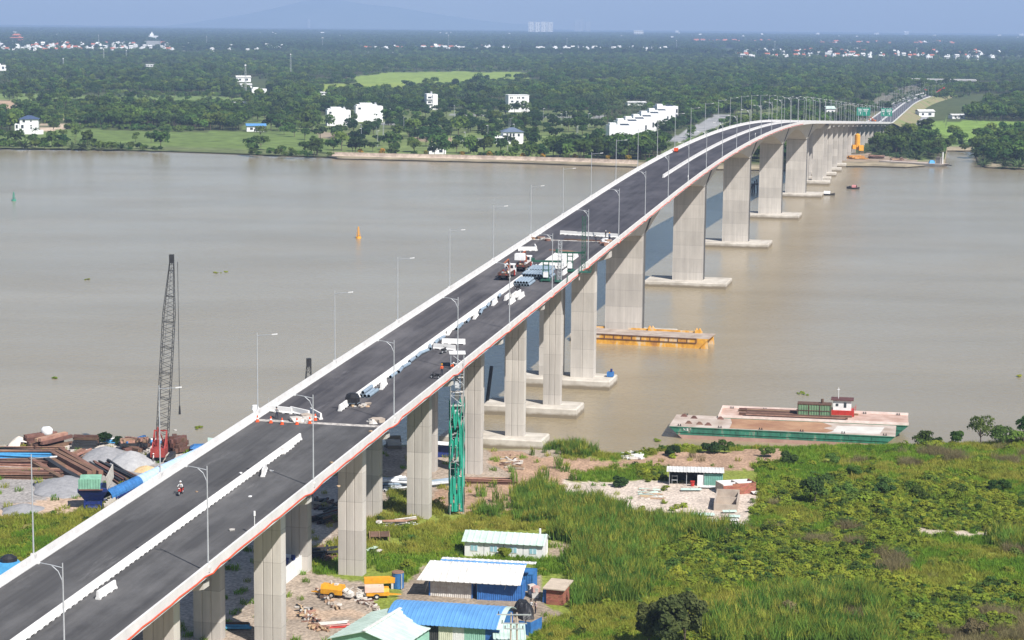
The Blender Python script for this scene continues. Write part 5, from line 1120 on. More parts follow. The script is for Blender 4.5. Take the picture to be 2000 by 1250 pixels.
# the yellow barge in front of the first tall river pier
hy = M('rust_streaked_yellow', (.7, .36, .04), (.33, .14, .05), scale=.5, rough=.7, detail=9, stretch=(1, 1, .5), c3=(.6, .5, .38), wid=.22, mid=.42)
A = G(1120, 668, 0); Bq = G(1384, 682, 0); d = Bq - A; L = d.length; t = T('yellow_barge', 'rust-streaked yellow pontoon barge moored against the first tall river pier', 'barge', (A.x, A.y, 0), math.atan2(d.y, d.x))
mb = MB(); hull_box(mb, L + .0, 9.5, -1., 2.5, 3.4); mb.build('hull', hy, t)
mb = MB(); mb.box((L / 2, 4.75, 2.53), (L - .05, 9.4, .06)); mb.build('deck', M('worn_grey_deck', (.42, .36, .31), (.27, .21, .17), scale=.35, rough=.9, detail=9), t)
mb = MB(); mb.box((L * .45, 9.3, 2.75), (L * .9, .3, .5)); mb.build('edge_beam', hy, t)
mb = MB()
for z in (2.45, 1.35): mb.box((L * .46, -.1, z), (L * .9, .16, .16))
for i in range(14): mb.box((L * (.03 + .88 * i / 13), -.08, 1.9), (.14, .12, 1.0))
mb.build('rubbing_strake', rust, t)
for x in (L * .52, L * .87): mb = MB(); mb.box((x, 9.1, 2.95), (1.6, .8, .9)); mb.tube((x - .4, 9.1, 3.3), (x - .4, 9.1, 3.8), .2); mb.tube((x + .4, 9.1, 3.3), (x + .4, 9.1, 3.8), .2); mb.build('mooring_post', hy, t)
for y in (.6, 8.8): mb = MB(); mb.box((L - 1.2, y, .6), (2., .5, 2.4), tap=.7); mb.build('skeg', hy, t)
# river marks and small boats
def buoy(q, m, label, h=3.4):
    t = T('buoy', label, 'buoy', q); mb = MB(); mb.tube((0, 0, -.4), (0, 0, .55), 1.1, 1.0, n=16); mb.build('float', m, t)
    mb = MB()
    for a in (0, 1.57, 3.14, 4.71): mb.tube((.75 * math.cos(a), .75 * math.sin(a), .5), (.25 * math.cos(a), .25 * math.sin(a), h), .08, n=5)
    for z in (1.2, 2.1): mb.tube((0, 0, z), (0, 0, z + .12), .75 - z * .16, n=10)
    mb.tube((0, 0, .6), (0, 0, h), .3, .12, n=8); mb.build('frame', m, t); mb = MB(); mb.tube((0, 0, h), (0, 0, h + .7), .28, .2, n=8); mb.build('lantern', m, t)
buoy(G(700, 465, 0), yellow_p, 'yellow navigation buoy floating left of the bridge in midstream', 3.6); buoy(G(27, 392, 0), M('buoy_green', (.03, .25, .17), rough=.6), 'green navigation buoy near the left edge of the river', 3.2)
def boat(q, rz, L, label, canopy):
    t = T('small_boat', label, 'boat', q, rz); mb = MB(); n = 9
    mb.loft([[(L * (u - .5), w * s, z) for s, z in ((-1, .75 + .5 * (2 * u - 1) ** 4), (-.6, 0 - .1), (.6, -.1), (1, .75 + .5 * (2 * u - 1) ** 4), (.85, .7 + .5 * (2 * u - 1) ** 4), (.5, .3), (-.5, .3), (-.85, .7 + .5 * (2 * u - 1) ** 4))] for u, w in [(k / (n - 1), max(.08, 1.25 * math.sin(math.pi * (.08 + .84 * k / (n - 1))) ** .6)) for k in range(n)]]); mb.build('hull', M('dark_hull', (.05, .045, .04), (.03, .028, .026), rough=.8), t)
    mb = MB(); mb.loft([[(x, 1.1 * math.cos(a), .7 + 1.3 * math.sin(a)) for a in np.linspace(0, math.pi, 9)] for x in (-L * .05, L * .27)], close=False); mb.build('canopy', canopy, t)
    mb = MB(); mb.box((-L * .25, 0, .9), (1.2, 1.2, .9)); mb.build('engine_box', dark, t)
boat(G(1611, 381, 0), -.25, 9.5, 'long dark boat with white arched canopy near the far piers', white_p); boat(G(1666, 369, 0), -.5, 6.5, 'small dark boat with pink canopy right of the bridge in midstream', M('pink_cloth', (.6, .25, .25), rough=.8))
for i, (a, b, s) in enumerate(((425, 532, 1.9), (441, 531, .8), (1568, 769, 1.6), (1280, 861, 1.3), (172, 546, 1.0), (388, 836, 1.), (105, 739, .9), (1992, 735, 1.2))):
    me = bush_mesh('floating_weed', 300 + i, 2.2 * s, .5, 90, .35, 'olive'); o = bpy.data.objects.new('floating_weed', me); COL.objects.link(o); o.location = G(a, b, .02); o.scale = (1, 1.6, .6)
    tag(o, ('larger raft of floating weed left of the bridge', 'tiny weed clump beside the larger raft left of the bridge', 'weed raft floating behind the rusty green box of the barge', 'weed raft at the bow of the green barge near the bank', 'lone speck of weed left of the lattice crane', 'speck of weed right of the lattice crane foot', 'faint speck of weed above the left yard', 'weed clump at the right edge of the river')[i], 'water weed')

# ---------------------------------------------------------------- single trees and bushes of the near bank
def near_tree(q, seed, h, w, n, size, leaf, label, name='tree', cat='tree', flat=.8, z0=None, **kw):
    t = T(name, label, cat, q, random.uniform(0, 6)); me, tr, _ = broad(seed, h, w, n, size, leaf, flat, z0, **kw); tr.build('trunk', bark, t); o = bpy.data.objects.new('crown', me); COL.objects.link(o); o.parent = t; return t
dk2 = leaf_mat('leaves_near_dark', (.15, .175, .06), (.08, .105, .038), 1.5); LF['near'] = dk2
LF['light'] = leaf_mat('leaves_light', (.17, .24, .06), (.1, .16, .04), 3)
for i, (a, b, h, w, lab) in enumerate(((1268, 1268, 7.0, 4.2, 'left of the three dark close-set trees at the bottom edge'), (1300, 1280, 9.2, 5, 'middle of the three dark close-set trees at the bottom edge'), (1338, 1270, 9.4, 5, 'right of the three dark close-set trees at the bottom edge'))):
    near_tree(N(a, b), 400 + i, h, w, 4200, .38, 'near', lab, flat=1.3, z0=h * .52, nl=26, lo=.2, hi=.36)
near_tree(N(1592, 985), 410, 4.6, 4.2, 700, .4, 'dark', 'small dark tree with pale bare trunk in the meadow', z0=3.3)
for i, (a, b, h, w, leaf, lab) in enumerate(((1805, 868, 3.2, 4.2, 'mid', 'low round bush at the water edge, leftmost on the right bank'), (1830, 868, 1.6, 2.6, 'dark', 'tiny dark bush beside the leftmost shore bush'), (1868, 867, 2.8, 2.8, 'mid', 'small round bush standing alone at the shore'), (1916, 866, 6.2, 5, 'light', 'tall rounded light green bush at the right shore'), (1953, 867, 4.2, 5, 'light', 'broad light bush right of the tall rounded one'), (1975, 868, 3., 5, 'mid', 'spreading shrub in front of the right shore bushes'), (2000, 866, 6.5, 3.5, 'dark', 'dark tall bush at the right frame edge on the shore'), (1388, 884, 2.2, 3.5, 'dark', 'dark bush in front of the green barge bow'), (1415, 884, 2.2, 4, 'mid', 'green bush before the middle of the barge side'), (1313, 890, 2.0, 2.6, 'dark', 'dark leafy shrub near the barge bow on the bank'), (1500, 890, 1.8, 4, 'mid', 'low shrub on the bank below the barge'), (1544, 905, 2.2, 4, 'dark', 'dark shrub at the end of the brown strip'), (1625, 905, 2.0, 3.2, 'mid', 'low shrub in the meadow below the barge stern'), (1670, 930, 1.9, 3, 'mid', 'small bush among the meadow grass right of the ruin'), (1720, 965, 2.1, 5, 'dark', 'wide dark bush in the middle of the meadow'), (1650, 970, 2.2, 5, 'mid', 'wide green bush left of the wide dark one'), (1790, 975, 2.1, 5, 'mid', 'wide green bush right of the wide dark one'), (1950, 960, 2.2, 5, 'mid', 'round bush at the right of the meadow'), (1215, 950, 1.8, 3.6, 'dark', 'dark shrub left of the open shed'), (205, 868, 2.6, 2.8, 'dark', 'dark bush at the water edge behind the left yard'), (240, 868, 1.6, 4, 'dark', 'low dark scrub right of the dark bush behind the left yard'), (180, 868, 1.8, 3, 'yell', 'pale grassy bush left of the dark bush behind the left yard'), (920, 1080, 1.5, 2, 'mid', 'small plant at the foot of the cabin wall, left one'), (985, 1092, 1.6, 2.4, 'olive', 'weedy plant at the foot of the cabin wall'), (1540, 1215, 3., 2.6, 'dry', 'tall dry brown shrub near the bottom edge'), (1905, 1245, 2.6, 4, 'dry', 'dry brown shrub in the lower right corner'))):
    t = T('bush', lab, 'bush', N(a, b), random.uniform(0, 6)); me, tr, _ = broad(420 + i, h, w, 1300, .26, leaf, .8, h * .5); tr.build('stem', bark, t); o = bpy.data.objects.new('foliage', me); COL.objects.link(o); o.parent = t
# ---------------------------------------------------------------- people
def person_mesh(pts, edges, zones, name='person'):
    """one continuous skinned body; zones: (z test, material index)"""
    me = bpy.data.meshes.new(name); me.from_pydata([p[:3] for p in pts], edges, []); o = bpy.data.objects.new(name, me); COL.objects.link(o)
    o.modifiers.new('skin', 'SKIN'); 
    for v, p in zip(me.skin_vertices[0].data, pts): v.radius = (p[3], p[3] * (p[4] if len(p) > 4 else 1))
    me.skin_vertices[0].data[0].use_root = True
    sb = o.modifiers.new('smooth', 'SUBSURF'); sb.levels = 1; sb.render_levels = 1
    dg = bpy.context.evaluated_depsgraph_get(); m2 = bpy.data.meshes.new_from_object(o.evaluated_get(dg)); bpy.data.objects.remove(o)
    return m2
skin = M('skin', (.36, .2, .13), rough=.6)
CL = {'navy': M('navy_cloth', (.025, .03, .05), rough=.9), 'grey': M('grey_cloth', (.12, .12, .13), rough=.9), 'white': M('white_cloth', (.75, .75, .74), rough=.9), 'orange': M('orange_vest', (.8, .13, .02), (.7, .1, .02), rough=.8), 'blue': M('blue_cloth', (.05, .1, .25), rough=.9), 'pink': M('pale_cloth', (.6, .45, .42), rough=.9), 'black': M('black_cloth', (.02, .02, .022), rough=.9)}
def pose(kind):
    if kind == 'stand': lean, hipz, legs, arms = 0, .93, [(.1, 0, .5, .1, .02, .06), (-.1, .04, .5, -.12, .08, .06)], [(.24, .05, 1.12, .25, .14, .88), (-.24, .0, 1.12, -.26, .1, .87)]
    elif kind == 'bend': lean, hipz, legs, arms = .45, .86, [(.12, .06, .46, .14, -.05, .06), (-.12, .1, .46, -.15, .0, .06)], [(.25, .5, .95, .22, .62, .68), (-.25, .5, .95, -.22, .66, .68)]
    else: lean, hipz, legs, arms = .1, .82, [(.2, .38, .74, .22, .3, .34), (-.2, .38, .74, -.22, .3, .34)], [(.3, .22, 1.05, .34, .5, .98), (-.3, .22, 1.05, -.34, .5, .98)]
    P = [(0, 0, hipz, .13, .8), (0, lean * .45, hipz + .26, .125, .75), (0, lean, hipz + .48 - lean * .25, .15, .65), (0, lean * 1.15, hipz + .58 - lean * .25, .055), (0, lean * 1.25 + .01, hipz + .68 - lean * .28, .085), (0, lean * 1.3 + .02, hipz + .79 - lean * .3, .09)]
    E = [(0, 1), (1, 2), (2, 3), (3, 4), (4, 5)]
    for s, (kx, ky, kz, fx, fy, fz) in zip((1, -1), legs):
        i = len(P); P += [(s * .1, 0, hipz - .05, .09), (kx, ky, kz, .062), (fx, fy, fz, .045), (fx, fy + .16, fz - .02, .04)]; E += [(0, i), (i, i + 1), (i + 1, i + 2), (i + 2, i + 3)]
    for s, (ex, ey, ez, hx, hy, hz_) in zip((1, -1), arms):
        i = len(P); P += [(s * .19, lean, hipz + .47 - lean * .25, .065), (ex, ey, ez, .045), (hx, hy, hz_, .036), (hx, hy + .04, hz_ - .08, .034)]; E += [(2, i), (i, i + 1), (i + 1, i + 2), (i + 2, i + 3)]
    return P, E, hipz
PM = {k: person_mesh(*pose(k)[:2], None) for k in ('stand', 'bend', 'ride')}
def person(q, rz, kind, shirt, trousers, hat, label, vest=False):
    t = T('person', label, 'person', q, rz); me = PM[kind].copy(); hz_ = pose(kind)[2]
    for m in (CL[trousers], CL[shirt], skin): me.materials.append(m)
    P, E, _ = pose(kind); neck = Vector(P[3][:3]); head = Vector(P[5][:3]); mi = []
    for f in me.polygons:
        c = f.center; d = min((i for i in range(len(P))), key=lambda i: (Vector(P[i][:3]) - c).length); 
        mi.append(0 if d == 0 or 6 <= d <= 13 else 2 if d >= 3 and d < 6 or d in (16, 17, 20, 21) else 1)
    me.polygons.foreach_set('material_index', mi); me.polygons.foreach_set('use_smooth', [True] * len(mi)); o = bpy.data.objects.new('body', me); COL.objects.link(o); o.parent = t
    mb = MB(); mb.loft([[(head.x + r * math.cos(a), head.y + r * 1.15 * math.sin(a), head.z + z) for a in np.linspace(0, 6.283, 13)[:-1]] for r, z in ((.15, -.0), (.135, .01), (.125, .07), (.08, .125), (.02, .145))]); mb.build('helmet' if hat != 'hair' else 'hair', white_p if hat == 'white' else yellow_p if hat == 'yellow' else CL['black'], t)
    mb = MB(); mb.box((head.x, head.y + .1, head.z - .06), (.03, .05, .04)); mb.build('nose', skin, t)
    return t
def onroad(px, py): t, r = D(px, py); return B(t, r, .004), t, r
q, t_, r_ = onroad(353, 966)
def motorbike(q, rz, label, body):
    t = T('motorbike', label, 'motorbike', q, rz)
    for y in (-.62, .62):
        w = MB(); w.tube((-.05, y, .29), (.05, y, .29), .29, n=16); w = w.build('wheel', black, t); r = MB(); r.tube((-.06, y, .29), (.06, y, .29), .17, n=12); r.build('rim', steel_g, w)
    mb = MB(); mb.loft([[(-.12, -.75, .62), (.12, -.75, .62), (.1, -.75, .78), (-.1, -.75, .78)], [(-.15, -.2, .4), (.15, -.2, .4), (.14, -.2, .74), (-.14, -.2, .74)], [(-.1, .15, .35), (.1, .15, .35), (.1, .15, .5), (-.1, .15, .5)], [(-.16, .38, .4), (.16, .38, .4), (.16, .38, .85), (-.16, .38, .85)], [(-.1, .5, .6), (.1, .5, .6), (.1, .45, .95), (-.1, .45, .95)]]); mb.build('body', body, t)
    mb = MB(); mb.box((0, -.35, .79), (.26, .75, .1)); mb.build('seat', black, t)
    mb = MB(); mb.tube((-.36, .38, 1.0), (.36, .38, 1.0), .022, n=6); mb.tube((0, .42, .6), (0, .38, 1.02), .04, n=6); mb.tube((-.3, .42, 1.0), (-.33, .42, 1.15), .015, n=5); mb.tube((.3, .42, 1.0), (.33, .42, 1.15), .015, n=5); mb.build('handlebar', dark, t)
    mb = MB(); mb.box((0, .52, .88), (.16, .06, .12)); mb.build('headlight', white_p, t); mb = MB(); mb.box((0, .62, .6), (.12, .34, .06)); mb.build('mudguard', body, t)
    return t
fw = math.pi - TH
motorbike(q, fw, 'red motorbike ridden towards the viewer on the left carriageway', red_p)
person(q + Vector((0, .25, 0)), fw, 'ride', 'white', 'black', 'white', 'rider in white shirt and white helmet on the red motorbike')
for a, b, rz, lab, m in ((1011, 566, .6, 'dark motorbike parked in front of the blue-grey pipe stacks', dark), (850, 740, 1.1, 'dark motorbike parked at the right parapet beside the orange-vested workers', dark), (867, 690, -.5, 'dark motorbike parked in front of the two white cross barriers', dark)):
    motorbike(onroad(a, b)[0], rz, lab, m)
for a, b, rz, k, s, tr, h, lab in ((863, 733, .4, 'stand', 'orange', 'navy', 'yellow', 'worker in orange vest standing by the right parapet, left one of two'), (879, 728, -1.2, 'bend', 'orange', 'black', 'white', 'worker in orange bending at the right parapet by the lamp'), (541, 818, .2, 'bend', 'grey', 'navy', 'hair', 'worker in dark clothes beside the orange cones at the cross barriers'), (1097, 519, 1., 'stand', 'grey', 'navy', 'white', 'worker in grey with white helmet near the green lifting frame'), (1183, 466, 2., 'stand', 'navy', 'black', 'white', 'dark-clothed worker at the far joint near the right parapet'), (1164, 474, .3, 'bend', 'black', 'navy', 'hair', 'crouching dark worker on the far joint'), (1190, 470, -.6, 'stand', 'blue', 'navy', 'yellow', 'worker leaning at the right parapet by the far joint')):
    person(onroad(a, b)[0], rz, k, s, tr, h, lab)
person(N(1037, 1195), 2.6, 'stand', 'white', 'black', 'hair', 'person in white top and dark trousers on the path by the black tarpaulin, left one'); person(N(1046, 1197), 2.2, 'stand', 'pink', 'navy', 'hair', 'person in pale top beside another person near the black tarpaulin, right one')
person(N(300, 905), 1.5, 'stand', 'white', 'grey', 'white', 'person in white top standing left of the red crane base')

# ---------------------------------------------------------------- things on the deck
def loose_barrier(a, b, da, label, group=None, first=[None]):
    t, r = D(a, b); q = B(t, r, .004)
    o = bar0.copy(); COL.objects.link(o); o.parent = None; o.name = 'concrete_barrier'; o.location = q; sl = math.atan2(B(t + 2).z - B(t).z, 2); e = -TH + da
    o.rotation_euler = (sl * math.cos(da), -sl * math.sin(da), e); tag(o, label, 'concrete barrier', group); return o
def aim(a, b):                                         # turn that lays a barrier from one photo point to another
    p = B(*D(*a)); q = B(*D(*b)); d = q - p; return math.atan2(-d.x, d.y) + TH
for i, (p, q) in enumerate((((528, 804), (566, 808)), ((568, 806), (603, 814)), ((606, 808), (628, 820)))):
    loose_barrier((p[0] + q[0]) / 2, (p[1] + q[1]) / 2, aim(p, q), ('white barrier closing the left carriageway, end touching the left parapet', 'white barrier closing the left carriageway, middle of the three', 'white barrier closing the left carriageway, slanted right end')[i])
loose_barrier(208, 1160, -.05, 'white barrier standing alone near the bottom left of the right carriageway'); 
loose_barrier(516, 924, .25, 'short white barrier standing askew beside the near median'); loose_barrier(562, 880, 0.02, 'white barrier leaning out of the near median row')
loose_barrier(749, 756, .1, 'white barrier left of the stacked pipes near the start of the second median')
for a, b, p, q, lab in ((886, 672, (866, 671), (905, 672), 'white barrier lying across the road, rear one of the crossing pair'), (868, 683, (852, 681), (886, 684), 'white barrier lying across the road, front one of the crossing pair'), (877, 651, (874, 656), (884, 640), 'white barrier tilted against the median behind the crossing pair')): loose_barrier(a, b, aim(p, q), lab)
for a, b, da, lab in ((929, 620, .1, 'white barrier beside the median among the loose pipes'), (966, 594, .05, 'white barrier at the median left of the barrier cluster'), (991, 584, .0, 'white barrier of the small cluster, leftmost'), (1000, 592, .0, 'white barrier of the small cluster, front middle'), (1004, 581, .0, 'white barrier of the small cluster, rear middle'), (1012, 578, .0, 'white barrier of the small cluster, second from right'), (1018, 582, .0, 'white barrier of the small cluster, rightmost'), (1103, 535, 0, 'white barrier beside the right green lifting frame')): loose_barrier(a, b, da, lab)
loose_barrier(1030, 490, aim((1018, 489), (1043, 489)), 'white barrier standing across the left carriageway beyond the trucks'); loose_barrier(1046, 487, .3, 'short-looking white barrier seen end-on beyond the trucks')
for i in range(6): loose_barrier(1110 + i * 16, 459 + i * .9, aim((1110, 458), (1190, 463)), 'white barrier in the row closing the road at the far joint', 'barriers closing the far joint')
st0 = D(1046, 530)[0] + 2
for i in range(5):                                     # the store of spare barriers
    for j in range(8):
        if i == 0 and j > 5: continue
        loose = bar0.copy(); COL.objects.link(loose); loose.parent = None; loose.name = 'concrete_barrier'; tt = st0 + 4.25 * i + random.uniform(-.3, .3)
        loose.location = B(tt, .95 + j * .64, .004); loose.rotation_euler = (math.atan2(B(tt + 2).z - B(tt).z, 2), 0, -TH + random.uniform(-.02, .02)); tag(loose, 'spare white barrier in the dense store beside the trucks', 'concrete barrier', 'stored spare barriers')
# pipes
def deck_pipe(a, b, L, da, lab, grp=None, dz=0., tr=None, first=[None], r0=.28):
    t, r = tr or D(a, b)
    if first[0] is None: mb = MB(); mb.hollow((0, -2, 0), (0, 2, 0), r0, .05, 14); o = mb.build('pipe', [grey_p, black]); first[0] = o
    else: o = first[0].copy(); COL.objects.link(o)
    o.location = B(t, r, r0 + .01 + dz); o.rotation_euler = (math.atan2(B(t + 2).z - B(t).z, 2), 0, -TH + da); o.scale = (1, L / 4, 1); tag(o, lab, 'pipe', grp); return o
for i, (a, b, da) in enumerate(((768, 736, .0), (782, 726, .12), (793, 717, -.1), (805, 706, 0), (817, 697, .05), (828, 690, -.18), (840, 681, .3), (852, 671, .1), (862, 664, -.05), (895, 643, .05), (899, 638, .0), (914, 629, .1), (939, 613, .15), (943, 606, -.05), (953, 599, .1), (964, 590, 0), (975, 581, .12))):
    deck_pipe(a, b, 3.1, da, 'loose blue-grey pipe laid along the second median', 'loose pipes along the second median')
t, r = D(706, 776); 
for i in range(4): deck_pipe(0, 0, 4.5, 0, 'blue-grey pipe in the bundle of four at the near end of the second median', 'four bundled pipes', .0 if i < 3 else .5, (t + 2, r + (i % 3) * .6 + (.3 if i == 3 else 0)))
for nm, (a, b), n, lv, L in (('nearer', (1006, 557), 6, 2, 5.5), ('wide', (1018, 543), 11, 2, 5.5), ('rear', (1030, 533), 9, 2, 5.5)):
    t, r = D(a, b)
    for j in range(lv):
        for i in range(n - j): deck_pipe(0, 0, L, 0, f'blue-grey pipe in the {nm} stack beside the green lifting frames', f'pipes of the {nm} stack', j * .5, (t + 1.5, r + (i + j * .5) * .58))
# crane trucks
def crane_truck(a, b, label, load):
    t, r = D(a, b); T_ = T('crane_truck', label, 'truck', B(t + 2.5, r, .01), -TH); T_.rotation_euler = (math.atan2(B(t + 2).z - B(t).z, 2), 0, -TH)
    mb = MB(); mb.box((0, -.3, .75), (.9, 6.2, .25)); mb.build('chassis', dark, T_)
    mb = MB(); mb.loft([[(x, y, z) for x, z in ((-1.05, .7), (1.05, .7), (1.05, 1.6), (.95, 2.45), (-.95, 2.45), (-1.05, 1.6))] for y in (2.0, 3.5)]); c = mb.build('cab', white_p, T_)
    mb = MB(); mb.box((0, 1.99, 2.0), (1.5, .04, .6)); mb.box((0, 3.52, 2.0), (1.8, .04, .7)); mb.box((1.0, 2.8, 1.95), (.1, .9, .6)); mb.box((-1.0, 2.8, 1.95), (.1, .9, .6)); mb.build('window', glass, c)
    mb = MB(); mb.box((0, -1.1, 1.0), (2.3, 4.6, .12)); mb.box((-1.12, -1.1, 1.3), (.07, 4.6, .5)); mb.box((1.12, -1.1, 1.3), (.07, 4.6, .5)); mb.box((0, -3.42, 1.3), (2.3, .07, .5)); mb.build('cargo_bed', M('brown_bed', (.11, .06, .045), (.07, .04, .03), rough=.8), T_)
    for x in (-.9, .9):
        for y in (2.7, -1.7, -2.7): w = MB(); w.tube((x - .15, y, .48), (x + .15, y, .48), .48, n=14); w = w.build('wheel', black, T_); rr = MB(); rr.tube((x - .17, y, .48), (x + .17, y, .48), .24, n=10); rr.build('rim', dirt_w, w)
    mb = MB(); mb.box((0, 1.6, 1.7), (.5, .5, 1.7)); mb.bar((0, 1.6, 2.5), (.1, .6, 3.7), .28); mb.bar((.1, .6, 3.7), (-.3, -1.4, 3.2), .2); mb.build('crane_arm', M('crane_orange', (.4, .13, .07), rough=.6), T_)
    for x in (-1.15, 1.15): mb = MB(); mb.box((x, 1.6, .9), (.2, .3, 1.1)); mb.build('outrigger', red_p, T_)
    mb = MB(); mb.box((.6, -3.46, 1.25), (.3, .04, .12)); mb.box((-.6, -3.46, 1.25), (.3, .04, .12)); mb.build('tail_light', red_p, T_)
    return T_
ct1 = crane_truck(985, 547, 'crane truck with brown bed and white cab, nearer of the two on the left carriageway', 0); ct2 = crane_truck(1018, 530, 'crane truck lifting a white box, farther of the two on the left carriageway', 1)
def on(o, v): return o.location + Matrix.Rotation(-TH, 3, 'Z') @ Vector(v)
mb = MB(); mb.box((0, 0, 0), (2.0, 1.4, 1.3)); mb.box((0, 0, .68), (1.7, 1.1, .06)); mb.tube((0, 0, .7), (.1, .3, 1.2), .03); tag(mb.build('lifted_box', white_p, None, on(ct2, (-.5, -1.5, 2.75)), -TH), 'white box hanging over the bed of the farther crane truck', 'box')
for o, n, w_ in ((ct1, 5, 'nearer'), (ct2, 6, 'farther')):
    for k in range(n): mb = MB(); mb.box((0, 0, 0), (.5, .6, .45), tap=.9); tag(mb.build('crate', [wood, grey_p, rust, white_p][k % 4], None, on(o, (random.uniform(-.7, .7), -2.9 + k * .6, 1.3)), random.uniform(0, 1)), f'small crate loaded on the bed of the {w_} crane truck', 'crate', f'crates on the {w_} truck')
# green lifting frames (hanging work platforms)
gf = M('dark_green_steel', (.02, .1, .065), (.015, .07, .045), rough=.55)
def lifting_frame(a, b, label, mast):
    t, r = D(a, b); T_ = T('lifting_frame', label, 'lifting frame', B(t, r, .01), -TH + .15)
    mb = MB(); mb.box((0, 0, .3), (2.0, 2.6, .25)); 
    for x in (-.8, .8):
        for y in (-1, 1): mb.box((x, y, .12), (.3, .5, .24))
    mb.build('base', gf, T_)
    mb = MB()
    for x in (-.55, .55):
        for y in (-.4, .4): mb.box((x, y, 2.1), (.16, .16, 3.5))
    for z in (1.2, 2.2, 3.2): mb.box((0, -.4, z), (1.1, .1, .12)); mb.box((0, .4, z), (1.1, .1, .12))
    mb.build('tower', gf, T_); mb = MB(); mb.box((0, 0, 1.3), (1.0, 1.2, 1.0)); mb.build('counterweight', white_p, T_)
    mb = MB(); mb.box((.2, 0, 3.95), (5.6, .5, .35)); mb.box((-2.6, 0, 4.2), (.7, .7, .7)); mb.build('arm', gf, T_)
    mb = MB(); z0 = .2
    for x in (2.4, 3.1):
        for y in (-.35, .35): mb.tube((x, y, z0), (x, y, mast), .05, n=5)
    z = z0; k = 0
    while z < mast - .5:
        mb.tube((2.4, -.35, z), (3.1, -.35, z + .8), .03, n=4); mb.tube((3.1, .35, z), (2.4, .35, z + .8), .03, n=4)
        for y in (-.35, .35): mb.tube((2.4, y, z), (3.1, y, z), .03, n=4)
        z += .8
    mb.build('mast', gf if mast > 9 else steel_g, T_)
    mb = MB()
    for x in (2.0, 4.4):
        for z in (.3, .8, 1.3): mb.box((x, -1.6, z), (.06, 3.2, .06))
        for y in (-3.2, -2.4, -1.6, -.8, 0): mb.box((x, y, .8), (.07, .07, 1.1))
    mb.box((3.2, -1.6, .25), (2.4, 3.2, .08)); mb.build('work_basket', gf, T_)
lifting_frame(1066, 549, 'green steel lifting frame with pale mast, left one beside the pipe stacks', 8.2); lifting_frame(1113, 531, 'green steel lifting frame with tall green mast, right one at the parapet', 11.5)
# cones, generator, rubble
def cone(q, label):
    t = T('traffic_cone', label, 'traffic cone', q); mb = MB(); mb.box((0, 0, .03), (.5, .5, .06)); mb.build('foot', orange_p, t); mb = MB(); mb.tube((0, 0, .06), (0, 0, .95), .24, .07, n=10); mb.build('cone_body', orange_p, t); mb = MB(); mb.tube((0, 0, .42), (0, 0, .62), .185, .155, n=10); mb.build('white_band', white_p, t)
for i, (a, b) in enumerate(((503, 824), (529, 826), (551, 829), (580, 829), (605, 827), (616, 821))): cone(onroad(a, b)[0], ('orange cone touching the left parapet', 'orange cone second from the left parapet', 'orange cone in the middle of the left carriageway', 'orange cone before the pale rubble', 'orange cone behind the near street lamp', 'orange cone at the right end of the cross barriers')[i])
q, t_, r_ = onroad(688, 792); t = T('generator', 'black tarpaulin-covered generator on a low trolley at the near end of the second median', 'generator', q, -TH)
mb = MB(); mb.loft([[(x * s * (1 + .1 * math.sin(x * 9 + z)), y * s, z) for x, y in ((-.9, -.6), (0, -.75), (.9, -.6), (1., 0), (.9, .6), (0, .7), (-.9, .6), (-1, 0))] for z, s in ((.5, 1), (1.2, 1.05), (1.75, .8), (1.9, .35))]); mb.build('cover', tarp_k, t)
mb = MB(); mb.box((0, 0, .4), (2.0, 1.2, .15)); mb.build('platform', grey_p, t)
for x in (-.8, .8): mb = MB(); mb.tube((x, -.65, .25), (x, .65, .25), .25, n=10); mb.build('wheel', black, t)
def rubble(n, c, sp, s0, s1, ms, label, group):
    for i in range(n):
        t, r = D(c[0] + random.gauss(0, sp[0]), c[1] + random.gauss(0, sp[1])); s = random.uniform(s0, s1); mb = MB(); mb.loft([[(s * a * (1 + random.uniform(-.3, .3)), s * b * (1 + random.uniform(-.3, .3)), z * s) for a, b in ((-.5, -.4), (.5, -.45), (.6, .3), (0, .55), (-.55, .3))] for z in (0, .35)]); tag(mb.build('debris', random.choice(ms), None, B(t, r, .0), random.uniform(0, 6)), label, 'debris', group)
rubble(9, (596, 819), (14, 1.5), .8, 1.8, [white_p, dirt_w, cement], 'pale rubble lump on the near expansion joint', 'rubble on the near joint')
rubble(7, (733, 824), (5, 2), .8, 1.5, [dirt_w, cement], 'broken concrete lump by the right end of the near joint', 'rubble by the right parapet')
rubble(9, (712, 793), (12, 2.5), .4, .9, [dirt_w, wood, cement], 'small debris on the asphalt beside the covered generator', 'debris by the generator')
rubble(10, (1180, 474), (7, 3), .9, 1.8, [white_p, dirt_w, rust_pale], 'pale debris at the right end of the far joint', 'debris at the far joint')
rubble(7, (1060, 467), (14, 1.5), .8, 1.6, [dirt_w, rust_pale, white_p], 'debris at the left end of the far joint', 'debris left of the far joint')
rubble(14, (600, 900), (140, 60), .25, .6, [dirt_w, wood, white_p], 'small scrap lying on the near carriageways', 'scraps on the near road')
for i in range(5): t, r = D(1125 + i * 9, 469 + .5 * i); mb = MB(); mb.box((0, 0, .12), (.25, 5.5, .2)); tag(mb.build('steel_bar', rust, None, B(t, r, .02), 1.3 + random.uniform(-.2, .2)), 'rusty bar lying across the road by the far joint', 'bar', 'rusty bars by the far joint')
for i in range(5): t, r = D(1092 + i * 8, 490 + i); mb = MB(); mb.box((0, 0, .12), (.25, 4.5, .2)); tag(mb.build('steel_bar', rust_pale, None, B(t, r, .02), 1.2 + random.uniform(-.3, .3)), 'rusty bar on the asphalt behind the right green frame', 'bar', 'rusty bars behind the green frame')
q, t_, r_ = onroad(1016, 560); 
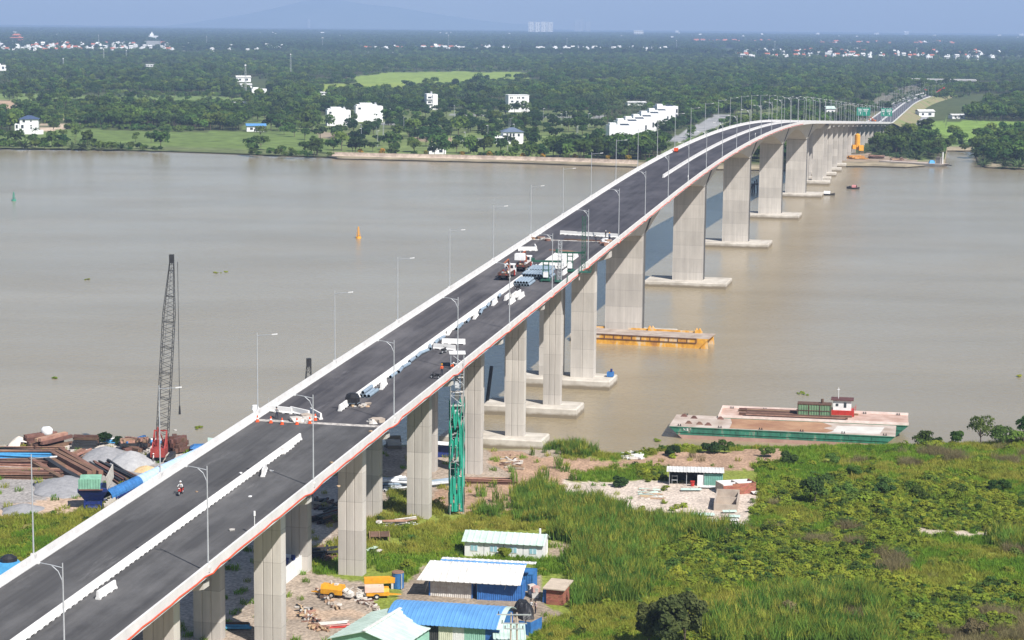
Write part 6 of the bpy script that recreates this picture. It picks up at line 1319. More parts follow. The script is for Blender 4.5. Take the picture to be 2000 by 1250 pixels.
def excavator(q, rz, label):
    t = T('excavator', label, 'excavator', q, rz); mb = MB()
    for x in (-.95, .95): mb.box((x, 0, .4), (.5, 3.2, .8))
    mb.build('track', dark, t); o_ = M('machine_orange', (.6, .16, .03), (.45, .11, .02), rough=.6); mb = MB(); mb.box((0, -.3, 1.4), (2.2, 2.8, 1.1)); mb.build('body', o_, t); mb = MB(); mb.box((-.55, .7, 2.2), (.95, 1.2, 1.5)); mb.build('cab', o_, t)
    mb = MB(); mb.bar((.3, .9, 1.6), (.3, 2.8, 4.2), .4); mb.bar((.3, 2.8, 4.2), (.3, 4.2, 2.2), .3); mb.box((.3, 4.2, 1.8), (.9, .7, .8)); mb.build('boom', o_, t)
q, t_, r_ = onroad(1557, 236); excavator(B(t_, -5, .01), .8, 'orange excavator on the left carriageway at the far crest of the bridge'); 
q, t_, r_ = onroad(1320, 294); t = T('welding_cart', 'small orange machine against the left parapet on the far slope', 'machine', B(D(1320, 297)[0], -8.6, .01), -TH); mb = MB(); mb.box((0, 0, .8), (1.2, 1.8, 1.0)); mb.build('body', orange_p, t); mb = MB(); mb.tube((-.7, 0, .3), (.7, 0, .3), .3, n=10); mb.build('wheel', black, t)
for i, (a, b) in enumerate(((509, 1020), (1358, 347), (1433, 300), (1491, 262))):         # small parapet sensors
    t, r = D(a, b + 8, 1.0); mb = MB(); mb.tube((0, 0, 0), (0, 0, 1.2), .04, n=6); mb.tube((0, 0, 1.2), (0, 0, 1.75), .12, n=8); tag(mb.build('marker_post', white_p, None, B(t, 9.9, 1.0)), ('small white marker post on the right parapet nearest the viewer', 'small white marker post on the right parapet above the first river span', 'small white marker post on the right parapet on the far slope', 'small white marker post on the right parapet near the crest')[i], 'post')
# ---------------------------------------------------------------- the work yard on the left
def lattice(mb, a, b, w0, w1, n, r=.06):
    a, b = Vector(a), Vector(b); d = (b - a).normalized(); u = d.cross(Vector((0, 1, 0))).normalized(); v = d.cross(u)
    P = []
    for i in range(n + 1):
        k = i / n; w = w0 + (w1 - w0) * max(0, (k - .72) / .28) if k > .72 else w0 * (.45 + .55 * min(1, k / .08)); c = a.lerp(b, k); P.append([c + u * sx_ * w / 2 + v * sy_ * w / 2 for sx_, sy_ in ((-1, -1), (1, -1), (1, 1), (-1, 1))])
    for i in range(n):
        for k in range(4):
            mb.tube(P[i][k], P[i + 1][k], r, n=5, cap=False); mb.tube(P[i][k], P[i + 1][(k + 1) % 4] if i % 2 else P[i + 1][(k - 1) % 4], r * .6, n=4, cap=False)
            if i % 6 == 0: mb.tube(P[i][k], P[i][(k + 1) % 4], r * .8, n=4, cap=False)
def lattice_crane(q, rz, top_, label, body, w=2.0, n=44, hook=True):
    t = T('lattice_crane', label, 'crane', q, rz)
    mb = MB()
    for x in (-1.8, 1.8): mb.loft([[(x + e, y, z) for y, z in ((-3, .4), (-2.6, 0), (2.6, 0), (3, .4), (2.6, .95), (-2.6, .95))] for e in (-.45, .45)])
    mb.build('track', dark, t); mb = MB(); mb.box((0, -1.0, 1.7), (2.4, 3.6, 1.2)); mb.box((0, -2.8, 1.8), (2.6, .9, 1.5))
    for x in (-1.1, 1.1): mb.bar((x, -2.6, 2.2), (x, .4, 5.2), .2); mb.bar((x, .4, 2.2), (x, .4, 5.2), .2); mb.bar((x, -2.6, 2.2), (x, .4, 3.6), .14)
    mb.box((0, .4, 5.2), (2.4, .25, .25)); mb.build('body', body, t)
    c = MB(); c.box((-1.1, 1.7, 2.2), (1.0, 1.5, 1.9)); c = c.build('cab', body, t); g = MB(); g.box((-1.1, 2.47, 2.5), (.8, .04, 1.0)); g.build('window', glass, c)
    mb = MB(); lattice(mb, (0, 1.2, 1.6), top_, w, .7, n); mb.build('boom', dark, t)
    mb = MB(); mb.box(Vector(top_) + Vector((0, 0, .6)), (.8, .8, 1.5)); mb.build('boom_head', dark, t)
    mb = MB(); mb.bar((0, -2.4, 2.8), (0, -2.6, 6.4), .22); mb.bar((-.8, 0, 2.6), (0, -2.6, 6.4), .16); mb.bar((.8, 0, 2.6), (0, -2.6, 6.4), .16); mb.build('gantry', body, t); mb = MB(); mb.tube((0, -2.6, 6.4), Vector(top_), .03, n=4); mb.build('pendant_line', dark, t)
    if hook: mb = MB(); h = Vector(top_) + Vector((1.0, .3, 0)); mb.tube(h, (h.x, h.y, 9.0), .05, n=4); mb.tube((h.x, h.y, 7.6), (h.x, h.y, 9.2), .22, .12, n=6); mb.build('hook_line', dark, t)
    return t
lattice_crane(N(314, 897), 0, (1.95, 3.2, 35.3), 'tall dark lattice boom crane with red base on the left yard', M('crane_red', (.34, .05, .04), (.22, .035, .03), rough=.6))
lattice_crane(N(600, 892), .3, (.8, 2., 16.4), 'black crane boom tip rising behind the left parapet', dark, 1.1, 18, False)
q = G(505, 858, 0); t = T('tug_boat', 'white boat with rounded roof half hidden behind the left parapet', 'boat', q, .2); mb = MB(); mb.loft([[(x, y, z) for x, y in ((-6, -1.6), (3, -2), (7, 0), (3, 2), (-6, 1.6))] for z in (-.5, 1.2)]); mb.build('hull', M('tug_hull', (.06, .07, .09), rough=.7), t)
mb = MB(); mb.box((0, 0, 2.6), (4.6, 2.6, 2.8)); mb.box((.4, 0, 4.8), (2.2, 2., 1.6)); mb.build('cabin', white_p, t); mb = MB(); mb.box((.4, 0, 5.75), (2.9, 2.6, .3)); mb.tube((-.6, 0, 5.9), (-.6, 0, 6.7), .8, .6, n=10); mb.build('roof', white_p, t); mb = MB(); mb.tube((2, 0, 5.9), (2, 0, 8.2), .05, n=5); mb.build('mast', steel_g, t)
q = N(408, 884); t = T('yard_shed', 'small shed with mint roof and blue tarpaulin beside the left parapet', 'shed', q, .15); mb = MB(); mb.box((1.4, 0, 1.3), (3, 3, 2.6)); mb.build('wall', mint, t); mb = MB(); mb.box((1.6, 0, 2.75), (3.6, 3.6, .14), rot=Matrix.Rotation(.12, 3, 'Y')); mb.build('roof', tin_mint, t); mb = MB(); mb.box((-1.6, 0, .8), (3.2, 2.6, 1.6)); mb.build('crate', dark, t); mb = MB(); mb.box((-1.6, 0, 1.85), (3.6, 3, .5), tap=.6); mb.build('tarpaulin', blue_p, t)
def mound(q, rx, ry, h, m, label, name='gravel_heap'):
    mb = MB(); rows = []
    for j in range(8):
        v = j / 7; rows.append([(rx * (1 - v) ** .85 * math.cos(a) * (1 + .12 * math.sin(3 * a + j)) , ry * (1 - v) ** .85 * math.sin(a) * (1 + .1 * math.sin(4 * a)), h * v ** .95 + (.05 * math.sin(a * 5) if j < 7 else 0) - .15) for a in np.linspace(0, 6.283, 25)[:-1]])
    mb.loft(rows); tag(mb.build(name, m, None, q, 0, smooth=True), label, 'heap')
grav = M('grey_gravel', (.3, .3, .31), (.22, .22, .23), scale=1.2, rough=.95, detail=10, bump=.05, bscale=8); gravl = M('pale_gravel', (.4, .4, .4), (.31, .31, .32), scale=1.2, rough=.95, detail=10, bump=.05, bscale=8); pale = M('pale_sand', (.72, .64, .56), (.6, .52, .45), scale=.8, rough=.95, detail=9); rub = M('yellow_rubble', (.62, .46, .25), (.42, .3, .16), scale=1.5, rough=.95, detail=8)
mound(N(205, 893), 5.2, 8, 2.3, grav, 'grey gravel heap in the middle of the left yard'); mound(N(255, 904), 4.6, 7, 2.4, gravl, 'paler gravel heap beside the conveyor'); mound(N(128, 950), 6, 9, 1.7, grav, 'low grey gravel heap next to the green-topped hopper'); mound(N(42, 996), 3.6, 5, 1.1, grav, 'small grey gravel heap at the edge of the grass on the left')
mound(N(37, 866), 2.4, 4, 2.0, pale, 'white heap of sacks at the water edge far left'); mound(N(285, 917), 2.6, 3, .9, rub, 'small yellow rubble heap beside the conveyor', 'rubble_heap'); mound(N(320, 921), 1.6, 3, 1.5, M('white_sheet_heap', (.75, .74, .72), rough=.9), 'white covered heap behind the conveyor'); mound(N(160, 866), 2.4, 3, 1.6, pale, 'pale heap at the water edge behind the boards')
A59 = math.atan2(-16, 9.5)
heap(20, N(40, 886), 4.0, 15, .18, .0, [rust, dark, rust_pale], 'steel_beam', 'rusty beam in the upper stack at the left edge of the yard', 'upper left beam stack', 'beam', 2, .03, 'I')
heap(4, N(30, 899), 1.5, 16, .28, -.02, lblue, 'blue_beam', 'bright blue beam in the stacks at the left edge', 'blue beams of the left yard', 'beam', 1, .03, 'I', .5)
heap(16, N(38, 906), 2.5, 13, .18, -.02, [rust_pale, rust], 'steel_beam', 'pale rusty beam between the blue ones at the left edge', 'middle left beam stack', 'beam', 2, .03, 'I')
heap(26, N(50, 928), 4.0, 14, .19, -.05, [rust, rust, rust_pale], 'steel_beam', 'rusty beam in the lower stack at the left edge of the yard', 'lower left beam stack', 'beam', 2, .03, 'I')
box_r = M('brown_girder', (.24, .135, .08), (.14, .08, .055), scale=.9, rough=.85, detail=7, var=.25, wid=.5)
heap(9, N(128, 916), 4.4, 20, .42, A59, [box_r], 'box_girder', 'large brown box girder in the slanted stack beside the hopper', 'slanted brown girders', 'girder', 2, .01, 'box')
heap(2, N(112, 922), .6, 20, .45, A59, dark, 'box_girder', 'dark blue-grey girder at the front of the slanted stack', 'dark slanted girders', 'girder', 1, .01, 'box')
heap(12, N(222, 925), 2.6, 16, .18, A59, [rust, dark, rust_pale], 'steel_rail', 'thin rusty rail in the slanted bundle right of the hopper', 'slanted rails by the hopper', 'rail', 2, .04, 'I')
heap(9, N(78, 869), 2.6, 6, .3, .7, [rust, rust, rust_pale], 'plank_beam', 'rusty plate beam in the crossed pile by the white sack, left half', 'crossed pile left half', 'beam', 4, .12, 'box'); heap(10, N(104, 873), 2.4, 7.5, .3, 1.0, [rust, rust_pale, wood], 'plank_beam', 'rusty plate beam in the crossed pile by the white sack, right half', 'crossed pile right half', 'beam', 4, .12, 'box')
mb = MB(); mb.loft([[(1.1 * s * math.cos(a), .9 * s * math.sin(a), z) for a in np.linspace(0, 6.283, 11)[:-1]] for z, s in ((0, .7), (.5, 1), (1.3, 1), (1.7, .6))]); tag(mb.build('bulk_sack', white_p, None, N(92, 868) + Vector((0, 0, 1.7)), 0, smooth=True), 'big white bulk sack on top of the crossed rusty pile', 'sack')
heap(14, N(168, 872), 2.4, 4.5, .22, .1, [dark, rust, M('slate', (.1, .1, .14), rough=.8)], 'flat_bar', 'dark bar in the low stack left of the gravel heap', 'dark bars left of the gravel', 'bar', 5, .3, 'box')
heap(14, N(165, 889), 2.8, 5, .16, 1.2, [rust, rust_pale], 'steel_bar', 'rusty bar in the fanned-out pile behind the slanted girders', 'fanned rusty bars', 'bar', 2, .5, 'box')
heap(8, N(262, 866), 1.2, 12, .22, -.06, [lblue, white_p, steel_g], 'steel_tube', 'blue or white tube in the long stack at the water edge', 'tubes at the water edge', 'tube', 3, .03)
heap(22, N(262, 876), 2.5, 5, .3, .1, [rust, dark, rust_pale, blue_p], 'scrap_beam', 'rusty scrap piece in the cluttered row before the crane', 'scrap row before the crane', 'scrap', 3, .9, 'box')
heap(18, N(345, 880), 2.2, 3.4, .4, .8, [rust, M('dark_rust', (.12, .05, .035), rough=.9)], 'scrap_plate', 'bent rusty plate in the scrap heap right of the crane', 'scrap right of the crane', 'scrap', 3, 1.2, 'box')
heap(5, N(262, 906) + Vector((0, 0, 0)), 1.5, 3, .15, .2, [red_p], 'red_bar', 'red bar lying in front of the crane base', 'red bars by the crane', 'bar', 1, .4, 'box')
# hopper and conveyor
q = N(183, 992); t = T('hopper', 'dark blue feed hopper with mint sheet top and white side board beside the conveyor', 'hopper', q - Vector((0, 0, .1)), .1)
mb = MB(); mb.loft([[(x * s, y * s + .4, z) for x, y in ((-2.1, -1.8), (2.1, -1.8), (2.1, 2.4), (-2.1, 2.4))] for z, s in ((1.6, .62), (3.2, 1.12), (3.7, 1.12))]); mb.build('bin', navy, t)
mb = MB()
for x in (-1.3, 1.3):
    for y in (-1., 1.6): mb.box((x, y, .8), (.3, .3, 1.7))
mb.box((0, -1.05, 1.3), (2.6, .2, .5)); mb.tube((-.8, -1.3, .6), (.8, -1.3, .6), .35, n=10); mb.build('frame', navy, t)
mb = MB(); ribbed(mb, (-2.2, -1.7, 3.7), (1.3, -1.9, 3.7), 1.6, .4, .04); ribbed(mb, (-2.2, -1.7, 5.3), (1.3, -1.9, 5.3), .05, .4, .04); mb.box((-.4, -.2, 5.0), (3.4, 3.0, .1), rot=Matrix.Rotation(.3, 3, 'X')); mb.build('mint_cover', M('mint_rust', (.2, .42, .3), (.15, .3, .22), scale=1, rough=.7), t)
mb = MB(); mb.bar((2.3, -1.6, 4.6), (2.9, 3.4, 5.6), .08, 2.3); mb.build('side_board', dirt_w, t); mb = MB(); mb.box((-.2, -1.85, 3.65), (3.8, .12, .2)); mb.build('edge_rail', rust, t)
a = N(206, 992); b = N(400, 918); a = a + Vector((0, 1, 1.5)); b = b + Vector((0, 0, 3.2)); t = T('conveyor', 'long covered conveyor, deep blue at the hopper end and pale blue beyond', 'conveyor', a); d = b - a
def cover_(u0, u1, m, nm):
    mb = MB(); k = max(2, int((u1 - u0) * d.length / .5)); s_ = d.normalized().cross(Vector((0, 0, 1))).normalized()
    rr = []
    for i in range(k + 1):
        c = d * (u0 + (u1 - u0) * i / k); e = .0 if i % 2 else .06; rr.append([c + s_ * (1.05 + e) * math.cos(w_) + Vector((0, 0, (1.15 + e) * math.sin(w_))) for w_ in np.linspace(-.1, math.pi + .1, 11)])
    mb.loft(rr, close=False); mb.build(nm, m, t)
cover_(0, .3, blue_p, 'dark_cover'); cover_(.3, 1, M('pale_blue_sheet', (.42, .56, .75), (.34, .47, .66), scale=.8, rough=.55), 'pale_cover')
mb = MB(); s_ = d.normalized().cross(Vector((0, 0, 1))).normalized()
for e in (-1, 1): mb.bar(s_ * e * 1.0 - Vector((0, 0, .25)), d + s_ * e * 1.0 - Vector((0, 0, .25)), .16, .35)
for k in range(14): c = d * (k / 13) - Vector((0, 0, .3)); mb.bar(c - s_, c + s_, .1, .1)
mb.build('frame', navy, t); 
for u in (.45, .62, .8):
    mb = MB(); c = d * u; 
    for e in (-1, 1): mb.bar(c + s_ * e - Vector((0, 0, .3)), Vector((c.x, c.y, 0)) + s_ * e * 1.6 - Vector((0, 0, 1.8)) + Vector((.8, 0, 0)), .2)
    mb.build('support_leg', dark, t)
for k in range(6): mb = MB(); mb.box((0, 0, .6), (.9, .7, 1.3 + .15 * k)); tag(mb.build('concrete_block', cap_m, None, N(208 + 4 * k, 998 - 3 * k), .4), 'concrete block of the short row under the hopper end', 'block', 'blocks under the hopper')
q = N(8, 1134); t = T('blue_machine', 'light blue machine with black covered top at the left edge in the grass', 'machine', q, .5)
for nm, c, d_, m in (('body', (0, 0, 2.1), (4.2, 2.6, 1.6), lblue), ('side_box', (2.6, .6, 1.0), (1.8, 1.6, 1.1), lblue), ('back_box', (-1.5, 1, 3.2), (1.6, 1.4, 1.4), lblue)): mb = MB(); mb.box(c, d_); mb.build(nm, m, t)
mb = MB(); mb.loft([[(1.2 * s * math.cos(a) + .7, 1.0 * s * math.sin(a), z) for a in np.linspace(0, 6.283, 11)[:-1]] for z, s in ((2.9, 1.05), (3.4, 1.0), (3.8, .5))]); mb.build('black_cover', tarp_k, t)
for x in (-1.8, 1.8):
    for y in (-1.1, 1.1): mb = MB(); mb.box((x, y, .65), (.18, .18, 1.3)); mb.build('leg', dark, t)
mb = MB(); mb.bar((2., 0, 2.9), (4.6, -.6, .3), .1); mb.bar((2.2, .8, 2.2), (4.8, .6, .2), .1); mb.tube((-.9, .3, 2.9), (-.7, .3, 5.2), .06); mb.build('brace', steel_g, t)

# ---------------------------------------------------------------- buildings of the far bank
hw_ = M('white_render', (.8, .8, .8), (.7, .7, .69), scale=.08, rough=.8, detail=8, wid=.5)
navy_t = M('navy_tiles', (.06, .09, .17), (.045, .07, .13), scale=.6, rough=.6)
win_d = M('dark_window', (.04, .05, .06), (.025, .03, .035), rough=.2, spec=.5)
def block(t, x0, x1, y0, y1, z1, nm='wall', z0=-1.):
    mb = MB(); mb.box(((x0 + x1) / 2, (y0 + y1) / 2, (z0 + z1) / 2), (x1 - x0, y1 - y0, z1 - z0)); return mb.build(nm, hw_, t)
def win(t, x, z, w, h, y=-.06, fr=True):
    mb = MB(); mb.box((x, y + .03, z), (w, .1, h)); o = mb.build('window', win_d, t)
    if fr: f = MB(); f.box((x, y - .03, z - h / 2 - .06), (w + .2, .2, .12)); f.build('sill', hw_, o)
def hip(t, x0, x1, y0, y1, z, h, m, nm='roof', e=.7):
    mb = MB(); x0 -= e; x1 += e; y0 -= e; y1 += e; k = min(x1 - x0, y1 - y0) / 2 * .9; ym = (y0 + y1) / 2
    mb.add([(x0, y0, z), (x1, y0, z), (x1, y1, z), (x0, y1, z), (x0 + k, ym, z + h), (x1 - k, ym, z + h), (x0, y0, z - .2), (x1, y0, z - .2), (x1, y1, z - .2), (x0, y1, z - .2)], [(0, 1, 5, 4), (1, 2, 5), (2, 3, 4, 5), (3, 0, 4), (6, 7, 1, 0), (7, 8, 2, 1), (8, 9, 3, 2), (9, 6, 0, 3), (9, 8, 7, 6)]); mb.build(nm, m, t)
def hs(xa, xb, yb, label, cat='house', name='house'):
    a = G(xa, yb, 1.5); b = G(xb, yb, 1.5); d = b - a; return T(name, label, cat, a, math.atan2(d.y, d.x)), d.length, d.length / (xb - xa)
t, L, s = hs(27, 76, 262, 'white three-storey house with navy hip roof at the far left bank')
block(t, 12 * s, 48 * s, 0, 11, 30 * s); block(t, 2 * s, 14 * s, .5, 9, 20 * s); block(t, 10 * s, 58 * s, -1.2, -.8, 3); hip(t, 12 * s, 48 * s, 0, 11, 30 * s, 7 * s, navy_t)
for x, z, w, h in ((20, 26, 5, 5), (34, 26, 3, 3), (17, 15, 5, 7), (34, 17, 3, 3), (34, 12, 3, 4), (18, 7, 5, 2), (6, 15, 4, 7), (7, 6, 4, 5)): win(t, x * s, z * s, w * s, h * s, 0 if x > 12 else .4)
for xa, xb, yb, ht, lab in ((639, 685, 246, 36, 'white windowless block with stepped flat top, left of two across the river'), (695, 748, 238, 36, 'white windowless block with taller stepped top, right of two across the river')):
    t, L, s = hs(xa, xb, yb, lab); block(t, 0, L, 0, 13, ht * s * .84); block(t, L * .18, L * .62, 3, 12, ht * s * 1.0, 'stair_tower'); block(t, L * .05, L * .8, 2, 12, ht * s * .92, 'upper_floor')
    win(t, L * .14, ht * s * .72, L * .1, ht * s * .1, -.02); mb = MB(); mb.tube((L * .75, 6, ht * s * .92), (L * .75, 6, ht * s * 1.02), .9, n=10); mb.build('water_tank', steel_g, t); win(t, L * .94, ht * s * .55, L * .04, ht * s * .12)
t, L, s = hs(834, 855, 214, 'slim white tower house with balconies among the trees'); h = 30 * s; block(t, 0, L * .52, 1.5, 14, h); block(t, L * .52, L, 0, 14, h * .97)
for k in (.45, .75): win(t, L * .26, h * k, L * .3, h * .14, 1.5); mb = MB(); mb.box((L * .26, .9, h * (k - .1)), (L * .5, 1.2, .25)); mb.box((L * .26, .35, h * (k - .07)), (L * .5, .1, .9)); mb.build('balcony', hw_, t)
mb = MB(); mb.tube((L * .5, 6, h), (L * .5, 6, h + 2), .9, n=10); mb.build('water_tank', steel_g, t)
t, L, s = hs(993, 1033, 219, 'white four-storey house with rows of dark windows among the trees'); h = 34 * s; block(t, 0, L, 0, 14, h * .93); block(t, -.3, L + .3, -.3, 14.3, h * .96, 'parapet', h * .93)
for r, z in enumerate((.2, .42, .6)):
    for x in (.18, .44, .7): win(t, L * x, h * z, L * .12, h * .09)
for x in (.1, .18, .45, .53, .68, .74): win(t, L * x, h * .8, L * .05, h * .1, fr=False)
t, L, s = hs(967, 1022, 281, 'white two-storey villa with grey-blue hip roof near the embankment'); block(t, 0, 22 * s, 1, 10, 15 * s); block(t, 16 * s, L, 0, 12, 23 * s); hip(t, 16 * s, L, 0, 12, 23 * s, 8 * s, M('slate_tiles', (.13, .17, .24), (.1, .13, .19), scale=.6, rough=.6))
for x, z, w, h in ((6, 8, 4, 6), (14, 8, 4, 6), (24, 17, 4, 7), (30, 17, 4, 7), (36, 17, 4, 6), (46, 17, 4, 5), (30, 7, 5, 6)): win(t, x * s, z * s, w * s, h * s, 0 if x > 16 else .94)
mb = MB(); mb.box((10 * s, -.3, 12.5 * s), (22 * s, 1.6, .3)); mb.box((10 * s, -1.0, 4 * s), (22 * s, .15, 1.)); mb.build('balcony', hw_, t)
for i in range(7):                                     # the stepped row of town houses
    xa, yb = 1190 + i * 15.5, 276 - i * 6.4; t, L, s = hs(xa, xa + 50 - i * 1.5, yb, ('nearest white town house with blank end wall in the stepped row', 'second white town house of the stepped row, low roof panels', 'third white town house of the stepped row', 'fourth white town house, middle of the stepped row', 'fifth white town house of the stepped row', 'sixth white town house, just before the last', 'farthest and tallest white town house of the stepped row')[i])
    h = (30, 32, 30, 28, 28, 27, 29)[i] * s; block(t, 0, L, 0, 13, h); block(t, L * .05, L * .3, 3, 10, h + 1.6, 'stair_tower')
    mb = MB(); mb.box((L * .65, 5, h + .35), (L * .35, 5, .15), rot=Matrix.Rotation(.2, 3, 'X')); mb.build('roof_panel', win_d, t)
    if i in (2, 3, 5): win(t, L * .86, h * .45, 1.2, 3.5)
    if i == 6: win(t, L * .94, h * .7, 1.5, 3); win(t, L * .94, h * .35, 1.5, 3)
for xa, xb, yb, hp, lab, rm in ((838, 871, 301, 15, 'small white pavilion with dark opening behind the embankment', None), (482, 519, 257, 14, 'open shed with white and blue roof by the left meadow', tin_blue), (462, 490, 160, 11, 'white house with pale pitched roof in the left woods', tin_white), (492, 521, 184, 13, 'pale yellow-white house group behind the left meadow', None), (470, 492, 172, 8, 'small pale house left of the yellow-white one', tin_white), (446, 460, 206, 6, 'low white shed at the meadow edge', tin_white), (476, 492, 206, 7, 'white roofed shed near the left villa plots', tin_white), (1018, 1045, 219, 4, 'low tan wall house right of the four-storey house', None), (1226, 1262, 206, 7, 'pale roof in the woods behind the town houses', tin_white), (626, 641, 186, 6, 'grey roofed house left of the pale fields', tin_white), (286, 300, 130, 4, 'long pale roof in the left woods', tin_white), (-8, 12, 138, 14, 'grey house at the left frame edge in the woods', None), (1614, 1631, 226, 16, 'pale blue site tower beside the far carriageway', tin_mint), (1795, 1825, 228, 12, 'white roofed open house right of the embankment', tin_white), (1860, 1885, 232, 8, 'grey house in the trees right of the rice field', tin_white), (1815, 1850, 163, 6, 'long low shed under the far overpass', tin_mint)):
    t, L, s = hs(xa, xb, yb, lab); h = hp * s; block(t, 0, L, 0, 9, h * .8)
    if rm: mb = MB(); mb.add([(-.6, -1, h * .8), (L + .6, -1, h * .8), (L + .6, 4.5, h * 1.1), (-.6, 4.5, h * 1.1), (L + .6, 10, h * .8), (-.6, 10, h * .8)], [(0, 1, 2, 3), (3, 2, 4, 5)]); mb.build('roof', rm, t)
    else: block(t, L * .1, L * .5, 2, 8, h, 'upper_room')
    win(t, L * .7, h * .4, L * .2, h * .35); win(t, L * .25, h * .4, L * .15, h * .3)
q = G(1094, 304, 1.5); t = T('globe_sculpture', 'round orange and blue globe on a stand at the embankment', 'sculpture', q)
mb = MB(); rr = [[(3.2 * math.sin(p) * math.cos(a), 3.2 * math.sin(p) * math.sin(a), 4.4 - 3.2 * math.cos(p)) for a in np.linspace(0, 6.283, 17)[:-1]] for p in np.linspace(.05, math.pi - .05, 10)]; mb.loft(rr); mb.m = [1 if (f[0] % 16) in range(0, 16) and (i % 16) in (11, 12, 13, 14, 15, 0, 1) else 0 for i, f in enumerate(mb.f)]; mb.build('globe', [M('globe_orange', (.75, .32, .12), rough=.6), M('globe_blue', (.25, .5, .75), rough=.6)], t, smooth=True); mb = MB(); mb.tube((0, 0, -.5), (0, 0, 1.4), .5, n=8); mb.build('stand', steel_g, t)
# stone embankment wall along the villa plots
st_m = M('embankment_stone', (.55, .45, .36), (.32, .25, .2), scale=.35, rough=.95, detail=9, bump=.15)
mb = MB(); pts = [(648, 307), (760, 310), (880, 312.5), (1000, 315.5), (1120, 319), (1245, 323.5)]; rg = []
for a, b in pts: q = G(a, b, 0); rg.append([q + Vector((0, -2.5, -.8)), q + Vector((0, 0, 1.5)), q + Vector((0, .3, 2.6)), q + Vector((0, .3, 3.1)), q + Vector((0, 1.4, 3.1)), q + Vector((0, 1.4, 0))])
mb.loft(rg, close=False, cap=False); tag(mb.build('embankment_wall', st_m), 'long pale stone embankment wall along the far water edge', 'wall')
# far village houses, roofs and towers
small = {}; VIL = []
roofm = {'flat': hw_, 'red': M('red_tiles', (.5, .17, .1), (.4, .13, .08), rough=.8), 'grey': tin_white, 'tan': M('red_tiles')}
def house_geo(mb, kind, f=lambda v: v, o=0):
    m2 = MB(); m2.box((0, 0, .5), (1, .8, 1))
    if kind == 'flat': m2.box((0, 0, 1.03), (1.04, .84, .06), 1); m2.box((.2, 0, 1.15), (.35, .4, .3), 1)
    else: m2.loft([[(x_, -.5, .98), (x_, 0, 1.3), (x_, .5, .98)] for x_ in (-.55, .55)], 1 if kind != 'red' else 1 + o)
    m2.box((-.2, -.41, .45), (.2, .04, .3), 2 + o); m2.box((.25, -.41, .45), (.2, .04, .3), 2 + o)
    k = len(mb.v); mb.v += [f(v) for v in m2.v]; mb.f += [tuple(i + k for i in g) for g in m2.f]; mb.m += m2.m
def far_house(x, yb, w, h, kind, label, group): VIL.append((x, yb, w, h, kind, label, group))
for n_, x0, x1, y0, y1, kinds, lab, grp in ((120, -5, 330, 90, 103, ['flat', 'flat', 'grey', 'red', 'flat'], 'small pale house in the dense village row at upper left', 'upper left village'), (40, 330, 560, 94, 104, ['flat', 'grey'], 'small pale house scattered right of the upper left village', 'scattered upper left houses'), (60, 690, 1015, 96, 103, ['flat', 'grey', 'red', 'flat'], 'small white house in the middle village strip', 'middle village strip'), (40, 1050, 1330, 98, 105, ['flat', 'grey', 'flat'], 'small white house in the strip beyond the crest trees', 'strip beyond the crest'), (80, 1440, 1690, 102, 118, ['flat', 'flat', 'grey', 'red', 'tan'], 'small house in the smoky village at upper right', 'smoky upper right village'), (45, 1690, 1990, 106, 119, ['flat', 'grey', 'red'], 'small house in the upper right village edge', 'upper right village edge'), (30, 1360, 1520, 84.5, 86.5, ['red'], 'red roofed row house in the far orange row', 'far orange roof row'), (40, 1590, 1860, 87, 92, ['red', 'red', 'grey', 'flat'], 'pale or red roofed house in the long far row at right', 'long far row at right'), (40, 0, 2000, 66, 80, ['flat', 'grey'], 'tiny pale building near the horizon', 'tiny horizon buildings')):
    for i in range(n_): far_house(random.uniform(x0, x1), random.uniform(y0, y1), random.uniform(3, 9), random.uniform(2.5, 5), random.choice(kinds), lab, grp)
VIL.sort(key=lambda v: -v[1] * 1. - v[2]); rest = MB()
for n_, (x, yb, w, h, kind, label, group) in enumerate(VIL):
    q = G(x, yb, 3.); s = q.y / 4046; sc_ = (w * s, 10 + w * s * .5, h * s + 5); a_ = random.uniform(-.4, .4)
    if n_ < 290:
        if kind not in small: mb = MB(); house_geo(mb, kind); o = mb.build('village_house', [hw_, roofm[kind], win_d]); small[kind] = o
        else: o = small[kind].copy(); COL.objects.link(o)
        tag(o, label, 'house', group); o.location = q; o.scale = sc_; o.rotation_euler = (0, 0, a_)
    else:
        rm = Matrix.Rotation(a_, 3, 'Z'); house_geo(rest, kind, lambda v: tuple(rm @ Vector((v[0] * sc_[0], v[1] * sc_[1], v[2] * sc_[2])) + q), 1)
tag(rest.build('distant_houses', [hw_, hw_, roofm['red'], win_d]), kind='stuff')
def slab(x0, x1, yb, yt, label, cat='tower block', m=None, dz=30, grid=(0, 0), name='tower_block'):
    a = G((x0 + x1) / 2, yb, 3.); s = a.y / 4046; w, h = (x1 - x0) * s, (yb - yt) * s + 4; t = T(name, label, cat, a)
    mb = MB(); mb.box((0, 0, h / 2), (w, dz, h)); mb.build('wall', m or hw_, t)
    if grid[0]:
        mb = MB()
        for i in range(grid[0]):
            for j in range(grid[1]): mb.box((w * ((i + .5) / grid[0] - .5), -dz / 2, h * (j + .7) / grid[1] * .95), (w / grid[0] * .5, .6, h / grid[1] * .45))
        mb.build('window', win_d, t)
    return t, w, h, s
grey_b = M('hazy_grey_wall', (.36, .37, .38), rough=.8)
for i in range(4): slab(1032 + i * 12.3, 1042.5 + i * 12.3, 66.5, 44 + (i % 2) * .8, ('white apartment tower on the horizon, leftmost of four', 'white apartment tower on the horizon, second of four', 'white apartment tower on the horizon, third of four', 'white apartment tower on the horizon, rightmost of four')[i], grid=(3, 9), dz=60)
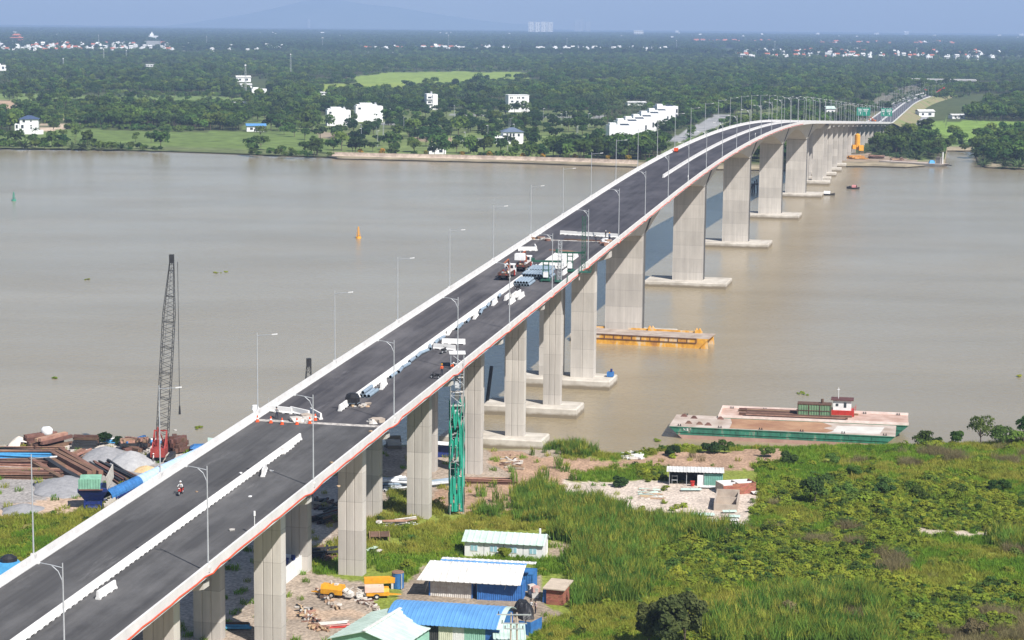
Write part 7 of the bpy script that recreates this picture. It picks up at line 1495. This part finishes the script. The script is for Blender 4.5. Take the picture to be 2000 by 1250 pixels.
for x0, x1, yt, lab in ((1122, 1130, 40, 'left spire of the grey tower group on the horizon'), (1131, 1139, 38, 'tallest of the grey tower group on the horizon'), (1143, 1153, 43, 'right tower of the grey group on the horizon')): slab(x0, x1, 62, yt, lab, m=grey_b, dz=60)
slab(787, 813, 57.5, 48.5, 'dark box building on the horizon below the hill', 'building', M('dark_wall', (.1, .11, .13), rough=.8), 60, name='office_building'); t, w, h, s = slab(1238, 1256, 72, 61, 'pale building with a thin mast on the horizon right of the towers', 'building', grid=(4, 3), name='office_building'); mb = MB(); mb.tube((0, 0, h), (0, 0, h + 20 * s), .8, .3); mb.build('mast', steel_g, t)
t, w, h, s = slab(292, 308, 82, 72, 'white building with small dome tower at upper left', 'building', name='church'); mb = MB(); mb.box((-w * .2, 0, h + 2), (w * .4, 10, 10)); mb.tube((-w * .2, 0, h + 6), (-w * .2, 0, h + 14), 4, .5); mb.build('tower', hw_, t); slab(288, 312, 97, 83, 'grey large building below the domed one at upper left', 'building', grey_b, name='office_building')
q = G(33, 84, 3.); s = q.y / 4046; t = T('pagoda', 'red tiered pagoda roof at the upper left edge', 'pagoda', q)
for i, (w, z) in enumerate(((32, 0), (24, 5), (14, 10))): mb = MB(); mb.box((0, 0, z * s + 3), (w * s * .7, 20, 4 * s)); mb.build('wall', M('tan_render', (.6, .5, .38)), t); mb = MB(); mb.loft([[(x * w * s / 2, y, z * s + 5 + 2 * s) for x, y in ((-1, -18), (1, -18), (1, 18), (-1, 18))], [(x * w * s / 4, y * .4, (z + 5) * s + 5) for x, y in ((-1, -18), (1, -18), (1, 18), (-1, 18))]]); mb.build('roof', M('red_tiles'), t)
t, w, h, s = slab(601, 606, 56, 38, 'tall pale chimney on the horizon before the hill', 'chimney', grey_b, 20, name='chimney')
for i, (x, yb, yt, lab) in enumerate(((193, 96, 70, 'thin mast above the upper left village'), (203, 126, 98, 'white thin mast in the left woods'), (247, 118, 100, 'short mast left of the church'), (568, 150, 108, 'tall thin mast with white top in the left woods'), (630, 101, 75, 'pylon with cross bar at the left of the middle'), (480, 190, 130, 'mast with round tank by the white house'), (876, 101, 70, 'lattice mast in the middle distance'), (1107, 100, 77, 'small lattice mast beyond the middle village'), (404, 95, 72, 'faint mast between the villages at upper left'), (1513, 106, 82, 'mast above the smoky village'), (1321, 100, 80, 'mast over the woods behind the bridge crest'), (124, 133, 116, 'thin mast at the upper left woods'), (1790, 118, 95, 'mast above the right village edge'))):
    q = G(x, yb, 2); s = q.y / 4046; t = T('radio_mast', lab, 'mast', q); h = (yb - yt) * s + 2; mb = MB(); lattice(mb, (0, 0, 0), (0, 0.01, h), 1.4, .5, 12, .1); mb.build('lattice', steel_g, t); mb = MB(); mb.box((0, 0, h - 1), (5 if 'cross' in lab else 1.6, 1, 1.4)); mb.build('top', white_p, t)
# street lamps of the villa plots
mb0 = None
for i in range(26):
    x, y = random.uniform(650, 1170), random.uniform(228, 296); q = G(x, y, 1.4)
    if mb0 is None:
        mb0 = T('park_lamp', 'thin white lamp post among the trees of the villa plots', 'lamp post', q, 0, 'lamp posts of the villa plots'); mb = MB(); mb.tube((0, 0, 0), (0, 0, 10.5), .16, .1, n=5); mb.build('pole', steel_g, mb0); mb = MB(); mb.box((.7, 0, 10.4), (1.6, .3, .2)); mb.build('lamp_head', white_p, mb0); kids(mb0)
    else: dup(mb0, q, random.uniform(0, 6))

# ---------------------------------------------------------------- the road beyond the bridge
ts = stations(T1 + .05, TE, 14)
emb = M('embankment_grass', (.16, .2, .06), (.26, .2, .12), scale=.05, rough=.95, detail=8)
mb = MB(); mb.loft([[B(t, r, 0, z=z if z is not None else road(t) - .06) for r, z in ((-24, 1.3), (-11.5, None), (11.5, None), (24 if t < 1900 else 20, 1.3))] for t in ts], close=False); tag(mb.build('embankment', emb), kind='structure')
mb = MB(); mb.loft([[B(t, r, .0) for r in (-9.6, 9.6)] for t in ts], close=False); tag(mb.build('far_road', M('far_asphalt', (.1, .1, .11), (.08, .08, .09), scale=.05), None), kind='structure')
for s_ in (-1, 0, 1):
    mb = MB(); mb.loft([[B(t, s_ * 10 + r, z) for r, z in (((-.35, 0), (-.25, 1.1), (.25, 1.1), (.35, 0)) if s_ == 0 else ((-.25, 0), (-.2, .9), (.2, .9), (.25, 0)))] for t in ts]); tag(mb.build('road_barrier', white_c), ('white barrier along the left edge of the far embankment road', 'tall white median of the far embankment road', 'white barrier along the right edge of the far embankment road')[s_ + 1], 'barrier')
t_, r_ = 1640, 0; sg = M('sign_green', (.02, .3, .19), rough=.5)
for x0, lab, tt in ((-13, 'large green direction sign with white lettering over the left lanes', 1560), (1.5, 'green direction sign with white lettering over the right lanes', 1600)):
    q = B(tt, x0 + 5.2, .0); t = T('road_sign', lab, 'sign', q, -head(tt)); mb = MB(); mb.box((0, 0, 8.2), (10 if x0 < 0 else 8.5, .25, 6)); mb.build('panel', sg, t); mb = MB()
    for x in (-3.4, 3.4): mb.tube((x, .25, 0), (x, .25, 10.6), .2, n=6)
    mb.build('post', steel_g, t); mb = MB()
    for i, (x, w, z) in enumerate(((-2.6, 2.6, 9.9), (1.8, 4, 9.9), (-2.4, 2.2, 8.7), (1.6, 3, 8.7))): mb.box((x, -.16, z), (w, .06, .6))
    for x in (-2.2, 2.2): mb.box((x, -.16, 6.7), (.4, .06, 1.2)); mb.add([(x - .6, -.19, 7.2), (x + .6, -.19, 7.2), (x, -.19, 8.)], [(0, 1, 2)])
    mb.build('lettering', white_p, t)
q = G(1784, 168, 1.5); q2 = G(1902, 170, 1.5); d = q2 - q; t = T('overpass', 'white concrete overpass crossing behind the far end of the road', 'overpass', q, math.atan2(d.y, d.x)); L = d.length
mb = MB(); mb.box((L / 2, 0, 8.6), (L + 6, 9, 1.4)); mb.box((L / 2, -4.6, 9.7), (L + 6, .3, 1.6)); mb.build('deck', white_c, t)
for u in (.02, .33, .62, .97): mb = MB(); mb.box((L * u, 0, 4), (3.5, 5, 8)); mb.build('pier', girder, t)
# works at the right far shore
q = G(1672, 300, 1.5); t = T('batching_plant', 'yellow batching plant with silo and grey cylinder beside the far piers', 'plant', q, .1)
mb = MB(); mb.tube((.6, 0, 4.2), (.6, 0, 11.6), 1.7, n=14); mb.tube((.6, 0, 11.6), (.6, 0, 12.5), 1.7, .5, n=14); mb.tube((.6, 0, 2.4), (.6, 0, 4.2), .5, 1.7, n=14); mb.build('silo', yellow_p, t); mb = MB(); mb.tube((-3.6, 1, 1), (-3.6, 1, 11.5), 1.2, n=12); mb.build('cylinder', dirt_w, t); mb = MB(); mb.box((2.6, -1, 3.6), (3.0, 3, 3.4)); mb.box((-1.6, -.6, 4.2), (2.2, 2, 2.6)); mb.build('mixer_house', yellow_p, t)
mb = MB()
for x in (-1, 2.2, 4):
    for y in (-1.6, 1.4): mb.box((x, y, 1.3), (.3, .3, 2.8))
mb.bar((-2.5, -1, 6), (-.5, -1, 3), .4); mb.build('frame', rust_pale, t)
def gz(x, y, d=1.5): return 1.5
heap(34, G(1672, 310, 1.5), 7, 9, .28, .2, [yellow_p, M('faded_orange', (.6, .3, .08), rough=.8), rust_pale], 'steel_beam', 'orange beam in the jumble below the yellow batching plant', 'orange beams below the plant', 'beam', 3, .7, 'box')
heap(40, G(1712, 309, 1.5), 9, 9, .26, -.15, [rust, rust_pale, rust, dirt_w], 'steel_beam', 'rusty beam in the jumble along the right far shore', 'rusty beams on the right far shore', 'beam', 3, .6, 'box')
heap(18, G(1752, 313, 1.5), 5, 7, .25, -.15, [rust_pale, wood, rust], 'steel_beam', 'pale rusty beam beside the far concrete pontoon', 'beams by the far pontoon', 'beam', 2, .6, 'box')
a = G(1716, 320, 0); b = G(1838, 327, 0); d = b - a; L = d.length; t = T('pontoon', 'long grey concrete pontoon lying at the right far shore', 'pontoon', a, math.atan2(d.y, d.x)); mb = MB(); hull_box(mb, L, 9, -.8, 1.7, 2); mb.build('hull', M('grey_hull', (.34, .32, .29), (.25, .23, .21), scale=.3, rough=.9), t); mb = MB(); mb.box((L / 2, 4.5, 1.74), (L - .2, 8.8, .08)); mb.build('deck', deck_pale, t)
mb = MB(); mb.box((L * .9, 5, 3.6), (3, 2.6, 3.6)); mb.box((L * .9, 5, 5.5), (3.6, 3.2, .25)); mb.build('cabin', M('grey_cabin', (.3, .27, .25), rough=.8), t); mb = MB(); mb.tube((L * .955, 5, 1.7), (L * .955, 5, 8.5), .35, n=8); mb.build('post', white_p, t); mb = MB(); mb.bar((L, 4, 1.4), (L + 5, 3.4, 1.2), .5); mb.build('boom', dark, t)
mb = MB(); mb.box((0, 0, .9), (3.6, 3, 1.8), tap=.7); p = t.location + Matrix.Rotation(t.rotation_euler.z, 3, 'Z') @ Vector((L * .8, 4, 1.76)); tag(mb.build('tarpaulin_stack', lblue, None, p), 'bright blue tarpaulin stack on the far pontoon', 'tarpaulin')
q = G(1822, 190, 1.5); t = T('crane', 'red crane jib lying across the earthworks by the far road', 'crane', q, .2); mb = MB(); mb.box((0, 0, 1.6), (4, 3, 2.4)); mb.build('body', red_p, t); mb = MB(); lattice(mb, (0, 0, 2.5), (14, .5, 11), 1.4, .8, 12, .2); lattice(mb, (0, 0, 2.5), (-10, .5, 9), 1.2, .8, 9, .2); mb.build('jib', red_p, t)
for a, b, lab in ((1474, 374, 'black timber dolphin standing in the water behind the third tall pier'), (1524, 346, 'dark rusty frame in the water behind the fifth tall pier')):
    q = G(a, b, 0); t = T('mooring_dolphin', lab, 'mooring', q); mb = MB()
    for x, y in ((-1, -1), (1, -1), (0, 1), (-1.6, .5)): mb.tube((x * 1.3, y * 1.3, -1), (x * .8, y * .8, 5 + x), .35, n=7)
    mb.build('pile', dark, t); mb = MB(); mb.box((0, 0, 3.6), (3.4, 2.4, .5)); mb.build('platform', dark, t)
t = T('pump_set', 'small blue pump set at the right end of the near river pile cap', 'pump', B(449.5, 9.6, z=2.2), -TH); mb = MB(); mb.box((0, 0, .5), (1.4, 1.6, 1.0)); mb.build('body', blue_p, t); mb = MB(); mb.tube((.2, 0, 1), (.2, 0, 1.7), .25); mb.build('motor', navy, t)
for tt in (1091.5, 1131.5): pass
